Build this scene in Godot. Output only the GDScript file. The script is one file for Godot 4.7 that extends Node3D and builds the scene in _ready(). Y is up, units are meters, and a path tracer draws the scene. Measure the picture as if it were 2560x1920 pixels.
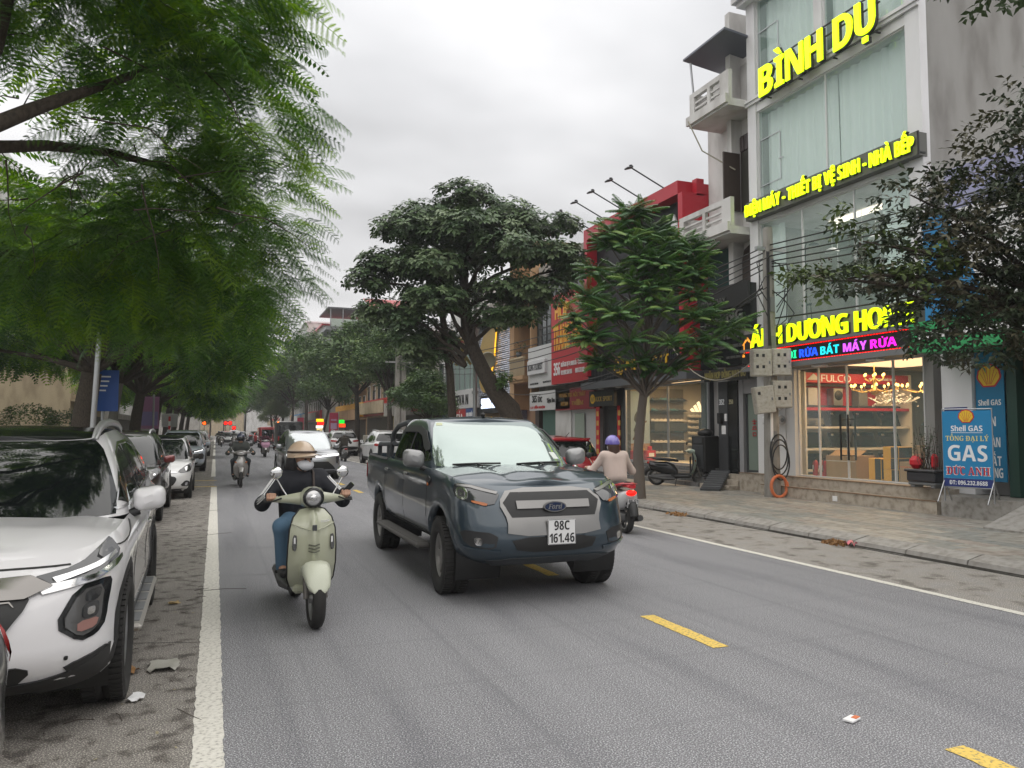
extends Node3D
# A street in a northern Vietnamese town under an overcast sky. y up, metres; the road runs along -z, the camera stands over the left edge line.

var M := {}
var used := {}
var meshes := {}
var rng := RandomNumberGenerator.new()
const GO_ALL := true

func _ready() -> void:
	rng.seed = 4711
	# ---- camera
	var cam := Camera3D.new()
	cam.name = "camera"
	add_child(cam)
	cam.position = Vector3(0, 1.66, 0)
	cam.rotation = Vector3(deg_to_rad(3.43), deg_to_rad(-21.08), 0)
	cam.fov = 53.1
	cam.near = 0.05
	cam.far = 1500.0
	cam.current = true
	# ---- sky, exposure
	var we := WorldEnvironment.new()
	we.name = "world_environment"
	var env := Environment.new()
	env.background_mode = Environment.BG_SKY
	env.tonemap_mode = Environment.TONE_MAPPER_LINEAR
	env.tonemap_exposure = 1.4
	var sky := Sky.new()
	var pano := PanoramaSkyMaterial.new()
	pano.panorama = overcast()
	sky.sky_material = pano
	env.sky = sky
	env.sdfgi_enabled = true
	env.ssao_enabled = true
	env.ssil_enabled = true
	env.fog_enabled = true
	env.fog_density = 0.0009
	env.fog_light_color = Color(0.86, 0.87, 0.88)
	we.environment = env
	add_child(we)
	# ---- the sun behind the cloud
	var sun := DirectionalLight3D.new()
	sun.name = "sun"
	sun.light_energy = 0.5
	sun.light_color = Color(1.0, 0.975, 0.94)
	sun.light_angular_distance = 120.0
	sun.shadow_enabled = true
	sun.rotation = Vector3(deg_to_rad(-80), deg_to_rad(-30), 0)
	add_child(sun)
	# ---- the place
	materials()
	build_all()

func overcast() -> ImageTexture:
	var w := 1024
	var h := 512
	var im := Image.create(w, h, false, Image.FORMAT_RGBF)
	var n := FastNoiseLite.new()
	n.seed = 11
	n.noise_type = FastNoiseLite.TYPE_SIMPLEX_SMOOTH
	n.frequency = 0.8
	n.fractal_octaves = 5
	n.fractal_gain = 0.5
	var n2 := FastNoiseLite.new()
	n2.seed = 5
	n2.noise_type = FastNoiseLite.TYPE_SIMPLEX_SMOOTH
	n2.frequency = 0.16
	n2.fractal_octaves = 3
	for j in h:
		var el := (0.5 - (j + 0.5) / h) * PI
		var y := sin(el)
		var r := cos(el)
		for i in w:
			if y <= 0.0:
				im.set_pixel(i, j, Color(0.3, 0.3, 0.3))
				continue
			var az := (i + 0.5) / w * TAU
			var k := 1.0 / (y + 0.16)
			var u := r * cos(az) * k
			var v := r * sin(az) * k
			var c := n.get_noise_2d(u * 1.5, v * 0.9 + 3.0)
			var d := n2.get_noise_2d(u * 1.3 - 7.0, v)
			var t := c * 0.7 + d * 0.9

			var base := 0.555 + 0.30 * y * y + 0.16 * exp(-y * 9.0)
			var b := base * (0.99 + t * 0.55)
			var warm := exp(-y * 6.0) * 0.05 + maxf(t, 0.0) * 0.02
			im.set_pixel(i, j, Color(b * (0.985 + warm), b * (0.992 + warm * 0.4), b * (1.02 - warm * 0.6)))
	return ImageTexture.create_from_image(im)

func lin(r: float, g := -1.0, b := -1.0) -> Color:
	if g < 0.0:
		g = r
		b = r
	return Color(r, g, b).linear_to_srgb()

func mat(key: String, c: Color, rough := 0.6, metal := 0.0, spec := 0.5) -> StandardMaterial3D:
	if M.has(key):
		return M[key]
	var m := StandardMaterial3D.new()
	m.resource_name = key
	m.albedo_color = c
	m.roughness = rough
	m.metallic = metal
	m.metallic_specular = spec
	M[key] = m
	return m

func paint(key: String, c: Color, flake := 0.0) -> StandardMaterial3D:
	var m := mat(key, c, 0.32, flake, 0.5)
	m.clearcoat_enabled = true
	m.clearcoat = 1.0
	m.clearcoat_roughness = 0.04
	return m

func glow(key: String, c: Color, e: float) -> StandardMaterial3D:
	var m := mat(key, c, 0.5)
	m.emission_enabled = true
	m.emission = c
	m.emission_energy_multiplier = e
	return m

func pane_mat(key: String, a: float, c := Color(0.9, 1, 0.97)) -> StandardMaterial3D:
	var m := mat(key, Color(c.r, c.g, c.b, a), 0.03)
	m.transparency = BaseMaterial3D.TRANSPARENCY_ALPHA
	return m

func noise_tex(sd: int, size: int, freq: float, stops: Array, oct := 4, type := FastNoiseLite.TYPE_SIMPLEX_SMOOTH, normal := false, bump := 2.0) -> NoiseTexture2D:
	var n := FastNoiseLite.new()
	n.seed = sd
	n.noise_type = type
	n.frequency = freq
	n.fractal_octaves = oct
	var t := NoiseTexture2D.new()
	t.width = size
	t.height = size
	t.seamless = true
	t.noise = n
	if normal:
		t.as_normal_map = true
		t.bump_strength = bump
	else:
		var g := Gradient.new()
		g.offsets = PackedFloat32Array()
		g.colors = PackedColorArray()
		var off := PackedFloat32Array()
		var col := PackedColorArray()
		for s in stops:
			off.append(s[0])
			col.append(s[1])
		g.offsets = off
		g.colors = col
		t.color_ramp = g
	return t

func tri_uv(m: StandardMaterial3D, s: float, world := true) -> void:
	m.uv1_triplanar = true
	m.uv1_world_triplanar = world
	m.uv1_scale = Vector3(s, s, s)
	m.uv1_triplanar_sharpness = 4.0

func detail(m: StandardMaterial3D, tex: Texture2D, s: float, world := true, stretch := Vector3(1, 1, 1)) -> void:
	m.detail_enabled = true
	m.detail_blend_mode = BaseMaterial3D.BLEND_MODE_MUL
	m.detail_albedo = tex
	m.detail_uv_layer = BaseMaterial3D.DETAIL_UV_2
	m.uv2_triplanar = true
	m.uv2_world_triplanar = world
	m.uv2_scale = stretch * s

func numbered(called: String) -> String:
	if not used.has(called):
		used[called] = 0
		return called
	used[called] += 1
	return "%s_%03d" % [called, used[called]]

func thing(called: String, label: String, category: String, at := Vector3.ZERO, turn := 0.0, group := "") -> Node3D:
	var o := Node3D.new()
	o.name = numbered(called)
	add_child(o)
	o.position = at
	o.rotation.y = turn
	o.set_meta("label", label)
	o.set_meta("category", category)
	if group:
		o.set_meta("group", group)
	return o

func tag(o: Node, label: String, category: String, group := "") -> Node:
	o.set_meta("label", label)
	o.set_meta("category", category)
	if group:
		o.set_meta("group", group)
	return o

func obj(called: String, mesh, m: Material, parent: Node = null) -> MeshInstance3D:
	var o := MeshInstance3D.new()
	if mesh is MB:
		o.mesh = mesh.done()
	else:
		o.mesh = mesh
	o.material_override = m
	if parent == null:
		o.name = numbered(called)
		add_child(o)
	else:
		o.name = called
		parent.add_child(o, true)
	return o

func struct(called: String, mesh, m: Material, parent: Node = null) -> MeshInstance3D:
	var o := obj(called, mesh, m, parent)
	if parent == null:
		o.set_meta("kind", "structure")
	return o

func stuff(o: Node) -> Node:
	o.set_meta("kind", "stuff")
	return o

func dup(root: Node3D, at: Vector3, turn: float, label: String, group := "") -> Node3D:
	var base: String = String(root.name)
	var cut := base.rfind("_")
	if cut > 0 and base.substr(cut + 1).is_valid_int():
		base = base.substr(0, cut)
	var r: Node3D = root.duplicate()
	r.name = numbered(base)
	add_child(r)
	r.position = at
	r.rotation.y = turn
	r.set_meta("label", label)
	if group:
		r.set_meta("group", group)
	return r

func multi(called: String, mesh: Mesh, m: Material, xf: Array, cols: Array, parent: Node = null) -> MultiMeshInstance3D:
	var mm := MultiMesh.new()
	mm.transform_format = MultiMesh.TRANSFORM_3D
	mm.use_colors = not cols.is_empty()
	mm.mesh = mesh
	mm.instance_count = xf.size()
	for i in xf.size():
		mm.set_instance_transform(i, xf[i])
		if not cols.is_empty():
			mm.set_instance_color(i, cols[i])
	var o := MultiMeshInstance3D.new()
	o.multimesh = mm
	o.material_override = m
	o.set_meta("kind", "stuff")
	if parent == null:
		o.name = numbered(called)
		add_child(o)
	else:
		o.name = called
		parent.add_child(o, true)
	return o

func V(x: float, y: float, z: float) -> Vector3:
	return Vector3(x, y, z)

func N() -> MB:
	return MB.new()

class MB:
	var st := SurfaceTool.new()
	var gr := 1
	func _init() -> void:
		st.begin(Mesh.PRIMITIVE_TRIANGLES)
	func done() -> ArrayMesh:
		st.generate_normals()
		return st.commit()
	func flat() -> MB:
		st.set_smooth_group(-1)
		return self
	func smooth() -> MB:
		gr += 1
		st.set_smooth_group(gr)
		return self
	func tri(a: Vector3, b: Vector3, c: Vector3) -> void:
		st.add_vertex(a)
		st.add_vertex(b)
		st.add_vertex(c)
	func quad(a: Vector3, b: Vector3, c: Vector3, d: Vector3) -> void:
		tri(a, b, c)
		tri(a, c, d)
	func box(c: Vector3, s: Vector3, b := Basis.IDENTITY) -> MB:
		flat()
		var h := s * 0.5
		var p := []
		for i in 8:
			p.append(c + b * Vector3(h.x if i & 1 else -h.x, h.y if i & 2 else -h.y, h.z if i & 4 else -h.z))
		quad(p[0], p[2], p[3], p[1])
		quad(p[5], p[7], p[6], p[4])
		quad(p[4], p[6], p[2], p[0])
		quad(p[1], p[3], p[7], p[5])
		quad(p[2], p[6], p[7], p[3])
		quad(p[4], p[0], p[1], p[5])
		return self
	func quad_x(x: float, y0: float, y1: float, z0: float, z1: float) -> MB:
		flat()
		quad(Vector3(x, y0, z0), Vector3(x, y0, z1), Vector3(x, y1, z1), Vector3(x, y1, z0))
		return self
	func app(m: Mesh, xf: Transform3D) -> void:
		var a := m.surface_get_arrays(0)
		var v: PackedVector3Array = a[Mesh.ARRAY_VERTEX]
		if a[Mesh.ARRAY_INDEX] == null:
			for p in v:
				st.add_vertex(xf * p)
		else:
			var ix: PackedInt32Array = a[Mesh.ARRAY_INDEX]
			for i in ix:
				st.add_vertex(xf * v[i])
	func bx(a: Vector3, b: Vector3) -> MB:
		return box((a + b) * 0.5, (b - a).abs())
	func bbox(c: Vector3, s: Vector3, e: float, b := Basis.IDENTITY) -> MB:
		flat()
		var h := s * 0.5
		e = minf(e, minf(h.x, minf(h.y, h.z)) * 0.95)
		var f = func(x: int, y: int, z: int, ax: int) -> Vector3:
			var v := Vector3(h.x * x, h.y * y, h.z * z)
			for k in 3:
				if k != ax:
					v[k] -= e * signf(v[k])
			return c + b * v
		for ax in 3:
			for sg in [-1, 1]:
				var q := []
				for cn in [[-1, -1], [1, -1], [1, 1], [-1, 1]]:
					var v := [0, 0, 0]
					v[ax] = sg
					v[(ax + 1) % 3] = cn[0]
					v[(ax + 2) % 3] = cn[1]
					q.append(f.call(v[0], v[1], v[2], ax))
				if sg > 0:
					quad(q[3], q[2], q[1], q[0])
				else:
					quad(q[0], q[1], q[2], q[3])
		for ax in 3:
			var a1 := (ax + 1) % 3
			var a2 := (ax + 2) % 3
			for cn in [[-1, -1], [1, -1], [1, 1], [-1, 1]]:
				var lo := [0, 0, 0]
				lo[ax] = -1
				lo[a1] = cn[0]
				lo[a2] = cn[1]
				var hi := lo.duplicate()
				hi[ax] = 1
				quad(f.call(lo[0], lo[1], lo[2], a1), f.call(hi[0], hi[1], hi[2], a1), f.call(hi[0], hi[1], hi[2], a2), f.call(lo[0], lo[1], lo[2], a2))
		for i in 8:
			var x := 1 if i & 1 else -1
			var y := 1 if i & 2 else -1
			var z := 1 if i & 4 else -1
			tri(f.call(x, y, z, 0), f.call(x, y, z, 1), f.call(x, y, z, 2))
		return self
	func ring(c: Vector3, u: Vector3, v: Vector3, r: float, n: int) -> PackedVector3Array:
		var p := PackedVector3Array()
		for i in n:
			var a := TAU * i / n
			p.append(c + (u * cos(a) + v * sin(a)) * r)
		return p
	func loft(rings: Array, closed := true, cap0 := true, cap1 := true) -> MB:
		smooth()
		for k in rings.size() - 1:
			var a: PackedVector3Array = rings[k]
			var b: PackedVector3Array = rings[k + 1]
			var n := a.size()
			for i in (n if closed else n - 1):
				var j := (i + 1) % n
				quad(a[i], b[i], b[j], a[j])
		if cap0:
			fan(rings[0], true)
		if cap1:
			fan(rings[rings.size() - 1], false)
		return self
	func fan(r: PackedVector3Array, rev: bool) -> void:
		smooth()
		var c := Vector3.ZERO
		for p in r:
			c += p
		c /= r.size()
		for i in r.size():
			var j := (i + 1) % r.size()
			if rev:
				tri(c, r[i], r[j])
			else:
				tri(c, r[j], r[i])
	func cyl(a: Vector3, b: Vector3, r0: float, r1 := -1.0, n := 10, caps := true) -> MB:
		return tube([a, b], [r0, r0 if r1 < 0.0 else r1], n, caps)
	func tube(path: Array, rad, n := 8, caps := true) -> MB:
		var rings := []
		var up := Vector3.UP
		var last := Vector3.ZERO
		for i in path.size():
			var p: Vector3 = path[i]
			var d: Vector3
			if i == 0:
				d = path[1] - p
			elif i == path.size() - 1:
				d = p - path[i - 1]
			else:
				d = (path[i + 1] - p).normalized() + (p - path[i - 1]).normalized()
			d = d.normalized() if d.length() > 1e-6 else last
			if i == 0:
				up = Vector3.UP if absf(d.y) < 0.9 else Vector3.RIGHT
			var u := up.cross(d).normalized()
			var v := d.cross(u).normalized()
			up = v
			last = d
			rings.append(ring(p, u, v, rad if rad is float else rad[i], n))
		return loft(rings, true, caps, caps)
	func lathe(prof: Array, o: Vector3, b := Basis.IDENTITY, n := 20, caps := false) -> MB:
		var rings := []
		for p in prof:
			rings.append(ring(o + b.y * p.y, b.x, b.z, maxf(p.x, 0.0002), n))
		return loft(rings, true, caps, caps)
	func sphere(c: Vector3, r: Vector3, b := Basis.IDENTITY, n := 14, m := 8, lo := -PI / 2, hi := PI / 2) -> MB:
		var rings := []
		for i in m + 1:
			var a := lerpf(lo, hi, float(i) / m)
			var q := PackedVector3Array()
			var ca := maxf(cos(a), 0.001)
			for j in n:
				var t := TAU * j / n
				q.append(c + b * Vector3(cos(t) * ca * r.x, sin(a) * r.y, sin(t) * ca * r.z))
			rings.append(q)
		return loft(rings, true, false, false)
	func prism(poly: PackedVector2Array, z0: float, z1: float, xf := Transform3D.IDENTITY) -> MB:
		flat()
		var t := Geometry2D.triangulate_polygon(poly)
		for z in [z0, z1]:
			for i in range(0, t.size(), 3):
				var a := poly[t[i]]
				var b := poly[t[i + 1]]
				var c := poly[t[i + 2]]
				tri(xf * Vector3(a.x, a.y, z), xf * Vector3(b.x, b.y, z), xf * Vector3(c.x, c.y, z))
		for i in poly.size():
			var a := poly[i]
			var b := poly[(i + 1) % poly.size()]
			quad(xf * Vector3(a.x, a.y, z0), xf * Vector3(a.x, a.y, z1), xf * Vector3(b.x, b.y, z1), xf * Vector3(b.x, b.y, z0))
		return self
	func grid(rows: Array) -> MB:
		smooth()
		for k in rows.size() - 1:
			var a: PackedVector3Array = rows[k]
			var b: PackedVector3Array = rows[k + 1]
			for i in a.size() - 1:
				quad(a[i], b[i], b[i + 1], a[i + 1])
		return self

func rnd(a: float, b: float) -> float:
	return rng.randf_range(a, b)

func rv(s := 1.0) -> Vector3:
	return Vector3(rnd(-1, 1), rnd(-1, 1), rnd(-1, 1)) * s

func pv(a: Array) -> PackedVector2Array:
	var p := PackedVector2Array()
	for i in range(0, a.size(), 2):
		p.append(Vector2(a[i], a[i + 1]))
	return p

func chaikin(p: PackedVector2Array, times := 2, t := 0.25) -> PackedVector2Array:
	for k in times:
		var q := PackedVector2Array()
		for i in p.size():
			var a := p[i]
			var b := p[(i + 1) % p.size()]
			q.append(a.lerp(b, t))
			q.append(b.lerp(a, t))
		p = q
	return p

func rrect(w: float, h: float, r: float, n := 4) -> PackedVector2Array:
	var p := PackedVector2Array()
	for k in 4:
		var c := Vector2(w / 2 - r, h / 2 - r) * Vector2([1, -1, -1, 1][k], [1, 1, -1, -1][k])
		for i in n + 1:
			var a := PI / 2 * (k + float(i) / n)
			p.append(c + Vector2(cos(a), sin(a)) * r)
	return p

func ellipse(w: float, h: float, n := 20) -> PackedVector2Array:
	var p := PackedVector2Array()
	for i in n:
		p.append(Vector2(cos(TAU * i / n) * w / 2, sin(TAU * i / n) * h / 2))
	return p

func flesh(mb: MB, caps: Array, cell: float, k: float) -> void:
	var lo := Vector3(1e9, 1e9, 1e9)
	var hi := -lo
	for c in caps:
		var r: float = maxf(c[2], c[3]) + cell * 2.0 + k
		for e in 2:
			lo = lo.min(c[e] - Vector3(r, r, r))
			hi = hi.max(c[e] + Vector3(r, r, r))
	var nx := int((hi.x - lo.x) / cell) + 2
	var ny := int((hi.y - lo.y) / cell) + 2
	var nz := int((hi.z - lo.z) / cell) + 2
	var f := PackedFloat32Array()
	f.resize(nx * ny * nz)
	f.fill(0.0)
	var ik := 1.0 / k
	for c in caps:
		var a: Vector3 = c[0]
		var b: Vector3 = c[1]
		var ra: float = c[2]
		var rb: float = c[3]
		var r := maxf(ra, rb) + k * 4.0 + cell
		var c0: Vector3 = ((a.min(b) - Vector3(r, r, r) - lo) / cell).floor()
		var c1: Vector3 = ((a.max(b) + Vector3(r, r, r) - lo) / cell).ceil()
		var ab := b - a
		var l2 := maxf(ab.length_squared(), 1e-9)
		for z in range(maxi(0, int(c0.z)), mini(nz, int(c1.z) + 1)):
			for y in range(maxi(0, int(c0.y)), mini(ny, int(c1.y) + 1)):
				var at := (z * ny + y) * nx
				for x in range(maxi(0, int(c0.x)), mini(nx, int(c1.x) + 1)):
					var p := lo + Vector3(x, y, z) * cell - a
					var t := clampf(p.dot(ab) / l2, 0.0, 1.0)
					var d := (p - ab * t).length() - ra - (rb - ra) * t
					f[at + x] += exp(-d * ik)
	var ids := PackedInt32Array()
	ids.resize(nx * ny * nz)
	ids.fill(-1)
	var vs := PackedVector3Array()
	var off := [0, 1, nx, nx + 1, nx * ny, nx * ny + 1, nx * ny + nx, nx * ny + nx + 1]
	var corner := []
	for i in 8:
		corner.append(Vector3(i & 1, (i >> 1) & 1, (i >> 2) & 1))
	var edges := [[0, 1], [2, 3], [4, 5], [6, 7], [0, 2], [1, 3], [4, 6], [5, 7], [0, 4], [1, 5], [2, 6], [3, 7]]
	for z in nz - 1:
		for y in ny - 1:
			var at := (z * ny + y) * nx
			for x in nx - 1:
				var i := at + x
				var n := 0
				for o in off:
					if f[i + o] > 1.0:
						n += 1
				if n == 0 or n == 8:
					continue
				var s := Vector3.ZERO
				var m := 0
				for e in edges:
					var fa: float = f[i + off[e[0]]]
					var fb: float = f[i + off[e[1]]]
					if (fa > 1.0) != (fb > 1.0):
						var da := -log(maxf(fa, 1e-12))
						var db := -log(maxf(fb, 1e-12))
						var ca: Vector3 = corner[e[0]]
						s += ca.lerp(corner[e[1]], da / (da - db))
						m += 1
				ids[i] = vs.size()
				vs.append(lo + (Vector3(x, y, z) + s / m) * cell)
	mb.smooth()
	for z in range(1, nz - 1):
		for y in range(1, ny - 1):
			for x in range(1, nx - 1):
				var i := (z * ny + y) * nx + x
				var ins := f[i] > 1.0
				for ax in 3:
					var st: int = [1, nx, nx * ny][ax]
					if (f[i + st] > 1.0) == ins:
						continue
					var s1: int = [nx, nx * ny, 1][ax]
					var s2: int = [nx * ny, 1, nx][ax]
					var q := [ids[i - s1 - s2], ids[i - s2], ids[i], ids[i - s1]]
					if q.min() < 0:
						continue
					if ins:
						mb.quad(vs[q[3]], vs[q[2]], vs[q[1]], vs[q[0]])
					else:
						mb.quad(vs[q[0]], vs[q[1]], vs[q[2]], vs[q[3]])

const BASE := {"Ồ": "Ô`", "Ở": "O'?", "Ự": "U'.", "Ỉ": "I?", "Ụ": "U.", "Ệ": "Ê.", "Ế": "Ê/", "Ị": "I.", "Ư": "U'", "Ơ": "O'", "Ứ": "U'/", "Ừ": "U'`", "Ử": "U'?", "Ạ": "A.", "Ổ": "Ô?", "Ắ": "A/", "Ấ": "Â/", "Ầ": "Â`", "Ộ": "Ô.", "Ờ": "O'`", "Ủ": "U?", "Ỏ": "O?", "Ế ": "Ê/", "Ề": "Ê`", "Đ": "Đ", "ụ": "u.", "ư": "u'", "Ợ": "O'.", "Ặ": "A.", "ở": "o'?", "ữ": "u'", "ệ": "ê.", "ạ": "a.", "ắ": "a/", "ề": "ê`", "Ũ": "Ũ", "Ể": "Ê?", "Ậ": "Â."}
var fonts := {}

func font(kind: String) -> SystemFont:
	if not fonts.has(kind):
		var f := SystemFont.new()
		f.font_names = PackedStringArray(["Droid Serif" if kind.begins_with("serif") else "Droid Sans Mono" if kind == "mono" else "Droid Sans"])
		f.font_weight = 400 if kind.ends_with("thin") or kind == "mono" else 700
		fonts[kind] = f
	return fonts[kind]

func letters(mb: MB, text: String, xf: Transform3D, width: float, cap: float, depth: float, kind := "sans", fat := 0.0) -> void:
	var f := font(kind)
	var pen := 0.0
	var parts := []
	for ch in text:
		var b: String = BASE.get(ch, ch)
		var c := b.substr(0, 1)
		var marks := b.substr(1)
		if c == " ":
			pen += 0.26
			continue
		var key := kind + c
		if not meshes.has(key):
			var tm := TextMesh.new()
			tm.font = f
			tm.text = c
			tm.font_size = 100
			tm.pixel_size = 0.01
			tm.depth = 1.0
			tm.curve_step = 4.0
			tm.horizontal_alignment = HORIZONTAL_ALIGNMENT_LEFT
			var am := ArrayMesh.new()
			am.add_surface_from_arrays(Mesh.PRIMITIVE_TRIANGLES, tm.surface_get_arrays(0))
			meshes[key] = [am, am.get_aabb()]
		var bb: AABB = meshes[key][1]
		parts.append([meshes[key][0], pen - bb.position.x, bb, marks, c])
		pen += bb.size.x + 0.075
	pen -= 0.075
	var ref: AABB = _ref(kind)
	var sx := width / maxf(pen, 0.01)
	var sy := cap / ref.size.y
	mb.flat()
	for p in parts:
		var bb: AABB = p[2]
		var t := Transform3D(Basis(Vector3(sx, 0, 0), Vector3(0, sy, 0), Vector3(0, 0, depth)), Vector3(p[1] * sx, -ref.position.y * sy, 0))
		mb.app(p[0], xf * t)
		var cx: float = (p[1] + bb.get_center().x) * sx
		var s := cap * 0.16
		var xs := minf(s, sx * 0.13)
		var top: float = (bb.end.y - ref.position.y) * sy
		for mk in p[3]:
			if mk == ".":
				mb.box(xf * Vector3(cx, -s * 1.15, 0), Vector3(xs * 1.2, s, depth), xf.basis)
			elif mk == "'":
				var ex: float = (p[1] + bb.end.x) * sx
				mb.prism(pv([ex - xs * 0.2, top - s * 0.55, ex + xs * 0.5, top - s * 0.4, ex + xs * 0.5, top + s * 0.5, ex + xs * 1.3, top + s * 0.5, ex + xs * 1.3, top - s * 0.5, ex + xs * 0.6, top - s * 1.2, ex - xs * 0.2, top - s * 1.2]), -depth / 2, depth / 2, xf)
			elif mk == "/":
				mb.prism(pv([cx - xs * 0.4, top + s * 0.25, cx + xs * 0.3, top + s * 0.25, cx + xs * 1.3, top + s * 1.1, cx + xs * 0.2, top + s * 1.1]), -depth / 2, depth / 2, xf)
			elif mk == "`":
				mb.prism(pv([cx + xs * 0.4, top + s * 0.25, cx - xs * 0.3, top + s * 0.25, cx - xs * 1.3, top + s * 1.1, cx - xs * 0.2, top + s * 1.1]), -depth / 2, depth / 2, xf)
			else:
				mb.prism(pv([cx - xs * 0.2, top + s * 0.2, cx + xs * 0.3, top + s * 0.2, cx + xs * 0.3, top + s * 0.5, cx + xs * 0.8, top + s * 0.8, cx + xs * 0.4, top + s * 1.3, cx - xs * 0.7, top + s * 1.2, cx - xs * 0.7, top + s * 0.9, cx + xs * 0.1, top + s * 0.9]), -depth / 2, depth / 2, xf)

func _ref(kind: String) -> AABB:
	if not meshes.has(kind + "H"):
		var tm := TextMesh.new()
		tm.font = font(kind)
		tm.text = "H"
		tm.font_size = 100
		tm.pixel_size = 0.01
		tm.depth = 1.0
		tm.horizontal_alignment = HORIZONTAL_ALIGNMENT_LEFT
		var am := ArrayMesh.new()
		am.add_surface_from_arrays(Mesh.PRIMITIVE_TRIANGLES, tm.surface_get_arrays(0))
		meshes[kind + "H"] = [am, am.get_aabb()]
	return meshes[kind + "H"][1]

func face(x: float, y: float, z: float) -> Transform3D:
	return Transform3D(Basis(Vector3(0, 0, 1), Vector3(0, 1, 0), Vector3(-1, 0, 0)), Vector3(x, y, z))

func materials() -> void:
	var agg := noise_tex(3, 1024, 0.085, [[0.0, lin(0.1, 0.1, 0.104)], [0.38, lin(0.19, 0.19, 0.196)], [0.54, lin(0.25, 0.25, 0.256)], [0.66, lin(0.4, 0.4, 0.405)], [0.78, lin(0.66, 0.66, 0.66)], [1.0, lin(0.8, 0.8, 0.8)]], 3)
	var bump := noise_tex(4, 512, 0.12, [[0.0, Color.BLACK], [1.0, Color.WHITE]], 3)
	var patches := noise_tex(8, 512, 0.012, [[0.0, Color(0.86, 0.86, 0.87)], [0.45, Color(0.96, 0.96, 0.96)], [1.0, Color(1, 1, 1)]], 5)
	var asphalt := mat("asphalt", Color(0.92, 0.92, 0.93), 0.82, 0.0, 0.4)
	asphalt.albedo_texture = agg
	tri_uv(asphalt, 0.9)
	asphalt.heightmap_enabled = true
	asphalt.heightmap_texture = bump
	asphalt.heightmap_scale = 0.35
	detail(asphalt, patches, 0.3, true, V(1, 1, 0.09))
	var stain := noise_tex(21, 1024, 0.013, [[0.0, Color(0.5, 0.49, 0.48)], [0.28, Color(0.72, 0.7, 0.68)], [0.42, Color(0.9, 0.89, 0.87)], [1.0, Color(0.97, 0.96, 0.94)]], 6)
	var park := mat("parking_asphalt", Color(0.99, 0.97, 0.94), 0.85, 0.0, 0.4)
	park.albedo_texture = agg
	tri_uv(park, 0.9)
	park.heightmap_enabled = true
	park.heightmap_texture = bump
	park.heightmap_scale = 0.35
	detail(park, stain, 0.3, true, V(1, 1, 1))
	var park2 := mat("kerbside_asphalt", Color(1.0, 0.98, 0.95), 0.85, 0.0, 0.4)
	park2.albedo_texture = agg
	tri_uv(park2, 0.9)
	detail(park2, noise_tex(22, 512, 0.016, [[0.0, Color(0.6, 0.59, 0.57)], [0.4, Color(0.98, 0.97, 0.95)], [1.0, Color(1, 1, 1)]], 5), 0.3)
	var worn := noise_tex(31, 512, 0.05, [[0.0, lin(0.28, 0.27, 0.24)], [0.24, lin(0.45, 0.43, 0.39)], [0.32, lin(0.6, 0.58, 0.52)], [1.0, lin(0.72, 0.7, 0.64)]], 5)
	var wl := mat("white_road_paint", Color(1, 1, 1), 0.75)
	wl.albedo_texture = worn
	tri_uv(wl, 1.1)
	var yl := mat("yellow_road_paint", Color(1, 1, 1), 0.75)
	yl.albedo_texture = noise_tex(32, 512, 0.05, [[0.0, lin(0.2, 0.18, 0.12)], [0.28, lin(0.3, 0.25, 0.12)], [0.33, lin(0.66, 0.46, 0.1)], [1.0, lin(0.76, 0.54, 0.14)]], 5)
	tri_uv(yl, 1.1)
	var grime := noise_tex(41, 512, 0.02, [[0.0, Color(0.74, 0.72, 0.7)], [0.45, Color(0.92, 0.91, 0.9)], [1.0, Color(1, 1, 1)]], 5)
	var k := 0
	for c in [lin(0.32, 0.31, 0.28), lin(0.37, 0.355, 0.32), lin(0.26, 0.27, 0.255), lin(0.34, 0.305, 0.27)]:
		var m := mat("paving_stone_%d" % k, c, 0.6)
		detail(m, grime, 0.45)
		k += 1
	detail(mat("kerb_concrete", lin(0.34, 0.33, 0.31), 0.75), grime, 0.6)
	detail(mat("joint_mortar", lin(0.1, 0.095, 0.085), 0.9), grime, 0.6)
	var streak := noise_tex(51, 512, 0.011, [[0.0, Color(0.8, 0.79, 0.78)], [0.5, Color(0.95, 0.95, 0.945)], [1.0, Color(1, 1, 1)]], 5)
	detail(mat("cement_render", lin(0.29, 0.285, 0.275), 0.9), streak, 0.22, true, V(1, 0.35, 1))
	detail(mat("white_wall", lin(0.74, 0.74, 0.76), 0.7), streak, 0.12, true, V(1, 0.4, 1))
	detail(mat("white_plaster", lin(0.62, 0.61, 0.6), 0.75), streak, 0.2, true, V(1, 0.4, 1))
	detail(mat("ochre_wall", lin(0.42, 0.26, 0.14), 0.8), streak, 0.2, true, V(1, 0.4, 1))
	detail(mat("beige_wall", lin(0.45, 0.36, 0.24), 0.8), streak, 0.2, true, V(1, 0.4, 1))
	detail(mat("old_wall", lin(0.34, 0.32, 0.29), 0.9), streak, 0.25, true, V(1, 0.4, 1))
	detail(mat("concrete_post", lin(0.3, 0.285, 0.26), 0.85), streak, 1.2, true, V(1, 0.3, 1))
	detail(mat("step_stone", lin(0.48, 0.43, 0.36), 0.4), grime, 0.5)
	mat("step_edge", lin(0.2, 0.13, 0.08), 0.5)
	mat("grey_marble", lin(0.2, 0.2, 0.2), 0.35)
	detail(M["grey_marble"], noise_tex(61, 512, 0.02, [[0.0, Color(0.6, 0.6, 0.6)], [0.5, Color(0.9, 0.9, 0.9)], [0.53, Color(1, 1, 1)], [0.56, Color(0.85, 0.85, 0.85)], [1.0, Color(0.8, 0.8, 0.8)]], 6), 0.6)
	mat("black", lin(0.012), 0.5)
	mat("dark_grey", lin(0.045, 0.048, 0.052), 0.5)
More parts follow.
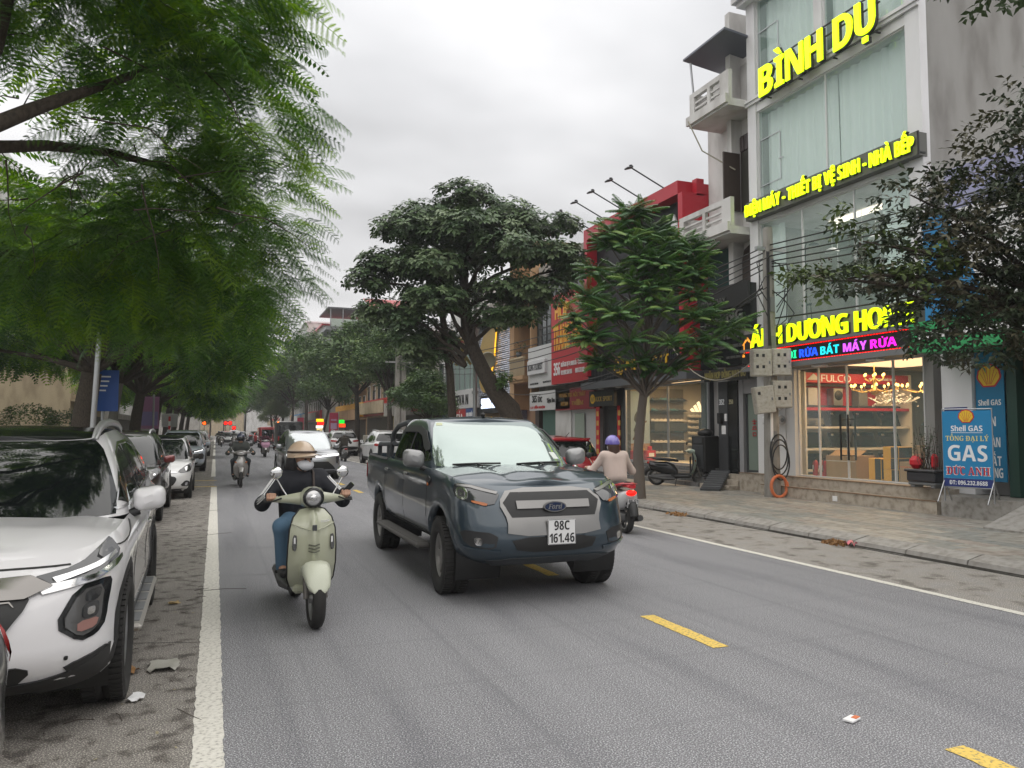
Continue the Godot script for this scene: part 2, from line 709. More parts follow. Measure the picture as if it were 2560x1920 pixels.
	mat("mid_grey", lin(0.17, 0.175, 0.18), 0.5)
	mat("steel", lin(0.42, 0.43, 0.44), 0.35, 0.8)
	mat("white", lin(0.75), 0.5)
	mat("cream", lin(0.62, 0.55, 0.42), 0.6)
	mat("black_gloss", lin(0.012, 0.013, 0.014), 0.12)
	mat("red", lin(0.5, 0.015, 0.025), 0.35)
	mat("sign_red", lin(0.42, 0.012, 0.02), 0.45)
	mat("sign_yellow", lin(0.75, 0.38, 0.03), 0.45)
	mat("sign_blue", lin(0.02, 0.22, 0.48), 0.5)
	mat("navy", lin(0.015, 0.03, 0.16), 0.5)
	mat("sign_green", lin(0.03, 0.3, 0.1), 0.5)
	mat("brown_wood", lin(0.045, 0.03, 0.025), 0.5)
	mat("cardboard", lin(0.38, 0.24, 0.12), 0.8)
	mat("brass", lin(0.6, 0.4, 0.14), 0.3, 0.9)
	mat("orange", lin(0.6, 0.16, 0.06), 0.55)
	mat("wire", lin(0.02), 0.6)
	pane_mat("pane", 0.12)
	pane_mat("pane_green", 0.22, Color(0.72, 0.86, 0.82))

func strip(x0: float, x1: float, z0: float, z1: float, y: float) -> MB:
	var mb := N()
	mb.flat()
	mb.quad(V(x0, y, z0), V(x0, y, z1), V(x1, y, z1), V(x1, y, z0))
	return mb

func ragged(x: float, w: float, z0: float, z1: float, y: float, step := 0.05, wob := 0.006) -> MB:
	var mb := N()
	mb.flat()
	var n := maxi(2, int(absf(z1 - z0) / step))
	var pa := Vector2(x - w / 2, x + w / 2)
	for i in range(1, n + 1):
		var q := Vector2(x - w / 2 + rnd(-wob, wob), x + w / 2 + rnd(-wob, wob))
		var za := lerpf(z0, z1, float(i - 1) / n)
		var zb := lerpf(z0, z1, float(i) / n)
		mb.quad(V(pa.x, y, za), V(q.x, y, zb), V(q.y, y, zb), V(pa.y, y, za))
		pa = q
	return mb

func ground() -> void:
	struct("ground", strip(-700, 700, 400, -900, -0.03), mat("earth", lin(0.12, 0.11, 0.1), 0.9))
	struct("road", strip(-0.0, 6.84, 12, -420, 0.0), M["asphalt"])
	struct("parking_lane", strip(-2.62, 0.0, 12, -420, 0.0), M["parking_asphalt"])
	struct("kerbside_lane", strip(6.84, 8.5, 12, -420, 0.0), M["kerbside_asphalt"])
	struct("gutter", strip(8.5, 8.57, 12, -420, -0.012), M["black"])
	struct("edge_line", ragged(0.0, 0.155, 6, -24.2, 0.004), M["white_road_paint"])
	for z in [[-29.5, -47.0], [-53, -70], [-76, -93], [-99, -140]]:
		struct("edge_line", ragged(-0.03, 0.15, z[0], z[1], 0.004, 0.6), M["white_road_paint"])
	struct("kerbside_line", ragged(6.84, 0.11, 6, -40, 0.004, 0.08, 0.004), M["white_road_paint"])
	struct("kerbside_line", ragged(6.84, 0.11, -40.4, -140, 0.004, 0.6, 0.004), M["white_road_paint"])
	for z in [-3.02, -6.09, -9.2, -12.3, -15.4, -18.5, -21.6, -24.7, -27.8, -30.9, -34.0, -37.1, -40.2, -43.3, -46.4, -49.5]:
		struct("centre_dash", ragged(3.645, 0.14, z + 1.08, z, 0.004), M["yellow_road_paint"])
	for z in [-24.3, -27.2]:
		var mb := N().flat()
		mb.quad(V(-1.9, 0.006, z), V(-1.9, 0.006, z - 0.16), V(0.08, 0.006, z - 0.16), V(0.08, 0.006, z))
		struct("bay_line", mb, M["yellow_road_paint"])
	var kerb := struct("kerb", N().bx(V(8.575, -0.03, 12), V(8.9, 0.02, -420)), M["joint_mortar"])
	var ks := []
	for v in 3:
		var mb := N().flat()
		mb.prism(pv([0, 0.0, 0.03, 0.075, 0.27, 0.128, 0.325, 0.128, 0.325, 0.0]), -0.44 - v * 0.002, 0.44, Transform3D.IDENTITY)
		ks.append(mb.done())
	var z := -1.0
	var far := []
	for i in 90:
		if i < 34:
			var o := obj("kerb_stone", ks[i % 3], M["kerb_concrete"], kerb)
			o.position = V(8.575 + rnd(-0.004, 0.004), rnd(-0.003, 0.003), z)
			o.rotation.y = rnd(-0.004, 0.004)
		else:
			far.append(Transform3D(Basis(), V(8.575, rnd(-0.003, 0.003), z)))
		z -= 0.9
	multi("kerb_stones", ks[0], M["kerb_concrete"], far, [], kerb)
	var pav := struct("pavement", N().bx(V(8.903, -0.03, 12), V(13.4, 0.108, -420)), M["joint_mortar"])
	var tiles := []
	for v in 2:
		tiles.append(N().bbox(Vector3.ZERO, V(0.292, 0.03, 0.592), 0.006).done())
	var rest := [[], [], [], []]
	var count := 0
	for j in 110:
		for i in 12:
			var x := 9.055 + i * 0.3
			var zz := -3.4 - j * 0.6 - (0.3 if i % 2 else 0.0)
			var t := Transform3D(Basis.from_euler(V(rnd(-0.004, 0.004), rnd(-0.004, 0.004), rnd(-0.006, 0.006))), V(x, 0.1125 + rnd(-0.003, 0.003), zz))
			var r := rnd(0, 1)
			var mi := 2 if (j % 9 == 4 or i == 3) and r < 0.75 else 0 if r < 0.45 else 1 if r < 0.75 else 3 if r < 0.87 else 2
			if count < 290 and zz < -5.0 and zz > -19.5:
				var o := obj("paving_slab", tiles[count % 2], M["paving_stone_%d" % mi], pav)
				o.transform = t
				count += 1
			else:
				rest[mi].append(t)
	for mi in 4:
		multi("paving_slabs", tiles[0], M["paving_stone_%d" % mi], rest[mi], [], pav)
	struct("kerb", N().bx(V(-2.9, -0.03, 12), V(-2.62, 0.14, -420)), M["kerb_concrete"])
	struct("pavement", N().bx(V(-8.2, -0.03, 12), V(-2.903, 0.135, -420)), M["paving_stone_0"])
	litter()

func litter() -> void:
	var crumple := func(called: String, label: String, cat: String, at: Vector3, s: Vector3, m: Material, sd: int) -> void:
		rng.seed = sd
		var rows := []
		for i in 5:
			var p := PackedVector3Array()
			for j in 5:
				p.append(V((i / 4.0 - 0.5) * s.x * rnd(0.8, 1.1), absf(rnd(0.1, 1)) * s.y, (j / 4.0 - 0.5) * s.z * rnd(0.7, 1.1)))
			rows.append(p)
		var mb := N()
		mb.grid(rows)
		var o := obj(called, mb, m)
		o.position = at
		o.rotation.y = rnd(0, 6)
		tag(o, label, cat)
	crumple.call("paper_scrap", "crumpled white paper scrap against the front tyre of the white car", "litter", V(-0.42, 0.005, -5.35), V(0.13, 0.03, 0.09), M["white"], 1)
	crumple.call("plastic_sheet", "torn grey plastic sheet lying in the parking lane beside the white line", "litter", V(-0.3, 0.004, -6.0), V(0.26, 0.035, 0.2), mat("grey_plastic", lin(0.35, 0.34, 0.3), 0.4), 2)
	crumple.call("dry_leaf", "curled brown dry leaf between the white tyre and the grey plastic", "leaf", V(-0.5, 0.004, -5.95), V(0.12, 0.04, 0.08), mat("dry_leaf", lin(0.3, 0.16, 0.06), 0.7), 3)
	crumple.call("dry_leaf", "small tan leaf lying near the white car's step board", "leaf", V(-0.33, 0.004, -8.1), V(0.1, 0.03, 0.07), mat("tan_leaf", lin(0.42, 0.3, 0.14), 0.7), 4)
	var pk := thing("cigarette_packet", "flattened white and orange packet on the open asphalt by the last yellow dash", "litter", V(3.43, 0.004, -3.5), 0.35)
	obj("card", N().bbox(V(0, 0.008, 0), V(0.1, 0.014, 0.06), 0.003), M["white"], pk)
	obj("orange_band", N().box(V(0.022, 0.0165, 0.012), V(0.05, 0.003, 0.03)), M["orange"], pk)
	crumple.call("plastic_bag", "pink plastic bag in the gutter at the end of a leaf heap", "litter", V(8.45, 0.005, -8.55), V(0.16, 0.09, 0.12), mat("pink_plastic", lin(0.62, 0.16, 0.2), 0.4), 5)
	rng.seed = 99
	for hp in [[V(8.44, 0.0, -8.85), "heap of dry leaves and paper beside the pink bag"], [V(8.4, 0.0, -12.9), "heap of dry brown leaves in the gutter nearest the riding woman"]]:
		var mb := N()
		mb.flat()
		for i in 60:
			var p: Vector3 = hp[0] + V(rnd(-0.1, 0.1), rnd(0.005, 0.06), rnd(-0.32, 0.32) * rnd(0.2, 1))
			var b := Basis.from_euler(rv(3.0))
			mb.quad(p + b * V(-0.045, 0, 0), p + b * V(0, 0.01, 0.022), p + b * V(0.05, 0, 0), p + b * V(0, 0.006, -0.022))
		stuff(tag(obj("leaf_heap", mb, M["dry_leaf"]), hp[1], "dry leaves"))
	var tw := N()
	for i in 120:
		var x := -0.1 - 2.2 * pow(rnd(0, 1), 1.4)
		var z := -2.2 - 19.0 * pow(rnd(0, 1), 1.3)
		var a := rnd(-0.5, 0.5) + (0.0 if rnd(0, 1) < 0.7 else 1.2)
		var l := rnd(0.03, 0.16) if rnd(0, 1) < 0.85 else rnd(0.2, 0.5)
		var d := V(cos(a), 0, sin(a)) * l
		tw.tube([V(x, 0.004, z), V(x, 0.009, z) + d * 0.5 + V(0, 0, rnd(-0.03, 0.03)), V(x, 0.003, z) + d], 0.0022, 4, false)
	stuff(tag(obj("twig_scatter", tw, mat("twig", lin(0.055, 0.04, 0.03), 0.8)), "dark twigs and leaf stalks strewn over the parking lane", "twigs"))
	var lf := N()
	lf.flat()
	for i in 260:
		var x := -0.15 - 2.3 * rnd(0, 1)
		var z := -2.4 - 16.0 * pow(rnd(0, 1), 1.5)
		if i % 9 == 0:
			x = rnd(0.1, 8.3)
			z = rnd(-3, -18)
		var s := rnd(0.006, 0.022)
		var b := Basis.from_euler(V(rnd(-0.2, 0.2), rnd(0, 6), rnd(-0.2, 0.2)))
		var p := V(x, 0.006, z)
		lf.quad(p + b * V(-s, 0, 0), p + b * V(0, 0, s * 0.5), p + b * V(s, 0, 0), p + b * V(0, 0, -s * 0.5))
	stuff(tag(obj("leaf_crumbs", lf, mat("crumb", lin(0.3, 0.26, 0.16), 0.8)), "pale leaf crumbs sprinkled over the asphalt", "leaf crumbs"))
	var cr := N()
	cr.flat()
	for c in [[0.1, -11.6, 1.2, -11.4], [-2.0, -7.2, -0.1, -6.6], [0.1, -9.5, 0.7, -9.35]]:
		var n := 16
		var a := Vector2(c[0], c[1])
		for i in n:
			var b := Vector2(lerpf(c[0], c[2], (i + 1.0) / n), lerpf(c[1], c[3], (i + 1.0) / n) + rnd(-0.02, 0.02))
			cr.quad(V(a.x, 0.003, a.y - 0.004), V(b.x, 0.003, b.y - 0.004), V(b.x, 0.003, b.y + 0.004), V(a.x, 0.003, a.y + 0.004))
			a = b
	struct("pavement_cracks", cr, M["black"])

func part(called: String, mesh, m: Material, t: Node3D) -> MeshInstance3D:
	var o := obj(called, mesh, m, t)
	o.position = -t.position
	return o

func group_part(called: String, t: Node3D) -> Node3D:
	var o := Node3D.new()
	o.name = called
	t.add_child(o, true)
	o.position = -t.position
	return o

func bx(x0: float, x1: float, y0: float, y1: float, z0: float, z1: float) -> MB:
	return N().bx(V(x0, y0, z0), V(x1, y1, z1))

func curtain(x: float, y0: float, y1: float, z0: float, z1: float, sd: int) -> MB:
	rng.seed = sd
	var a := PackedVector3Array()
	var b := PackedVector3Array()
	var n := int(absf(z1 - z0) / 0.03)
	var ph := 0.0
	for i in n + 1:
		ph += rnd(0.3, 1.1)
		var off := sin(ph) * 0.045 + rnd(-0.006, 0.006)
		a.append(V(x + off * 0.8, y1, lerpf(z0, z1, float(i) / n)))
		b.append(V(x + off * 1.3 + rnd(-0.01, 0.01), y0, lerpf(z0, z1, float(i) / n)))
	return N().grid([a, b])

func glazing(called: String, t: Node3D, x: float, y0: float, y1: float, z0: float, z1: float, mull: Array, trans: Array, fm: Material, pm: Material, w := 0.05) -> void:
	var g := group_part(called, t)
	var zs := [z0] + mull + [z1]
	var ys := [y0] + trans + [y1]
	var f := N()
	f.bx(V(x - 0.03, y0, z0), V(x + 0.03, y0 + w, z1)).bx(V(x - 0.03, y1 - w, z0), V(x + 0.03, y1, z1))
	f.bx(V(x - 0.028, y0 + w, z0), V(x + 0.028, y1 - w, z0 + w)).bx(V(x - 0.028, y0 + w, z1 - w), V(x + 0.028, y1 - w, z1))
	for z in mull:
		f.bx(V(x - 0.026, y0 + w, z - w / 2), V(x + 0.026, y1 - w, z + w / 2))
	for y in trans:
		f.bx(V(x - 0.024, y - w / 2, z0 + w), V(x + 0.024, y + w / 2, z1 - w))
	obj("frame", f, fm, g)
	for i in zs.size() - 1:
		for j in ys.size() - 1:
			obj("pane", N().quad_x(x, ys[j] + 0.01, ys[j + 1] - 0.01, zs[i] + 0.01, zs[i + 1] - 0.01), pm, g)

func appliance_shop() -> void:
	var t := thing("appliance_shop_building", "white glass fronted four storey appliance shop with glowing yellow letters", "building", V(13, 0, -13.5))
	var w: Material = M["white_wall"]
	part("side_wall", bx(12.99, 28, 0, 14, -11.15, -10.95), M["cement_render"], t)
	part("side_wall", bx(13.02, 28, 0, 14, -16.2, -16.0), M["cement_render"], t)
	part("back_wall", bx(18.6, 18.8, 0.5, 14, -16.0, -11.15), mat("inner_white", lin(0.6, 0.58, 0.54), 0.8), t)
	part("ground_floor_slab", bx(13.0, 18.6, 0.1, 0.578, -16.0, -11.15), mat("floor_tile", lin(0.45, 0.38, 0.28), 0.25), t)
	part("floor_slab", bx(13.05, 18.6, 3.3, 3.66, -16.0, -11.15), w, t)
	part("floor_slab", bx(13.05, 18.6, 6.98, 7.42, -16.0, -11.15), w, t)
	part("floor_slab", bx(13.05, 18.6, 9.96, 10.25, -16.0, -11.15), w, t)
	part("floor_slab", bx(13.05, 18.6, 13.0, 13.3, -16.0, -11.15), w, t)
	part("pilaster", bx(12.9, 13.1, 3.62, 14, -16.22, -15.9), w, t)
	part("pilaster", bx(12.9, 13.1, 3.62, 14, -11.28, -10.94), w, t)
	part("pilaster", bx(12.93, 13.08, 10.26, 12.98, -13.82, -13.56), w, t)
	part("spandrel", bx(12.93, 13.08, 6.96, 7.44, -15.9, -11.28), w, t)
	part("spandrel", bx(12.93, 13.08, 9.9, 10.27, -15.9, -11.28), w, t)
	part("cornice", bx(12.8, 12.899, 10.2, 10.27, -16.28, -10.9).bx(V(12.84, 10.12, -16.26), V(12.898, 10.198, -10.92)), w, t)
	part("cornice", bx(12.6, 13.1, 12.98, 13.12, -16.45, -10.9).bx(V(12.7, 12.86, -16.35), V(13.09, 12.978, -10.92)), w, t)
	var steel: Material = M["steel"]
	var alu := mat("white_alu", lin(0.6), 0.4)
	glazing("top_window", t, 13.0, 10.27, 12.86, -15.9, -13.82, [], [], alu, M["pane_green"], 0.04)
	glazing("top_window", t, 13.0, 10.27, 12.86, -13.56, -11.28, [], [], alu, M["pane_green"], 0.04)
	glazing("curtained_window", t, 13.0, 7.44, 9.9, -15.9, -11.28, [-13.55], [], alu, M["pane_green"], 0.03)
	glazing("showroom_window", t, 13.0, 3.66, 6.96, -15.9, -11.28, [-14.4, -12.8], [], alu, M["pane_green"], 0.03)
	for y in [7.9, 10.75]:
		var op := N()
		for e in [[y, -15.84, -15.1, 0], [y + 1.2, -15.84, -15.1, 0]]:
			op.bx(V(12.97, e[0], e[1]), V(12.99, e[0] + 0.02, e[2]))
		for z in [-15.84, -15.1]:
			op.bx(V(12.971, y, z), V(12.989, y + 1.2, z + 0.02))
		op.bx(V(12.95, y + 0.5, -15.13), V(12.97, y + 0.53, -14.98))
		part("casement", op, steel, t)
	var cu := mat("curtain_cloth", lin(0.72, 0.8, 0.78), 0.85)
	cu.backlight_enabled = true
	cu.backlight = Color(0.4, 0.45, 0.44)
	part("curtain", curtain(13.28, 7.44, 9.9, -15.9, -13.5, 1), cu, t)
	part("curtain", curtain(13.3, 7.44, 9.9, -13.48, -11.3, 2), cu, t)
	part("curtain", curtain(13.28, 10.27, 12.86, -15.9, -13.8, 3), cu, t)
	part("curtain", curtain(13.28, 10.27, 12.86, -13.6, -11.3, 4), cu, t)
	part("curtain", curtain(13.28, 3.68, 6.9, -15.9, -15.35, 5), cu, t)
	part("curtain", curtain(13.28, 3.68, 6.9, -12.35, -11.3, 6), cu, t)
	var ye := glow("yellow_sign_glow", Color(0.86, 1.0, 0.02), 0.95)
	var back := mat("sign_back", lin(0.05, 0.05, 0.045), 0.5)
	var mk := func(text: String, zl: float, zr: float, y: float, cap: float, rise: float, x: float) -> void:
		var sg := group_part("sign", t)
		var xf := face(x, y, zl)
		xf.basis.x = V(0, rise, zr - zl).normalized()
		var mb := N()
		letters(mb, text, xf, zr - zl, cap, 0.05, "sans")
		var b2 := N()
		var xb := xf
		xb.origin += V(0.06, -0.012, 0)
		letters(b2, text, xb, zr - zl, cap * 1.02, 0.09, "sans")
		obj("lettering", mb, ye, sg)
		obj("letter_backs", b2, back, sg)
	mk.call("BÌNH DỤ", -15.4, -11.75, 10.02, 0.74, 0.0, 12.62)
	mk.call("ĐIỆN MÁY - THIẾT BỊ VỆ SINH - NHÀ BẾP", -16.1, -10.95, 7.14, 0.3, 0.0, 12.66)
	mk.call("ÁNH DƯƠNG HOME", -15.75, -10.92, 3.72, 0.43, 0.0, 12.5)
	var fr := N()
	for y in [7.06, 7.5]:
		fr.bx(V(12.74, y, -16.15), V(12.77, y + 0.035, -10.9))
	for z in [-16.15, -14.8, -13.5, -12.2, -10.93]:
		fr.bx(V(12.741, 7.09, z), V(12.769, 7.5, z + 0.03)).bx(V(12.77, 7.1, z), V(12.93, 7.13, z + 0.03))
	for y in [9.98, 10.55, 10.8]:
		fr.bx(V(12.7, y, -15.5), V(12.73, y + 0.03, -11.7))
	for z in [-15.3, -14.2, -13.1, -11.9]:
		fr.bx(V(12.73, 10.0, z), V(12.9, 10.03, z + 0.03))
	part("sign_frame", fr, mat("frame_black", lin(0.02), 0.5), t)
	part("sign_band", bx(12.72, 12.99, 7.05, 7.52, -16.14, -10.92), mat("band_dark", lin(0.09, 0.09, 0.08), 0.5), t)
	part("canopy", bx(12.42, 13.05, 3.62, 3.68, -16.1, -10.95), M["mid_grey"], t)
	part("canopy_board", bx(12.58, 13.05, 3.66, 4.2, -16.1, -10.95), mat("canopy_grey", lin(0.22, 0.21, 0.19), 0.5), t)
	part("canopy", bx(12.35, 13.05, 3.12, 3.24, -15.95, -10.95), M["mid_grey"], t)
	var scr := group_part("text_screen", t)
	obj("screen_case", bx(12.46, 12.62, 3.245, 3.62, -15.95, -10.95), M["black"], scr)
	var cols := [Color(0.1, 0.9, 0.5), Color(0.1, 0.85, 0.55), Color(0.1, 0.3, 1.0), Color(0.1, 0.75, 0.8), Color(0.75, 0.3, 0.9), Color(0.9, 0.1, 0.75)]
	var words := [["CẦU", -15.6, -14.75], ["VÒI", -14.6, -14.1], ["RỬA", -14.0, -13.42], ["BÁT", -13.34, -12.8], ["MÁY", -12.68, -12.05], ["RỬA", -11.95, -11.3]]
	for i in words.size():
		var mb := N()
		letters(mb, words[i][0], face(12.455, 3.32, words[i][1]), words[i][2] - words[i][1], 0.18, 0.012)
		obj("glowing_text", mb, glow("led_%d" % i, cols[i], 1.3), scr)
	var dots := N()
	for i in 64:
		var z := -15.9 + i * 0.0775
		dots.bx(V(12.45, 3.25, z), V(12.46, 3.268, z + 0.05)).bx(V(12.45, 3.594, z), V(12.46, 3.612, z + 0.05))
	stuff(obj("border_lights", dots, glow("led_red", Color(1, 0.05, 0.03), 1.5), scr))
	for z in [-15.0, -13.55, -12.0]:
		part("canopy_lamp", N().bbox(V(12.62, 3.1, z), V(0.22, 0.04, 0.3), 0.01), M["white"], t)
	part("shop_pilaster", bx(12.86, 13.06, 0.58, 3.12, -16.0, -14.98), M["white"], t)
	part("shop_pilaster", bx(12.86, 13.06, 0.58, 3.12, -14.95, -14.66), alu, t)
	glazing("shop_window", t, 13.0, 0.58, 3.12, -14.66, -11.15, [-14.0, -13.15, -11.9], [], alu, M["pane"], 0.025)
	for z in [-13.27, -13.05]:
		var hd := N()
		for x in [12.9, 13.1]:
			hd.cyl(V(x, 1.0, z), V(x, 2.0, z), 0.022, -1, 8)
			hd.cyl(V(x, 1.1, z), V(13, 1.1, z), 0.012, -1, 6).cyl(V(x, 1.9, z), V(13, 1.9, z), 0.012, -1, 6)
		part("door_handle", hd, M["black"], t)
	var st := group_part("entrance_steps", t)
	obj("step", bx(12.5, 12.99, 0.1, 0.575, -16.3, -10.32), M["step_stone"], st)
	obj("step", bx(12.2, 12.499, 0.1, 0.36, -15.1, -10.3), M["step_stone"], st)
	obj("step_edge", bx(12.48, 12.56, 0.577, 0.59, -16.3, -10.32).bx(V(12.18, 0.362, -15.1), V(12.26, 0.376, -10.3)), M["step_edge"], st)
	obj("socket_plate", N().bbox(V(12.195, 0.22, -12.75), V(0.02, 0.11, 0.13), 0.006), M["white"], st)
	for i in 3:
		var h := thing("water_heater", ["white water heater on the shop pilaster, topmost of three", "white water heater on the shop pilaster, middle one of three", "white water heater on the shop pilaster, lowest of three"][i], "water heater", V(12.75, 2.66 - i * 0.38, -15.3), 0, "water heaters on display")
		obj("case", N().bbox(V(0, 0, 0), V(0.24, 0.27, 0.62), 0.07), M["white"], h)
		obj("end_cap", N().lathe([Vector2(0.115, 0), Vector2(0.11, 0.02), Vector2(0.0, 0.025)], V(0, 0, 0.31), Basis(Vector3.RIGHT, V(0, 0, 1), Vector3.UP), 20), mat("pale_grey", lin(0.45), 0.4), h)
		obj("dial", N().lathe([Vector2(0.05, 0), Vector2(0.045, 0.012), Vector2(0.0, 0.013)], V(0, 0, 0.335), Basis(Vector3.RIGHT, V(0, 0, 1), Vector3.UP), 14), M["mid_grey"], h)
		obj("panel", N().bbox(V(-0.125, -0.03, 0.1), V(0.01, 0.05, 0.25), 0.004), mat("pale_grey", lin(0.45), 0.4), h)
	shop_goods()
	rng.seed = 77
	part("showroom_wall", bx(16.4, 16.5, 3.66, 6.98, -16.0, -11.15), mat("showroom_grey", lin(0.3, 0.32, 0.31), 0.7), t)
	for i in 15:
		var z := rnd(-15.3, -12.4)
		var x := rnd(13.6, 15.6)
		var y := rnd(4.4, 6.1)
		var p := thing("pendant_lamp", "", "pendant lamp", V(x, y, z), 0, "pendant lamps in the upper showroom")
		p.set_meta("label", "thin pendant lamp hanging among many behind the upper showroom glass")
		obj("cord", N().cyl(V(0, 0.1, 0), V(0, 6.97 - y, 0), 0.006, -1, 5), M["white"], p)
		if i % 3 == 0:
			obj("shade", N().sphere(Vector3.ZERO, V(0.17, 0.11, 0.17), Basis.IDENTITY, 12, 5, 0.0, PI / 2), M["white"], p)
		else:
			obj("shade", N().lathe([Vector2(0.015, 0.12), Vector2(0.03, 0.0), Vector2(0.045, -0.12), Vector2(0.03, -0.2)], Vector3.ZERO, Basis.IDENTITY, 10), mat("glass_shade", lin(0.5, 0.5, 0.46), 0.2), p)
	var bt := thing("bathtub", "white bathtub standing behind the upper showroom glass", "bathtub", V(13.9, 3.66, -13.6))
	obj("tub", N().lathe([Vector2(0.3, 0), Vector2(0.42, 0.1), Vector2(0.5, 0.55), Vector2(0.52, 0.6), Vector2(0.47, 0.58), Vector2(0.38, 0.15), Vector2(0.0, 0.1)], Vector3.ZERO, Basis(V(0.8, 0, 0), Vector3.UP, V(0, 0, 1.4)), 24), M["white"], bt)
	var sh := thing("shower_set", "dark shower column with a round head behind the upper showroom glass", "shower", V(13.6, 4.5, -15.0))
	obj("riser", N().tube([V(0, 0, 0), V(0, 1.7, 0), V(-0.05, 1.78, 0.1), V(-0.05, 1.76, 0.35)], 0.018, 6), M["black"], sh)
	obj("shower_head", N().lathe([Vector2(0.02, 0.06), Vector2(0.12, 0.02), Vector2(0.12, 0.0), Vector2(0, 0)], V(-0.05, 1.68, 0.35), Basis.IDENTITY, 16), M["black"], sh)
	obj("tap", N().bbox(V(-0.04, 0.25, 0.05), V(0.06, 0.06, 0.34), 0.02).tube([V(-0.05, 0.22, 0.2), V(-0.06, -0.2, 0.24), V(-0.05, -0.3, 0.12), V(-0.02, 0.1, 0.02)], 0.01, 5), M["black"], sh)

func shop_goods() -> void:
	var d := thing("display_wall", "white display shelving with a red header seen through the shop window", "display shelf", V(15, 0.58, -15.4))
	var iw := mat("inner_white", lin(0.6, 0.58, 0.54), 0.8)
	part("back_panel", bx(13.1, 17.2, 0.58, 3.12, -15.7, -15.6), iw, d)
	part("header", bx(13.55, 16.95, 2.84, 3.08, -15.6, -15.05), M["sign_red"], d)
	part("red_panel", bx(13.55, 16.95, 2.2, 2.78, -15.6, -15.5), M["sign_red"], d)
	part("red_shelf", bx(13.55, 16.95, 2.15, 2.22, -15.6, -15.05), M["sign_red"], d)
	var lt := N()
	letters(lt, "FULCO", Transform3D(Basis(), V(14.05, 2.87, -15.045)), 0.95, 0.17, 0.01, "sansthin")
	part("lettering", lt, M["white"], d)
	lt = N()
	letters(lt, "CHẤT LƯỢNG NHẬT BẢN", Transform3D(Basis(), V(15.6, 2.93, -15.045)), 0.9, 0.06, 0.01)
	part("lettering", lt, M["white"], d)
	part("emblem", N().prism(pv([-0.2, 0, 0.0, 0.16, 0.24, 0]), 0, 0.01, Transform3D(Basis(), V(13.8, 2.9, -15.045))), mat("pale_grey", lin(0.45), 0.4), d)
	for y in [1.72, 1.18, 0.66]:
		part("shelf", bx(13.55, 16.95, y - 0.02, y + 0.03, -15.6, -15.03), iw, d)
	for x in [13.5, 16.97]:
		part("upright", bx(x, x + 0.05, 0.58, 3.1, -15.6, -15.02), iw, d)
	var first: Node3D = null
	var rown := ["top", "middle", "lowest"]
	for j in 3:
		for i in 4:
			var at := V(13.98 + i * 0.84, 1.76 - j * 0.535, -15.22)
			var lab := "black glass hob leaning on the %s shelf of the shop wall, %s from the window" % [rown[j], ["nearest", "second", "third", "farthest"][i]]
			if first == null:
				first = thing("glass_hob", lab, "hob", at, 0, "hobs on the display wall")
				var b := Basis(Vector3.RIGHT, -0.35)
				obj("glass_plate", N().bbox(b * V(0, 0.2, 0), V(0.66, 0.4, 0.03), 0.01, b), M["black_gloss"], first)
				obj("label_sticker", N().box(b * V(-0.2, 0.33, 0.018), V(0.08, 0.05, 0.004), b), M["white"], first)
			else:
				dup(first, at, 0.0, lab)
	for i in 4:
		var x := 13.95 + i * 0.82
		var h := thing("range_hood", ["grey box range hood on the red shelf, nearest the window", "range hood with a dark round fan on the red shelf", "grey range hood under the crystal chandelier", "pale range hood at the far end of the red shelf"][i], "range hood", V(x, 2.22, -15.3), 0, "range hoods on the red shelf")
		obj("hood_base", N().bbox(V(0, 0.03, 0), V(0.62, 0.05, 0.4), 0.015), [M["dark_grey"], M["black_gloss"]][i % 2], h)
		obj("chimney", N().bbox(V(0, 0.28, -0.05), V(0.3, 0.44, 0.24), 0.01), [mat("pale_grey", lin(0.45), 0.4), M["steel"], M["mid_grey"], mat("cream", lin(0.6), 0.5)][i], h)
		if i == 1:
			obj("fan", N().lathe([Vector2(0.13, 0), Vector2(0.11, 0.03), Vector2(0, 0.03)], V(0, 0.32, 0.07), Basis(Vector3.RIGHT, V(0, 0, 1), Vector3.UP), 16), M["black"], h)
	var wh := thing("wall_hood", "slanted dark grey range hood on the back wall of the shop", "range hood", V(18.55, 1.75, -15.3))
	obj("chimney", N().bbox(V(-0.15, 0.42, 0), V(0.3, 0.6, 0.42), 0.01), M["mid_grey"], wh)
	obj("glass_front", N().prism(pv([-0.02, 0, -0.45, 0.02, -0.3, 0.16, -0.02, 0.2]), -0.42, 0.42), M["dark_grey"], wh)
	for i in 4:
		var e := thing("fire_extinguisher", ["red fire extinguisher at the end nearest the white pilaster", "red fire extinguisher second from the white pilaster", "red fire extinguisher third from the white pilaster", "red fire extinguisher next to the big carton"][i], "fire extinguisher", V(13.35 + 0.05 * (i % 2), 0.58, -14.5 + i * 0.145 - 0.05), 0, "fire extinguishers in the shop window")
		obj("cylinder", N().lathe([Vector2(0.055, 0), Vector2(0.06, 0.02), Vector2(0.06, 0.3), Vector2(0.045, 0.35), Vector2(0.02, 0.37), Vector2(0.0, 0.37)], Vector3.ZERO, Basis.IDENTITY, 14), M["red"], e)
		obj("valve", N().bbox(V(0, 0.4, 0), V(0.03, 0.07, 0.06), 0.008).tube([V(-0.02, 0.39, 0.02), V(-0.07, 0.33, 0.03), V(-0.07, 0.1, 0.02)], 0.01, 5), M["black"], e)
		obj("hose_label", N().box(V(-0.061, 0.2, 0), V(0.004, 0.1, 0.05)), M["white"], e)
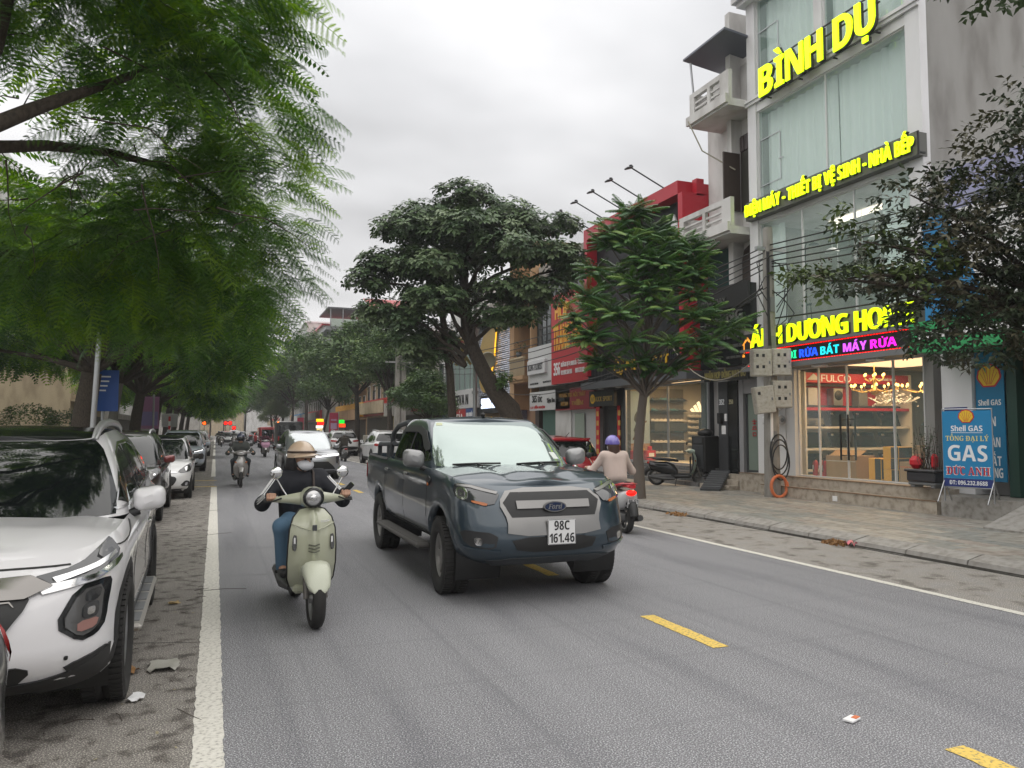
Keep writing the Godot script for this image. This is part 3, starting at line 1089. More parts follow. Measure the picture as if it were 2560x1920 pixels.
	var boxes := [
		["large brown carton with an open flap beside the extinguishers", V(13.6, 0.58, -13.72), V(0.6, 0.5, 0.85), "cardboard", 0.06],
		["black and yellow carton standing alone beside the door handles", V(13.55, 0.58, -12.78), V(0.4, 0.47, 0.34), "sign_yellow", 0.0],
		["yellow carton at the foot of its stack", V(13.6, 0.58, -12.4), V(0.4, 0.24, 0.4), "sign_yellow", 0.03],
		["yellow carton in the middle of its stack", V(13.6, 0.822, -12.4), V(0.4, 0.24, 0.4), "sign_yellow", -0.02],
		["yellow carton topmost of its stack", V(13.6, 1.064, -12.4), V(0.4, 0.24, 0.4), "sign_yellow", 0.02],
		["pale brown carton with an orange band near the right edge of the shop glass", V(13.6, 0.58, -11.95), V(0.45, 0.42, 0.42), "cardboard", 0.0],
		["tall pale carton standing behind the orange banded one", V(14.1, 0.58, -12.0), V(0.4, 0.75, 0.5), "cardboard", 0.1],
	]
	for b in boxes:
		var c := thing("carton", b[0], "carton", b[1], b[4], "cartons in the shop window")
		obj("box", N().bbox(V(0, b[2].y / 2, 0), b[2], 0.006), M[b[3]], c)
		if b[3] == "sign_yellow":
			obj("black_print", N().box(V(-b[2].x / 2 - 0.002, b[2].y * 0.5, b[2].z * 0.25), V(0.003, b[2].y * 0.96, b[2].z * 0.46)), M["black"], c)
			obj("black_print", N().box(V(0, b[2].y * 0.5, b[2].z / 2 + 0.002), V(b[2].x * 0.94, b[2].y * 0.9, 0.003)), M["black"], c)
		else:
			obj("tape", N().box(V(-b[2].x / 2 - 0.002, b[2].y * 0.75, 0), V(0.003, 0.02, b[2].z * 0.96)), M["orange" if b[0].contains("orange") else "cream"], c)
	var fl := group_part("flap", get_node("carton"))
	obj("leaf", N().box(V(13.5, 1.12, -13.72), V(0.32, 0.012, 0.84), Basis(V(0, 0, 1), 0.5)), M["cardboard"], fl)
	var ct := thing("display_counter", "lit glass counter at the right end of the shop window", "counter", V(14.3, 0.58, -11.45))
	obj("base", N().bx(V(-0.3, 0, -0.28), V(0.3, 0.35, 0.28)), M["white"], ct)
	obj("light_strip", N().bx(V(-0.31, 0.36, -0.27), V(0.28, 0.4, 0.27)).bx(V(-0.31, 0.92, -0.27), V(0.28, 0.97, 0.27)), glow("strip_glow", Color(0.9, 0.95, 0.75), 1.4), ct)
	obj("glass_box", N().bx(V(-0.3, 0.41, -0.28), V(0.3, 0.91, 0.28)), mat("counter_glass", lin(0.12, 0.15, 0.12), 0.05), ct)
	chandelier("brass chandelier of two tiers with lit bulbs, left of the window middle", V(15.0, 2.62, -14.3), 0.52, 12, true)
	chandelier("brass chandelier with lit bulbs near the right edge of the shop window", V(15.0, 2.55, -12.75), 0.55, 10, false)
	var cr := thing("crystal_chandelier", "clear crystal chandelier with spread arms between the two brass ones", "chandelier", V(14.8, 2.3, -13.55))
	obj("rod", N().cyl(V(0, 0.1, 0), V(0, 1.0, 0), 0.01, -1, 6), M["steel"], cr)
	var ms := N()
	rng.seed = 31
	for i in 10:
		var a := TAU * i / 10
		ms.tube([V(0, 0.1, 0), V(cos(a) * 0.3, -0.02, sin(a) * 0.3), V(cos(a) * 0.55, 0.12, sin(a) * 0.55)], [0.02, 0.015, 0.012], 5)
	obj("arms", ms, mat("crystal", lin(0.6), 0.05, 0.2), cr)
	var dr := N()
	for i in 90:
		var p := V(rnd(-0.4, 0.4), 0, rnd(-0.4, 0.4))
		p.y = 0.25 - p.length() * 0.5 + rnd(-0.1, 0.1)
		dr.flat().box(p, V(0.025, 0.04, 0.025), Basis.from_euler(rv(3)))
	stuff(obj("crystals", dr, mat("crystal", lin(0.6), 0.05, 0.2), cr))
	var cl := thing("shop_ceiling_light", "long warm ceiling light inside the appliance shop", "ceiling light", V(14.9, 3.26, -13.3))
	obj("diffuser", N().bbox(Vector3.ZERO, V(2.6, 0.04, 2.6), 0.01), glow("warm_panel", Color(1, 0.86, 0.66), 1.0), cl)
	area_light(cl, V(0, -0.03, 0), Vector2(2.5, 2.5), Color(1, 0.84, 0.62), 8.0)
	var ul := thing("showroom_ceiling_light", "cool ceiling light inside the upper showroom", "ceiling light", V(14.6, 6.94, -13.6))
	obj("diffuser", N().bbox(Vector3.ZERO, V(0.3, 0.04, 3.0), 0.01), glow("cool_panel", Color(1, 0.97, 0.9), 1.2), ul)
	area_light(ul, V(0, -0.03, 0), Vector2(0.3, 3.0), Color(1, 0.98, 0.94), 3.0)

func area_light(parent: Node3D, at: Vector3, size: Vector2, c: Color, e: float) -> void:
	var l := AreaLight3D.new()
	l.name = "lamp_light"
	l.area_size = size
	l.light_color = c
	l.light_energy = e
	l.area_range = 12.0
	l.shadow_enabled = true
	parent.add_child(l, true)
	l.position = at
	l.rotation.x = -PI / 2

func chandelier(label: String, at: Vector3, r: float, n: int, two: bool) -> void:
	var c := thing("chandelier", label, "chandelier", at)
	obj("rod", N().cyl(V(0, 0, 0), V(0, 3.2 - at.y + 0.05, 0), 0.015, -1, 6), M["brass"], c)
	obj("hub", N().lathe([Vector2(0.02, 0.35), Vector2(0.06, 0.2), Vector2(0.03, 0.1), Vector2(0.12, 0.0), Vector2(0.08, -0.08), Vector2(0.0, -0.12)], Vector3.ZERO, Basis.IDENTITY, 14), M["brass"], c)
	for tier in (2 if two else 1):
		var rr := r * (1.0 - 0.55 * tier)
		for i in (n - tier * 6):
			var a := TAU * i / (n - tier * 6) + 0.2
			var d := V(cos(a), 0, sin(a))
			var y := 0.26 * tier
			obj("arm", N().tube([V(0, y + 0.05, 0), d * rr * 0.5 + V(0, y - 0.04, 0), d * rr + V(0, y + 0.03, 0), d * rr + V(0, y + 0.09, 0)], 0.012, 5), M["brass"], c)
			obj("bulb", N().sphere(d * rr + V(0, y + 0.125, 0), V(0.028, 0.04, 0.028), Basis.IDENTITY, 8, 5), glow("bulb_glow", Color(1, 0.8, 0.42), 3.5), c)
	if not two:
		obj("bowl", N().sphere(V(0, -0.02, 0), V(0.16, 0.07, 0.16), Basis.IDENTITY, 14, 6, -PI / 2, 0.0), glow("bowl_glow", Color(1, 0.86, 0.5), 1.8), c)

func emblem_shell(parent: Node3D, xf: Transform3D, w: float) -> void:
	var n := 7
	var outer := PackedVector2Array()
	var inner := PackedVector2Array()
	for k in 2:
		var p: PackedVector2Array = [outer, inner][k]
		var s: float = [1.0, 0.86][k]
		for i in n * 4 + 1:
			var a := lerpf(-0.32, PI + 0.32, float(i) / (n * 4))
			var r := w * 0.5 * s * (0.97 + 0.05 * absf(sin(float(i) / 4.0 * PI)))
			p.append(Vector2(cos(a) * r, sin(a) * r * 0.98))
		p.append(Vector2(-w * 0.25 * s, -w * 0.42 * s))
		p.append(Vector2(w * 0.25 * s, -w * 0.42 * s))
		if k == 0:
			outer = p
		else:
			inner = p
	var e := Node3D.new()
	e.name = "scallop_emblem"
	parent.add_child(e, true)
	e.position = -parent.position if parent.rotation == Vector3.ZERO else Vector3.ZERO
	obj("red_rim", N().prism(outer, 0.0, 0.004, xf), M["red"], e)
	obj("yellow_fan", N().prism(inner, 0.0, 0.008, xf), mat("shell_yellow", lin(0.75, 0.5, 0.03), 0.4), e)
	var g := N()
	for i in range(1, n):
		var a := lerpf(-0.1, PI + 0.1, float(i) / n)
		var d := Vector2(cos(a), sin(a))
		var q := Vector2(-d.y, d.x) * w * 0.011
		var a0 := Vector2(d.x * w * 0.1, -w * 0.32)
		var a1 := d * w * 0.38
		g.prism(PackedVector2Array([a0 - q, a0 + q, a1 + q, a1 - q]), 0.008, 0.0095, xf)
	obj("grooves", g, M["red"], e)

func gas_shop() -> void:
	var t := thing("gas_shop_building", "low gas shop with green awning, white pillar and folding gate", "building", V(13, 0, -9))
	part("wall", bx(13.3, 26, 0, 6.4, -10.9, -2.0), M["white_plaster"], t)
	part("white_pillar", bx(12.8, 13.3, 0.5, 3.1, -10.62, -10.0), M["white_wall"], t)
	part("floor", bx(12.25, 13.3, 0.09, 0.49, -10.25, -2.0), M["kerb_concrete"], t)
	part("awning", bx(11.95, 13.3, 3.08, 3.3, -10.5, -2.0), M["sign_green"], t)
	part("awning", bx(11.9, 11.99, 3.06, 3.62, -10.52, -2.0), M["sign_green"], t)
	part("awning_band", bx(11.88, 11.91, 3.3, 3.42, -10.3, -2.0), M["white"], t)
	part("fascia", bx(12.3, 12.4, 3.64, 5.6, -10.5, -2.0), M["sign_blue"], t)
	part("fascia_panel", N().prism(pv([1.4, 0, 8.4, 0, 8.4, 1.96, 0.5, 1.96]), 0.0, 0.02, face(12.29, 3.64, -10.5)), M["white"], t)
	part("wall_above", bx(12.9, 13.3, 5.6, 6.6, -10.5, -2.0), mat("lilac_wall", lin(0.3, 0.3, 0.45), 0.7), t)
	var gate := group_part("folding_gate", t)
	var rust := mat("gate_brown", lin(0.16, 0.09, 0.045), 0.6)
	for i in 26:
		var z := -9.2 + i * 0.13
		obj("bar", bx(13.05, 13.09, 0.5, 3.0, z, z + 0.022), rust, gate)
		if i < 25:
			for y in [0.75, 1.1, 1.75, 2.1, 2.6]:
				obj("lattice_strip", N().cyl(V(13.03, y - 0.16, z + 0.01), V(13.03, y + 0.16, z + 0.14), 0.009, -1, 4, false).cyl(V(13.02, y + 0.16, z + 0.01), V(13.02, y - 0.16, z + 0.14), 0.009, -1, 4, false), rust, gate)
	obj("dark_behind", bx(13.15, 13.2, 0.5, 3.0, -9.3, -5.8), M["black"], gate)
	part("gate_post", bx(12.9, 13.25, 0.5, 3.1, -9.42, -9.24), mat("post_green", lin(0.02, 0.06, 0.045), 0.5), t)
	var num := N()
	letters(num, "NGÔ GIA TỰ", face(12.79, 2.86, -10.58), 0.5, 0.1, 0.012)
	part("street_lettering", num, M["black"], t)
	part("name_plate", bx(12.78, 12.8, 1.72, 2.08, -10.56, -10.1), M["navy"], t)
	var np := N()
	letters(np, "CÔNG TY TNHH", face(12.777, 1.97, -10.46), 0.26, 0.035, 0.004)
	letters(np, "ÁNH DƯƠNG HOME", face(12.777, 1.87, -10.53), 0.4, 0.06, 0.004)
	letters(np, "ĐT: 0222 3825 968", face(12.777, 1.79, -10.48), 0.3, 0.026, 0.004)
	part("plate_lettering", np, mat("plate_blue", lin(0.5, 0.55, 0.75), 0.5), t)
	var b := thing("wall_banner", "tall blue banner with a yellow scallop hanging between pillar and gate", "banner", V(12.86, 0, -9.7))
	part("cloth", bx(12.87, 12.89, 0.75, 3.06, -9.98, -9.44), mat("banner_blue", lin(0.01, 0.17, 0.33), 0.5), b)
	emblem_shell(b, face(12.865, 2.62, -9.71), 0.46)
	var tx := N()
	letters(tx, "Shell GAS", face(12.866, 2.1, -9.93), 0.43, 0.1, 0.004)
	for w in [["AN", 1.75, 0.2], ["TOÀN", 1.38, 0.34], ["CHẤT", 1.05, 0.36], ["LƯỢNG", 0.84, 0.4]]:
		letters(tx, w[0], face(12.866, w[1] - 0.02, -9.71 - w[2] / 2), w[2], 0.17, 0.004)
	part("lettering", tx, M["white"], b)
	var s := thing("gas_sign", "blue standing sign on a metal frame reading gas, on the kerbstone ledge", "sign", V(12.0, 0.45, -9.5), 0.0)
	var sx := Transform3D(Basis(Vector3.UP, -PI / 2 + 0.3), V(0, 0.24, 0))
	var pan := group_part("panel", s)
	pan.position = Vector3.ZERO
	pan.transform = sx
	var W := 0.78
	obj("sheet", N().prism(pv([-W / 2, 0.14, W / 2, 0.14, W / 2, 1.3, -W / 2, 1.3]), -0.012, 0.0), mat("gas_blue", lin(0.01, 0.2, 0.42), 0.45), pan)
	obj("foot_band", N().prism(pv([-W / 2, 0.0, W / 2, 0.0, W / 2, 0.138, -W / 2, 0.138]), -0.012, 0.0), M["navy"], pan)
	var fr := N()
	for x in [-W / 2, W / 2]:
		fr.cyl(V(x, -0.26, -0.015), V(x, 1.34, -0.015), 0.014, -1, 6)
		fr.cyl(V(x, 0.1, -0.015), V(x, -0.26, 0.26), 0.012, -1, 6).cyl(V(x, 0.1, -0.015), V(x, -0.26, -0.28), 0.012, -1, 6)
	fr.cyl(V(-W / 2, 1.33, -0.015), V(W / 2, 1.33, -0.015), 0.014, -1, 6).cyl(V(-W / 2, -0.01, -0.015), V(W / 2, -0.01, -0.015), 0.012, -1, 6)
	obj("frame", fr, M["steel"], pan)
	var wh := N()
	letters(wh, "Shell GAS", Transform3D(Basis(), V(-0.25, 0.95, 0.001)), 0.5, 0.095, 0.004)
	wh.box(V(0, 0.925, 0.001), V(0.5, 0.008, 0.004))
	letters(wh, "GAS", Transform3D(Basis(), V(-0.31, 0.44, 0.001)), 0.62, 0.27, 0.004)
	letters(wh, "ĐT: 096.232.8688", Transform3D(Basis(), V(-0.3, 0.035, 0.001)), 0.6, 0.07, 0.004)
	obj("white_lettering", wh, mat("letter_white", lin(0.72, 0.74, 0.76), 0.5), pan)
	var yl := N()
	letters(yl, "TỔNG ĐẠI LÝ", Transform3D(Basis(), V(-0.34, 0.785, 0.001)), 0.68, 0.085, 0.004, "serif")
	obj("yellow_lettering", yl, mat("letter_yellow", lin(0.7, 0.6, 0.2), 0.5), pan)
	var rd := N()
	letters(rd, "ĐỨC ANH", Transform3D(Basis(), V(-0.34, 0.205, 0.002)), 0.68, 0.13, 0.004, "serif")
	obj("red_lettering", rd, M["red"], pan)
	var rb := N()
	letters(rb, "ĐỨC ANH", Transform3D(Basis(), V(-0.352, 0.196, 0.0)), 0.705, 0.15, 0.004, "serif")
	obj("letter_outline", rb, M["white"], pan)
	emblem_shell(pan, Transform3D(Basis(), V(0, 1.2, 0.002)), 0.25)
	var p := thing("bonsai_pot", "dark rectangular pot with a twiggy bush and red ornaments beside the gas sign", "potted plant", V(12.35, 0.6, -10.62))
	obj("pot", N().bbox(V(0, 0.2, 0), V(0.36, 0.2, 0.62), 0.03).bbox(V(0, 0.31, 0), V(0.42, 0.05, 0.68), 0.02), mat("pot_glaze", lin(0.035, 0.035, 0.04), 0.3), p)
	obj("stand", N().bbox(V(0, 0.07, 0), V(0.3, 0.06, 0.6), 0.02).bbox(V(0, 0.02, -0.22), V(0.26, 0.06, 0.1), 0.02).bbox(V(0, 0.02, 0.22), V(0.26, 0.06, 0.1), 0.02), M["mid_grey"], p)
	rng.seed = 12
	var tw := N()
	var lv := N().flat()
	for i in 40:
		var a := V(rnd(-0.1, 0.1), 0.33, rnd(-0.25, 0.25))
		var q := a + V(rnd(-0.15, 0.15), rnd(0.3, 0.85), rnd(-0.2, 0.2))
		tw.tube([a, a.lerp(q, 0.5) + rv(0.03), q], [0.008, 0.005, 0.002], 4, false)
		for k in 7:
			var c := a.lerp(q, rnd(0.4, 1.0)) + rv(0.03)
			var bb := Basis.from_euler(rv(3))
			lv.quad(c - bb.x * 0.02, c + bb.z * 0.009, c + bb.x * 0.02, c - bb.z * 0.009)
	obj("twigs", tw, mat("twig", lin(0.055, 0.04, 0.03), 0.8), p)
	stuff(obj("leaves", lv, mat("bush_leaf", lin(0.04, 0.07, 0.03), 0.6), p))
	obj("red_ornament", N().bbox(V(-0.08, 0.46, -0.16), V(0.2, 0.24, 0.26), 0.08), M["red"], p)
	obj("red_ornament", N().bbox(V(0.02, 0.48, 0.16), V(0.12, 0.28, 0.14), 0.05), M["red"], p)
	var rp := thing("steel_ramp", "grey sheet ramp leaning on the gas shop ledge at the picture edge", "ramp", V(11.85, 0.12, -7.9))
	obj("plate", N().prism(pv([-0.7, 0.0, 0.4, 0.36, 0.4, 0.4, -0.7, 0.04]), -0.7, 0.7), M["kerb_concrete"], rp)

func white_house() -> void:
	var t := thing("balcony_house", "white house with two slotted balconies above a black tailor's shop", "building", V(13, 0, -17.3))
	var w: Material = M["white_plaster"]
	part("wall", bx(13.35, 26, 0, 11.7, -18.6, -16.24), w, t)
	part("wall_edge", bx(13.0, 13.6, 5.4, 13.2, -17.25, -17.05), w, t)
	for y in [6.75, 10.15]:
		var b := group_part("balcony", t)
		var zl := -18.6 if y < 8 else -18.0
		obj("slab", bx(12.3, 13.35, y, y + 0.2, zl, -16.24), w, b)
		obj("slab_edge", bx(12.22, 12.299, y + 0.06, y + 0.3, zl - 0.05, -16.24), w, b)
		var p := N()
		var h := 0.82
		p.bx(V(12.32, y + 0.2, zl), V(12.44, y + 0.36, -16.24)).bx(V(12.32, y + h, zl), V(12.44, y + h + 0.14, -16.24))
		for q in [[zl, zl + 0.22], [(zl - 16.24) / 2 - 0.06, (zl - 16.24) / 2 + 0.06], [-16.62, -16.24]]:
			p.bx(V(12.322, y + 0.36, q[0]), V(12.438, y + h, q[1]))
		obj("parapet", p, w, b)
		for k in 2:
			obj("rail", bx(12.35, 12.41, y + 0.47 + k * 0.16, y + 0.52 + k * 0.16, zl + 0.22, -16.62), w, b)
		obj("side_parapet", bx(12.44, 13.35, y + 0.2, y + h + 0.14, zl, zl + 0.1), w, b)
	part("canopy", N().box(V(12.8, 12.05, -17.1), V(1.3, 0.06, 1.9), Basis(V(0, 0, 1), -0.12)), mat("blue_grey", lin(0.1, 0.11, 0.14), 0.5), t)
	part("canopy_post", N().cyl(V(12.4, 11.0, -17.9), V(12.3, 12.0, -17.9), 0.03, -1, 6), M["steel"], t)
	var win := group_part("shuttered_window", t)
	obj("window_frame", bx(13.28, 13.36, 7.6, 9.7, -17.02, -16.24), M["brown_wood"], win)
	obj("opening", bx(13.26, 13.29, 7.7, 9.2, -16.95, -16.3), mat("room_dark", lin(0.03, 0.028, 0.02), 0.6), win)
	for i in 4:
		obj("carved_panel", N().bbox(V(13.26, 9.45, -16.93 + i * 0.19), V(0.04, 0.4, 0.15), 0.01), mat("carved_wood", lin(0.06, 0.045, 0.045), 0.5), win)
	obj("shutter", N().bbox(V(12.95, 8.4, -17.0), V(0.55, 1.6, 0.05), 0.01), M["brown_wood"], win)
	part("green_glass", bx(13.2, 13.34, 5.3, 6.72, -18.5, -17.3), mat("dark_green_glass", lin(0.02, 0.06, 0.055), 0.1), t)
	part("arched_door", N().prism(pv([0, 0, 0.7, 0, 0.7, 1.0, 0.6, 1.25, 0.35, 1.35, 0.1, 1.25, 0, 1.0]), 0, 0.05, face(13.34, 5.3, -17.05)), M["brown_wood"], t)
	var s := thing("tailor_sign", "large black tailor's signboard with faded silver lettering", "sign", V(12.7, 0, -17.2))
	part("board", bx(12.7, 12.95, 3.35, 5.45, -18.2, -16.0), M["black_gloss"], s)
	part("top_board", bx(12.62, 12.698, 4.9, 5.5, -18.2, -16.0), M["black"], s)
	var sl := mat("dull_silver", lin(0.16, 0.16, 0.15), 0.4, 0.4)
	for l in [["nhà may", 5.1, 12.61, -18.0, 1.1, 0.13, "serifthin"], ["PHÙNG", 4.55, 12.69, -17.9, 1.6, 0.26, "sans"], ["GILET-VESTON", 4.08, 12.69, -17.95, 1.75, 0.24, "sans"], ["THỜI TRANG CÔNG SỞ NAM-NỮ", 3.83, 12.69, -18.0, 1.7, 0.09, "sans"], ["ĐC: 350 NGÔ GIA TỰ", 3.55, 12.69, -18.05, 0.8, 0.06, "sans"], ["ĐT: 0915 289 246", 3.55, 12.69, -17.0, 0.75, 0.06, "sans"]]:
		var mb := N()
		letters(mb, l[0], face(l[2], l[1], l[3]), l[4], l[5], 0.02, l[6])
		part("lettering", mb, sl, s)
	part("lower_board", bx(12.6, 12.68, 2.98, 3.3, -17.9, -16.05), M["black"], s)
	var lb := N()
	letters(lb, "NHẬN HỢP ĐỒNG MAY ĐO", face(12.59, 3.04, -17.85), 1.75, 0.18, 0.012)
	part("lettering", lb, mat("olive_letters", lin(0.22, 0.19, 0.06), 0.5), s)
	part("pillar", bx(12.95, 13.36, 0.5, 2.98, -17.75, -17.35), mat("anthracite", lin(0.05, 0.052, 0.056), 0.5), t)
	part("black_post", bx(12.96, 13.36, 0.5, 2.98, -17.33, -16.95), M["black_gloss"], t)
	part("door_frame", bx(13.0, 13.36, 0.5, 2.98, -16.93, -16.75).bx(V(13.02, 2.62, -16.75), V(13.36, 2.98, -16.02)), mat("frame_grey", lin(0.3, 0.3, 0.31), 0.5), t)
	part("glass_door", bx(13.1, 13.14, 0.52, 2.6, -16.74, -16.02), mat("frosted_green", lin(0.2, 0.25, 0.21), 0.3), t)
	part("door_rail", bx(13.08, 13.16, 0.5, 0.62, -16.74, -16.02).bx(V(13.08, 0.62, -16.74), V(13.16, 2.6, -16.68)), M["dark_grey"], t)
	var hy := N()
	var hf := face(13.09, 1.62, -16.42)
	for q in [[-0.06, 0.2, 0.12, 0.02], [-0.09, 0.26, 0.18, 0.02], [-0.06, 0.12, 0.12, 0.02], [-0.1, 0.05, 0.2, 0.02], [-0.06, -0.04, 0.12, 0.02], [-0.06, -0.12, 0.12, 0.02], [0.05, -0.12, 0.02, 0.1], [-0.07, -0.12, 0.02, 0.1], [-0.01, 0.18, 0.02, 0.14], [-0.06, 0.06, 0.02, 0.08], [0.05, 0.06, 0.02, 0.08]]:
		hy.flat().prism(PackedVector2Array([Vector2(q[0], q[1]), Vector2(q[0] + q[2], q[1]), Vector2(q[0] + q[2], q[1] + q[3]), Vector2(q[0], q[1] + q[3])]), 0.0, 0.006, hf)
	part("paper_cut", hy, M["red"], t)
	var nm := N()
	letters(nm, "352", face(12.94, 2.35, -17.7), 0.22, 0.15, 0.012)
	part("house_number", nm, mat("letter_white", lin(0.72, 0.74, 0.76), 0.5), t)
	nm = N()
	letters(nm, "350", face(12.95, 2.36, -17.28), 0.18, 0.12, 0.012)
	part("house_number", nm, mat("number_gold", lin(0.5, 0.46, 0.3), 0.4, 0.3), t)
	part("notice", bx(12.935, 12.945, 1.55, 1.78, -17.6, -17.42), M["white"], t)
	part("intercom", N().bbox(V(12.93, 2.0, -17.4), V(0.04, 0.2, 0.09), 0.01), M["white"], t)
	part("speaker_box", N().bbox(V(12.9, 1.98, -17.62), V(0.12, 0.3, 0.14), 0.02), M["black"], t)
	var st := group_part("door_steps", t)
	for i in 3:
		obj("step", bx(12.2 + i * 0.26, 13.36 if i == 2 else 12.46 + i * 0.26, 0.1, 0.24 + i * 0.13, -17.6, -16.32), M["step_stone"], st)
	var lg := thing("house_logo_sign", "small black sign with a gold house outline beside the concrete post", "sign", V(12.6, 3.6, -15.95))
	part("board", bx(12.55, 12.62, 3.35, 4.08, -16.18, -15.72), M["black"], lg)
	var gm := glow("logo_gold", Color(0.95, 0.62, 0.2), 0.8)
	var ho := N()
	var xf := face(12.545, 3.62, -15.95)
	for q in [[-0.13, 0, -0.13, 0.24], [-0.13, 0.24, 0.0, 0.38], [0.0, 0.38, 0.13, 0.24], [0.13, 0.24, 0.13, 0.0], [0.13, 0.0, -0.13, 0.0], [-0.18, 0.2, 0.0, 0.33], [0.0, 0.33, 0.08, 0.26]]:
		ho.cyl(xf * V(q[0], q[1], 0), xf * V(q[2], q[3], 0), 0.014, -1, 5)
	part("house_outline", ho, gm, lg)
	var ht := N()
	letters(ht, "ÁNH DƯƠNG", face(12.545, 3.51, -16.15), 0.4, 0.065, 0.01)
	letters(ht, "HOME", face(12.545, 3.42, -16.03), 0.16, 0.045, 0.01)
	part("lettering", ht, gm, lg)
	var sp := thing("loudspeaker", "black loudspeaker cabinet standing on the steps between the shop windows", "loudspeaker", V(12.75, 0.5, -18.1))
	obj("cabinet", N().bbox(V(0, 0.5, 0), V(0.5, 1.0, 0.62), 0.03), M["black"], sp)
	obj("grille", N().bbox(V(-0.255, 0.42, 0), V(0.02, 0.66, 0.5), 0.008), M["dark_grey"], sp)
	obj("horn", N().prism(pv([-0.2, 0.8, 0.2, 0.8, 0.2, 0.95, -0.2, 0.95]), 0.25, 0.262, face(0, 0, 0)), M["dark_grey"], sp)
	obj("bundle", N().sphere(V(0, 1.08, 0), V(0.2, 0.12, 0.26), Basis.IDENTITY, 10, 6), M["black"], sp)
	var r := thing("step_ramp", "ribbed grey ramp laid on the steps in front of the glass door", "ramp", V(12.2, 0.13, -16.9))
	var rb := Transform3D(Basis(Vector3.UP, 0.75), Vector3.ZERO)
	obj("plate", N().prism(pv([-0.7, 0.0, 0.75, 0.4, 0.75, 0.45, -0.7, 0.05]), -0.25, 0.25, rb), M["dark_grey"], r)
	for i in 8:
		var x := -0.55 + i * 0.16
		obj("rib", N().box(rb * V(x, 0.06 + (x + 0.7) * 0.276, 0), V(0.04, 0.02, 0.46), rb.basis), M["mid_grey"], r)

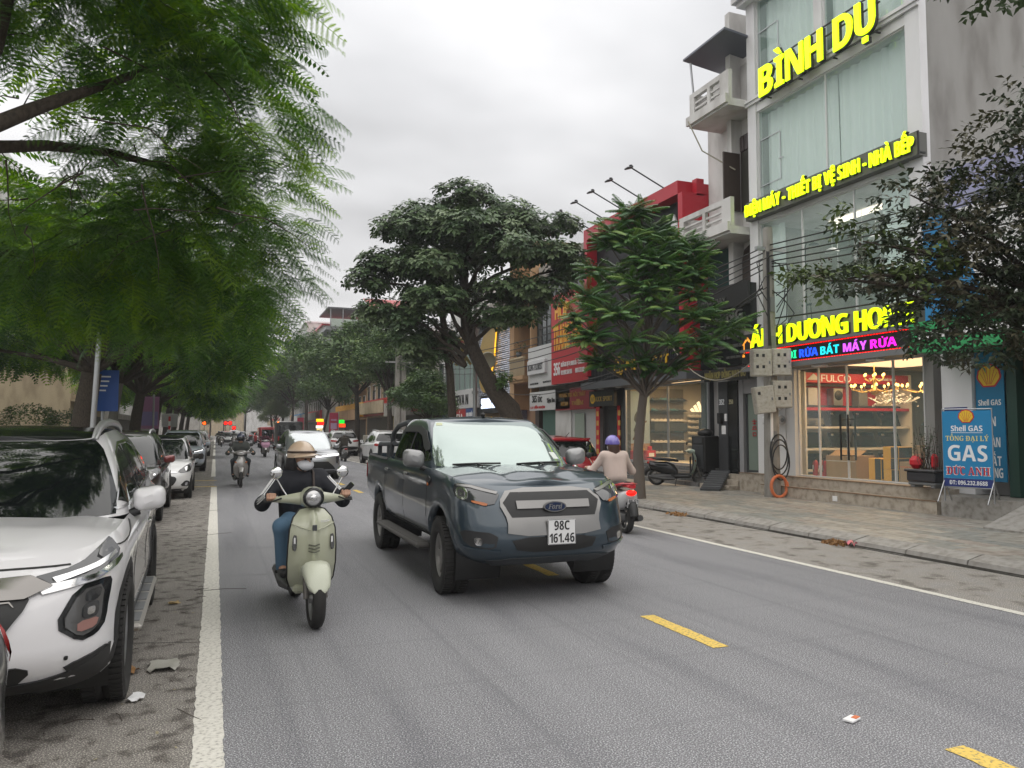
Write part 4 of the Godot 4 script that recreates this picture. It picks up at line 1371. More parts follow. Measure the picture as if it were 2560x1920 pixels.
func shoe_shop() -> void:
	var t := thing("shoe_shop_building", "sports shoe shop with a tall red frame round a black ribbed front", "building", V(13, 0, -21.4))
	var red := mat("frame_red", lin(0.42, 0.012, 0.028), 0.4)
	part("wall", bx(13.6, 26, 4.2, 8.6, -25.0, -18.62), M["old_wall"], t)
	part("party_wall", bx(13.05, 18, 0.1, 4.2, -18.7, -18.5), M["dark_grey"], t)
	part("red_leg", bx(12.45, 13.6, 3.3, 8.55, -18.85, -18.62), red, t)
	part("red_leg", bx(12.95, 13.2, 8.5, 9.0, -18.85, -18.62), red, t)
	part("red_beam", bx(12.45, 13.6, 8.55, 8.95, -25.0, -18.855), red, t)
	part("red_leg", bx(12.45, 13.6, 3.6, 8.55, -25.0, -24.75), red, t)
	var rb := group_part("ribbed_front", t)
	var dk := mat("rib_black", lin(0.022, 0.024, 0.028), 0.4)
	obj("backing", bx(12.9, 13.0, 4.2, 8.55, -24.75, -18.85), dk, rb)
	for i in 84:
		obj("rib", bx(12.85, 12.9, 4.22, 8.53, -24.72 + i * 0.07, -24.72 + i * 0.07 + 0.035), dk, rb)
	part("diamond", N().prism(pv([0, -0.42, 0.22, 0.0, 0.0, 0.42, -0.22, 0]), 0, 0.05, face(12.84, 7.75, -19.6)), M["white"], t)
	part("dark_roof", N().prism(pv([0, 0, 5.5, 0, 5.5, 0.08, 0, 0.9]), 0, 3.0, Transform3D(Basis(V(0, 0, 1), V(0, 1, 0), V(-1, 0, 0)), V(17, 8.95, -26.0))), mat("roof_dark", lin(0.03, 0.03, 0.035), 0.5), t)
	part("band", bx(12.6, 13.05, 3.35, 4.19, -25.0, -18.86), dk, t)
	for i in 110:
		if i % 2 == 0:
			part("band_rib", bx(12.57, 12.6, 3.37, 4.17, -24.9 + i * 0.055, -24.9 + i * 0.055 + 0.03), dk, t)
	part("soffit", bx(12.3, 13.05, 3.1, 3.34, -25.0, -18.3), mat("soffit_grey", lin(0.1, 0.105, 0.115), 0.5), t)
	for i in 5:
		part("soffit_lamp", N().lathe([Vector2(0.1, 0.02), Vector2(0.1, 0), Vector2(0, 0)], V(12.6, 3.085, -24.0 + i * 1.25), Basis.IDENTITY, 12), M["white"], t)
	var ym := mat("logo_yellow", lin(0.7, 0.42, 0.02), 0.4)
	var lf := face(12.55, 3.78, -22.6)
	part("round_logo", N().prism(ellipse(0.66, 0.66, 28), 0, 0.03, lf), ym, t)
	var mm := N()
	letters(mm, "M", face(12.515, 3.6, -22.8), 0.4, 0.36, 0.02)
	part("logo_letter", mm, M["black"], t)
	var mx := N()
	letters(mx, "AXX SPORT", face(12.55, 3.6, -22.2), 2.6, 0.34, 0.03)
	part("lettering", mx, ym, t)
	var al := mat("alu_frame", lin(0.4, 0.41, 0.43), 0.35, 0.5)
	glazing("shop_window", t, 13.0, 0.62, 3.08, -23.0, -18.25, [-20.35], [], al, M["pane"], 0.06)
	part("pillar", bx(12.95, 13.2, 0.5, 3.1, -23.3, -23.0), M["dark_grey"], t)
	part("shop_floor", bx(13.0, 18, 0.1, 0.6, -23.2, -18.3), M["cream"], t)
	part("back_wall", bx(17.0, 17.1, 0.6, 3.3, -23.3, -18.3), mat("shop_wall", lin(0.4, 0.34, 0.26), 0.7), t)
	part("inner_wall", bx(13.1, 17.0, 0.6, 3.3, -23.35, -23.25), mat("shop_wall", lin(0.4, 0.34, 0.26), 0.7), t)
	part("shop_ceiling", bx(13.05, 17.0, 3.3, 3.4, -23.3, -18.3), M["dark_grey"], t)
	var st := group_part("entrance_steps", t)
	for i in 4:
		obj("step", bx(12.25 + i * 0.2, 13.0 if i == 3 else 12.45 + i * 0.2, 0.1, 0.24 + i * 0.125, -23.3, -17.75), M["grey_marble"], st)
	var po := thing("runner_poster", "pale blue shop poster of a running figure in dark sportswear", "poster", V(13.6, 0.7, -23.2))
	obj("print", bx(-0.42, 0.46, 0, 2.3, 0, 0.02), mat("poster_sky", lin(0.3, 0.38, 0.42), 0.6), po)
	obj("ground_print", bx(-0.42, 0.46, 0, 0.5, 0.02, 0.024), mat("poster_sand", lin(0.36, 0.2, 0.1), 0.6), po)
	var pf := Transform3D(Basis(), V(0.03, 0.1, 0.025))
	obj("figure_clothes", N().prism(pv([-0.1, 1.5, 0.1, 1.48, 0.14, 1.2, 0.1, 1.1, 0.14, 0.8, 0.0, 0.78, -0.06, 0.95, -0.18, 0.75, -0.22, 0.85, -0.12, 1.1, -0.2, 1.2, -0.18, 1.35]), 0, 0.004, pf), M["dark_grey"], po)
	var skin := mat("poster_skin", lin(0.1, 0.05, 0.03), 0.6)
	obj("figure_skin", N().prism(ellipse(0.13, 0.2, 14), 0, 0.004, pf * Transform3D(Basis(), V(0.05, 1.63, 0))).prism(pv([0.0, 0.8, 0.12, 0.8, 0.14, 0.5, 0.12, 0.25, 0.06, 0.25, 0.05, 0.5]), 0, 0.004, pf).prism(pv([-0.18, 0.8, -0.1, 0.85, -0.12, 0.6, -0.25, 0.5, -0.26, 0.56, -0.2, 0.64]), 0, 0.004, pf).prism(pv([0.12, 1.25, 0.2, 1.15, 0.3, 1.2, 0.3, 1.14, 0.2, 1.08]), 0, 0.004, pf), skin, po)
	obj("figure_shoe", N().prism(pv([0.04, 0.26, 0.12, 0.27, 0.22, 0.2, 0.22, 0.16, 0.02, 0.18]), 0, 0.004, pf), ym, po)
	for x in [13.35, 13.9]:
		var rbx := thing("red_display_box", ["red display box at the foot of the runner poster, left end", "red display box at the foot of the runner poster, next to the shoe shelves"][0 if x < 13.5 else 1], "display box", V(x, 0.62, -22.95), 0, "red boxes in the shoe shop")
		obj("box", N().bbox(V(0, 0.18, 0), V(0.36, 0.34, 0.25), 0.02).bbox(V(0, 0.42, 0), V(0.14, 0.14, 0.12), 0.02), M["red"], rbx)
		obj("white_print", N().box(V(0, 0.2, 0.127), V(0.2, 0.12, 0.004)), M["white"], rbx)
	shoes()
	var cl := thing("shoe_shop_light", "warm ceiling light inside the shoe shop", "ceiling light", V(14.3, 3.27, -20.6))
	obj("diffuser", N().bbox(Vector3.ZERO, V(1.2, 0.04, 3.6), 0.01), glow("warm_panel", Color(1, 0.86, 0.66), 1.0), cl)
	area_light(cl, V(0, -0.03, 0), Vector2(1.2, 3.6), Color(1, 0.84, 0.62), 9.0)
	part("entrance_back", bx(13.25, 13.3, 0.1, 3.1, -25.0, -23.3), mat("entrance_dark", lin(0.03, 0.03, 0.032), 0.3), t)
	part("door_leaf", bx(13.15, 13.2, 0.2, 2.4, -24.5, -23.5), mat("door_glass_dark", lin(0.05, 0.055, 0.06), 0.08), t)
	var sm := thing("small_sport_sign", "small black sign with yellow lettering above the dark entrance", "sign", V(12.7, 2.5, -24.1))
	obj("board", N().bx(V(-0.06, 0.0, -0.9), V(0.06, 0.55, 0.95)), M["black"], sm)
	obj("round_logo", N().prism(ellipse(0.34, 0.34, 20), 0.06, 0.075, face(0, 0.27, -0.62)), ym, sm)
	var sl := N()
	letters(sl, "AXX", face(-0.07, 0.17, -0.42), 0.5, 0.17, 0.012)
	letters(sl, "SPORT", face(-0.07, 0.17, 0.17), 0.66, 0.17, 0.012)
	letters(sl, "M", face(-0.08, 0.17, -0.72), 0.2, 0.17, 0.012)
	obj("lettering", sl, mat("sport_letters", lin(0.35, 0.24, 0.06), 0.4), sm)
	for z in [-24.95, -23.35]:
		var sc := thing("red_scroll", ["red scroll with gold squares at the far side of the dark entrance", "red scroll with gold squares beside the shoe shop window"][0 if z < -24 else 1], "scroll", V(12.96, 0.3, z), 0, "red scrolls at the entrance")
		obj("cloth", N().bx(V(-0.01, 0, -0.14), V(0.01, 2.2, 0.14)), M["red"], sc)
		for i in 6:
			obj("gold_square", N().box(V(-0.012, 0.25 + i * 0.34, 0), V(0.004, 0.18, 0.17)), mat("gold_print", lin(0.6, 0.36, 0.08), 0.5), sc)
	var first: Node3D = null
	for i in 5:
		var at := V(12.6, 8.95, -19.6 - i * 1.25)
		var lab: String = ["floodlight on a long arm, nearest the right end of the red frame", "floodlight on a long arm, second from the right end of the red frame", "floodlight on a long arm, middle of the red frame", "floodlight on a long arm, second from the left end of the red frame", "floodlight on a long arm, last at the left end of the red frame"][i]
		if first == null:
			first = thing("sign_floodlight", lab, "floodlight", at, 0, "floodlights over the red frame")
			obj("arm", N().cyl(V(0.3, -0.2, 0), V(-1.2, 0.55, -0.15), 0.022, -1, 6), M["dark_grey"], first)
			obj("lamp_head", N().bbox(V(-1.25, 0.52, -0.15), V(0.22, 0.05, 0.2), 0.015, Basis(V(0, 0, 1), 0.3)), M["dark_grey"], first)
			obj("ring", N().lathe([Vector2(0.04, -0.02), Vector2(0.06, 0), Vector2(0.04, 0.02)], V(-1.18, 0.6, -0.15), Basis.IDENTITY, 8), M["black"], first)
		else:
			dup(first, at, 0.0, lab)

func shoes() -> void:
	var sh := N()
	sh.loft([PackedVector3Array([V(-0.03, 0, -0.13), V(0.03, 0, -0.13), V(0.03, 0.1, -0.12), V(-0.03, 0.1, -0.12)]), PackedVector3Array([V(-0.04, 0, -0.05), V(0.04, 0, -0.05), V(0.03, 0.12, -0.06), V(-0.03, 0.12, -0.06)]), PackedVector3Array([V(-0.042, 0, 0.05), V(0.042, 0, 0.05), V(0.03, 0.07, 0.04), V(-0.03, 0.07, 0.04)]), PackedVector3Array([V(-0.025, 0.01, 0.15), V(0.025, 0.01, 0.15), V(0.02, 0.035, 0.145), V(-0.02, 0.035, 0.145)])])
	var shoe := sh.done()
	var rack := thing("shoe_shelves", "dark wall shelves full of sneakers in the left half of the shoe shop window", "shelf", V(14.75, 0.6, -23.1))
	var wall := thing("shoe_wall", "lit beige shoe wall with a three striped emblem in the right half of the window", "shelf", V(16.1, 0.6, -23.1))
	var dark: Material = M["black"]
	for i in 6:
		part("shelf_board", bx(14.08, 15.45, 0.82 + i * 0.37, 0.84 + i * 0.37, -23.24, -22.95), dark, rack)
	part("shelf_back", bx(14.06, 15.47, 0.6, 3.1, -23.248, -23.235), mat("shelf_back", lin(0.16, 0.13, 0.1), 0.6), rack)
	part("dark_panel", bx(14.1, 15.43, 1.62, 1.9, -22.97, -22.95), M["dark_grey"], rack)
	for i in 7:
		part("shelf_board", bx(15.6, 16.6, 0.9 + i * 0.2, 0.912 + i * 0.2, -23.24, -22.98), mat("shelf_glow_edge", lin(0.5, 0.42, 0.3), 0.5), wall)
	part("dark_post", bx(15.93, 15.99, 0.6, 2.1, -22.98, -22.92).bx(V(16.12, 0.6, -22.98), V(16.18, 2.1, -22.92)), dark, wall)
	var em := N()
	for k in 3:
		var x := -0.2 + k * 0.17
		var h: float = [0.14, 0.26, 0.38][k]
		em.prism(pv([x, 0, x + 0.13, 0, x - h * 0.25 + 0.06, h, x - h * 0.25 - 0.04, h - 0.06]), 0, 0.03, Transform3D(Basis(), V(15.85, 2.3, -23.0)))
	part("striped_emblem", em, glow("emblem_glow", Color(1, 0.93, 0.75), 0.9), wall)
	var ms := [mat("shoe_pale", lin(0.6, 0.55, 0.47), 0.6), mat("shoe_dark", lin(0.05, 0.055, 0.06), 0.6), mat("shoe_teal", lin(0.05, 0.14, 0.16), 0.6)]
	var rows := ["lowest", "second", "third", "fourth", "fifth", "topmost", "seventh"]
	rng.seed = 8
	for i in 6:
		for j in 8:
			var m: Material = ms[0] if i in [0, 1, 3] else ms[1] if rnd(0, 1) < 0.7 else ms[2]
			_shoe(shoe, m, V(14.18 + j * 0.168, 0.842 + i * 0.37, -23.08), "sneaker on the %s dark shelf of the shoe shop" % rows[i])
	for i in 7:
		for j in 6:
			_shoe(shoe, ms[0], V(15.68 + j * 0.168, 0.914 + i * 0.2, -23.1), "pale sneaker on the %s ledge of the lit shoe wall" % rows[i])

func _shoe(mesh: Mesh, m: Material, at: Vector3, label: String) -> void:
	var o := obj("sneaker", mesh, m)
	o.position = at
	o.rotation.y = 1.2
	o.scale = Vector3.ONE * 0.85
	tag(o, label, "shoe", label + "s")

func middle_row() -> void:
	var t := thing("red_sign_building", "narrow house behind a tall red signboard with yellow letters", "building", V(13, 0, -26.8))
	part("wall", bx(13.3, 24, 0, 9.0, -28.6, -25.05), M["old_wall"], t)
	part("glass_front", bx(13.1, 13.28, 4.0, 8.5, -28.6, -25.05), mat("dark_glass", lin(0.06, 0.07, 0.075), 0.08), t)
	part("red_board", bx(12.75, 13.0, 3.5, 6.7, -28.6, -25.1), M["sign_red"], t)
	part("red_board", bx(12.74, 13.0, 6.702, 7.1, -28.6, -26.3), M["sign_red"], t)
	part("lower_red_band", bx(12.9, 13.2, 2.45, 3.3, -28.55, -25.1), mat("deep_red", lin(0.2, 0.008, 0.015), 0.45), t)
	var l := N()
	letters(l, "TRANG TÂM", face(12.74, 4.85, -28.35), 2.6, 1.0, 0.03)
	letters(l, "HỘP", face(12.74, 6.1, -28.2), 1.3, 0.6, 0.03)
	part("yellow_lettering", l, M["sign_yellow"], t)
	l = N()
	letters(l, "356", face(12.74, 3.85, -28.35), 0.6, 0.5, 0.02)
	letters(l, "NGÔ GIA TỰ - P. NINH XÁ - T. BẮC NINH", face(12.74, 4.15, -27.65), 2.2, 0.17, 0.02)
	letters(l, "ĐT: 0982 264 555", face(12.74, 3.84, -27.65), 1.0, 0.17, 0.02)
	letters(l, "0824 272 888", face(12.74, 3.84, -26.35), 0.8, 0.17, 0.02)
	part("white_lettering", l, M["white"], t)
	l = N()
	letters(l, "TRANG TRÍ NỘI THẤT", face(12.89, 2.95, -28.2), 2.4, 0.16, 0.01)
	letters(l, "RÈM - THẢM", face(12.89, 2.62, -28.0), 2.0, 0.16, 0.01)
	part("lower_lettering", l, mat("dim_gold", lin(0.3, 0.16, 0.03), 0.5), t)
	part("door_wall", bx(13.1, 13.25, 0.1, 2.45, -28.5, -25.1), mat("pale_grey", lin(0.45), 0.4), t)
	part("glass_door", bx(13.02, 13.06, 0.3, 2.3, -27.0, -26.2), mat("pale_glass", lin(0.3, 0.35, 0.3), 0.15), t)
	t = thing("florist_building", "house with a plain white florist's board and tall dark gridded glass above", "building", V(13, 0, -30))
	part("wall", bx(13.35, 24, 0, 8.9, -31.3, -28.65), M["old_wall"], t)
	glazing("gridded_glass", t, 13.25, 5.3, 8.2, -31.2, -28.7, [-30.7, -30.2, -29.7, -29.2], [6.1, 7.2], M["black"], mat("dark_glass", lin(0.06, 0.07, 0.075), 0.08), 0.05)
	part("awning_bar", N().cyl(V(12.2, 7.9, -31.2), V(12.9, 7.9, -28.7), 0.05, -1, 6).cyl(V(13.2, 8.6, -29.3), V(12.7, 7.9, -28.9), 0.04, -1, 6), M["black"], t)
	part("board", bx(12.85, 13.1, 3.5, 5.25, -31.35, -28.65), mat("board_white", lin(0.5, 0.5, 0.5), 0.5), t)
	part("name_box", N().bbox(V(12.8, 4.35, -30.2), V(0.16, 0.62, 1.9), 0.02), mat("board_white2", lin(0.55, 0.55, 0.56), 0.5), t)
	l = N()
	letters(l, "BLING FLORIST", face(12.715, 4.22, -31.05), 1.6, 0.26, 0.02, "serifthin")
	letters(l, "SĐT: 0222 3875 896", face(12.84, 3.62, -31.1), 0.9, 0.07, 0.01)
	letters(l, "356 NGÔ GIA TỰ", face(12.84, 3.64, -29.7), 0.8, 0.07, 0.01)
	part("lettering", l, M["dark_grey"], t)
	part("lower_board", bx(12.9, 13.2, 2.5, 3.3, -31.3, -27.2), mat("board_white", lin(0.5, 0.5, 0.5), 0.5), t)
	l = N()
	letters(l, "365 tóc", face(12.89, 2.85, -31.0), 1.1, 0.3, 0.012, "serif")
	letters(l, "Tiệm Hoa Nhà Mình", face(12.89, 2.8, -29.4), 1.7, 0.18, 0.012, "serif")
	part("lettering", l, M["black"], t)
	l = N()
	letters(l, "CẮT UỐN NHUỘM", face(12.89, 2.58, -31.2), 1.6, 0.1, 0.01)
	part("red_lettering", l, M["sign_red"], t)
	part("shop_glass", bx(13.1, 13.2, 0.3, 2.5, -30.3, -28.9), mat("green_glass", lin(0.08, 0.14, 0.12), 0.1), t)
	part("white_wall", bx(13.05, 13.25, 0.1, 2.5, -28.88, -27.4), M["white_plaster"], t)
	part("brown_jamb", bx(13.0, 13.25, 0.1, 2.5, -30.9, -30.5), M["brown_wood"], t)
	t = thing("ochre_house", "ochre rendered house with balustraded balconies and an arched doorway", "building", V(13, 0, -32.4))
	part("wall", bx(13.7, 24, 0, 10.2, -33.6, -31.4), M["ochre_wall"], t)
	part("pier", bx(12.9, 13.7, 2.6, 10.1, -33.75, -33.2), M["ochre_wall"], t)
	part("pier", bx(13.0, 13.7, 2.6, 10.1, -31.5, -31.36), M["ochre_wall"], t)
	for y in [3.9, 7.0]:
		var b := group_part("balcony", t)
		obj("slab", bx(12.6, 13.7, y, y + 0.18, -33.2, -31.4).bx(V(12.66, y - 0.12, -33.18), V(13.7, y - 0.002, -31.42)), M["ochre_wall"], b)
		obj("handrail", bx(12.62, 12.74, y + 0.95, y + 1.03, -33.2, -31.4), M["beige_wall"], b)
		for i in 15:
			obj("baluster", bx(12.65, 12.71, y + 0.181, y + 0.95, -33.15 + i * 0.12, -33.15 + i * 0.12 + 0.05), M["beige_wall"], b)
	part("arched_door", N().prism(pv([0, 0, 0.9, 0, 0.9, 1.5, 0.75, 1.85, 0.45, 1.98, 0.15, 1.85, 0, 1.5]), 0, 0.04, face(13.69, 4.1, -32.7)), M["dark_grey"], t)
	var gp := thing("balcony_plant", "dark potted plant on the lowest balcony of the ochre house", "potted plant", V(12.75, 4.95, -32.2))
	obj("pot", N().lathe([Vector2(0.1, 0), Vector2(0.15, 0.22), Vector2(0.13, 0.22)], Vector3.ZERO, Basis.IDENTITY, 10), M["dark_grey"], gp)
	leaves_blob(gp, "leaves", [[V(0, 0.45, 0), V(0.35, 0.35, 0.4)]], 60, 0.12, lin(0.03, 0.07, 0.03), 3)
	t = thing("tiled_sign_building", "shop front hung with small silver tiles and a large gold curl", "building", V(13, 0, -35.9))
	part("wall", bx(13.2, 24, 0, 8.2, -38.4, -33.8), M["old_wall"], t)
	part("backing", bx(12.95, 13.2, 2.95, 7.0, -38.35, -33.75), mat("tile_back", lin(0.05, 0.055, 0.075), 0.5), t)
	var tile := N().bbox(Vector3.ZERO, V(0.02, 0.085, 0.115), 0.012).done()
	var tm := mat("silver_tile", lin(0.42, 0.44, 0.5), 0.22, 0.85)
	rng.seed = 3
	var ts := []
	for j in 40:
		for i in 37:
			ts.append(Transform3D(Basis.from_euler(V(0, rnd(-0.2, 0.2), -0.35 + rnd(-0.15, 0.15))), V(-0.07, 3.0 + j * 0.1 + 0.05, -2.42 + i * 0.123 + (0.06 if j % 2 else 0.0))))
	multi("silver_tiles", tile, tm, ts, [], t)
	var gold := mat("gold_sheet", lin(0.5, 0.34, 0.12), 0.4, 0.35)
	part("gold_curl", N().prism(chaikin(pv([0.2, 0.9, 0.0, 2.0, 0.15, 2.9, 0.7, 3.6, 1.6, 3.95, 2.9, 4.05, 2.75, 3.2, 2.45, 2.3, 2.1, 1.75, 2.5, 1.5, 2.2, 1.05, 1.7, 0.95, 1.0, 0.6]), 2), 0.0, 0.06, face(12.9, 2.9, -38.2)), gold, t)
	var nb := N()
	nb.tube([face(12.83, 2.9, -38.2) * V(0.75, 1.75, 0), face(12.83, 2.9, -38.2) * V(1.2, 1.65, 0), face(12.83, 2.9, -38.2) * V(1.6, 1.35, 0), face(12.83, 2.9, -38.2) * V(2.0, 1.5, 0), face(12.83, 2.9, -38.2) * V(2.5, 2.4, 0), face(12.83, 2.9, -38.2) * V(2.85, 3.9, 0)], 0.04, 6)
	part("neon_edge", nb, glow("neon_yellow", Color(1.0, 0.72, 0.15), 1.2), t)
	part("canopy_strip", bx(12.3, 13.2, 7.02, 7.14, -38.4, -33.7), M["dark_grey"], t)
	part("shop_opening", bx(13.05, 13.2, 0.1, 2.9, -38.2, -33.9), mat("room_warm", lin(0.2, 0.13, 0.06), 0.5), t)
	var ls := N()
	letters(ls, "SALON TONE", face(12.7, 2.75, -37.3), 2.6, 0.5, 0.05)
	part("lit_lettering", ls, glow("white_sign_glow", Color(0.85, 0.9, 1.0), 1.2), t)
	part("sign_board", bx(12.76, 12.94, 2.5, 3.4, -37.6, -34.4), M["black"], t)
	for i in 2:
		var lan := thing("shop_lantern", ["round orange lantern under a blue lamp, left of the pair", "round orange lantern under a blue lamp, right of the pair"][i], "lantern", V(12.8, 1.6, -33.2 + i * 1.0), 0, "orange lanterns")
		obj("shade", N().sphere(V(0, 0, 0), V(0.17, 0.2, 0.17), Basis.IDENTITY, 12, 7), mat("lantern_orange", lin(0.55, 0.2, 0.05), 0.5), lan)
		obj("blue_tube", N().cyl(V(0, 0.24, -0.2), V(0, 0.24, 0.2), 0.05, -1, 6).cyl(V(0, -0.3, -0.2), V(0, -0.3, 0.2), 0.06, -1, 6), glow("blue_tube_glow", Color(0.1, 0.08, 1.0), 1.5), lan)
	t = thing("clothes_shop_building", "white clothes shop with glass upper floor and blue and red sale banners", "building", V(13, 0, -41.4))
	part("wall", bx(13.2, 24, 0, 9.6, -44.6, -38.45), M["white_plaster"], t)
	part("glass_floor", bx(12.85, 13.1, 3.9, 6.2, -44.4, -38.5), mat("pale_green_glass", lin(0.25, 0.32, 0.3), 0.1), t)
	for i in 7:
		part("mullion", bx(12.8, 12.849, 3.9, 6.2, -44.4 + i * 0.96, -44.4 + i * 0.96 + 0.05), M["steel"], t)
	part("upper_fascia", bx(12.8, 13.2, 6.202, 7.2, -44.5, -38.46), M["white_plaster"], t)
	part("fascia", bx(12.7, 13.1, 2.85, 3.88, -44.5, -38.46), mat("board_white", lin(0.5, 0.5, 0.5), 0.5), t)
	l = N()
	letters(l, "SEVA N", face(12.69, 3.05, -41.9), 2.4, 0.55, 0.03)
	part("lettering", l, M["black"], t)
	part("blue_banner", bx(12.68, 12.74, 1.75, 2.82, -44.4, -41.8), M["navy"], t)
	part("red_banner", bx(12.679, 12.74, 1.75, 2.82, -41.79, -39.9), mat("banner_red", lin(0.35, 0.03, 0.03), 0.5), t)
	part("blue_banner", bx(12.68, 12.74, 1.75, 2.82, -39.89, -38.5), mat("banner_navy", lin(0.03, 0.07, 0.2), 0.5), t)
	l = N()
	letters(l, "20.000", face(12.67, 2.4, -43.5), 1.2, 0.28, 0.012)
	letters(l, "GIÁ 9", face(12.67, 1.95, -41.6), 1.1, 0.6, 0.012)
	letters(l, "K", face(12.67, 1.95, -40.3), 0.3, 0.35, 0.012)
	letters(l, "MUA NHIỀU", face(12.67, 2.4, -39.75), 1.05, 0.2, 0.012)
	letters(l, "GIẢM SÂU", face(12.67, 2.02, -39.7), 0.95, 0.2, 0.012)
	part("banner_lettering", l, M["white"], t)
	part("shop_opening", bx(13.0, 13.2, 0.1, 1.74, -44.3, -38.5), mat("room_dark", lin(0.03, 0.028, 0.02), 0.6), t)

func town_house(called: String, label: String, x: float, z0: float, z1: float, h: float, wall: Material, storeys: int, roof: Material, sgn: float, opts := {}) -> Node3D:
	var t := thing(called, label, "building", V(x, 0, (z0 + z1) / 2), 0, opts.get("group", ""))
	var dep: float = opts.get("depth", 11.0) * sgn
	part("wall", N().bx(V(x, 0, z0), V(x + dep, h, z1)), wall, t)
	var fh := h / storeys
	var wide := absf(z1 - z0)
	var n := maxi(1, int(wide / 2.2))
	for s in range(1, storeys):
		for i in n:
			var zc := lerpf(z0, z1, (i + 0.5) / n)
			var y := s * fh + fh * 0.3
			var g := group_part("window", t)
			obj("frame", N().bx(V(x - 0.05 * sgn, y, zc - 0.55), V(x + 0.02 * sgn, y + fh * 0.5, zc + 0.55)), opts.get("frame", M["white"]), g)
			obj("pane", N().bx(V(x - 0.07 * sgn, y + 0.07, zc - 0.48), V(x - 0.051 * sgn, y + fh * 0.5 - 0.07, zc + 0.48)), mat("dark_glass", lin(0.06, 0.07, 0.075), 0.08), g)
		if opts.get("balcony", true):
			part("balcony", N().bx(V(x - 0.9 * sgn, s * fh - 0.1, minf(z0, z1) + 0.15), V(x - 0.001 * sgn, s * fh + 0.08, maxf(z0, z1) - 0.15)).bx(V(x - 0.9 * sgn, s * fh + 0.081, minf(z0, z1) + 0.15), V(x - 0.8 * sgn, s * fh + 0.9, maxf(z0, z1) - 0.15)), opts.get("trim", wall), t)
	if opts.has("flank"):
		for s in range(1, storeys):
			for k in opts.flank:
				var g := group_part("window", t)
				var xc: float = x + k * sgn
				var zf := maxf(z0, z1)
				obj("frame", N().bx(V(xc - 0.6, s * fh + fh * 0.25, zf), V(xc + 0.6, s * fh + fh * 0.75, zf + 0.05)), M["dark_grey"], g)
				obj("pane", N().bx(V(xc - 0.5, s * fh + fh * 0.28, zf + 0.051), V(xc + 0.5, s * fh + fh * 0.72, zf + 0.06)), mat("blue_glass", lin(0.14, 0.16, 0.18), 0.1), g)
	part("roof_edge", N().bx(V(x - 0.3 * sgn, h, minf(z0, z1) - 0.1), V(x + dep, h + 0.22, maxf(z0, z1) + 0.1)), roof, t)
	if opts.has("sign"):
		part("signboard", N().bx(V(x - 0.35 * sgn, 2.9, minf(z0, z1) + 0.2), V(x - 0.02 * sgn, 4.3, maxf(z0, z1) - 0.2)), opts.sign, t)
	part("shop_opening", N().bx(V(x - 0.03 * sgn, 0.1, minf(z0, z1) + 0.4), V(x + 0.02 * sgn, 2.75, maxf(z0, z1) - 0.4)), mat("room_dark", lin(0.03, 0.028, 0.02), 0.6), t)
	return t

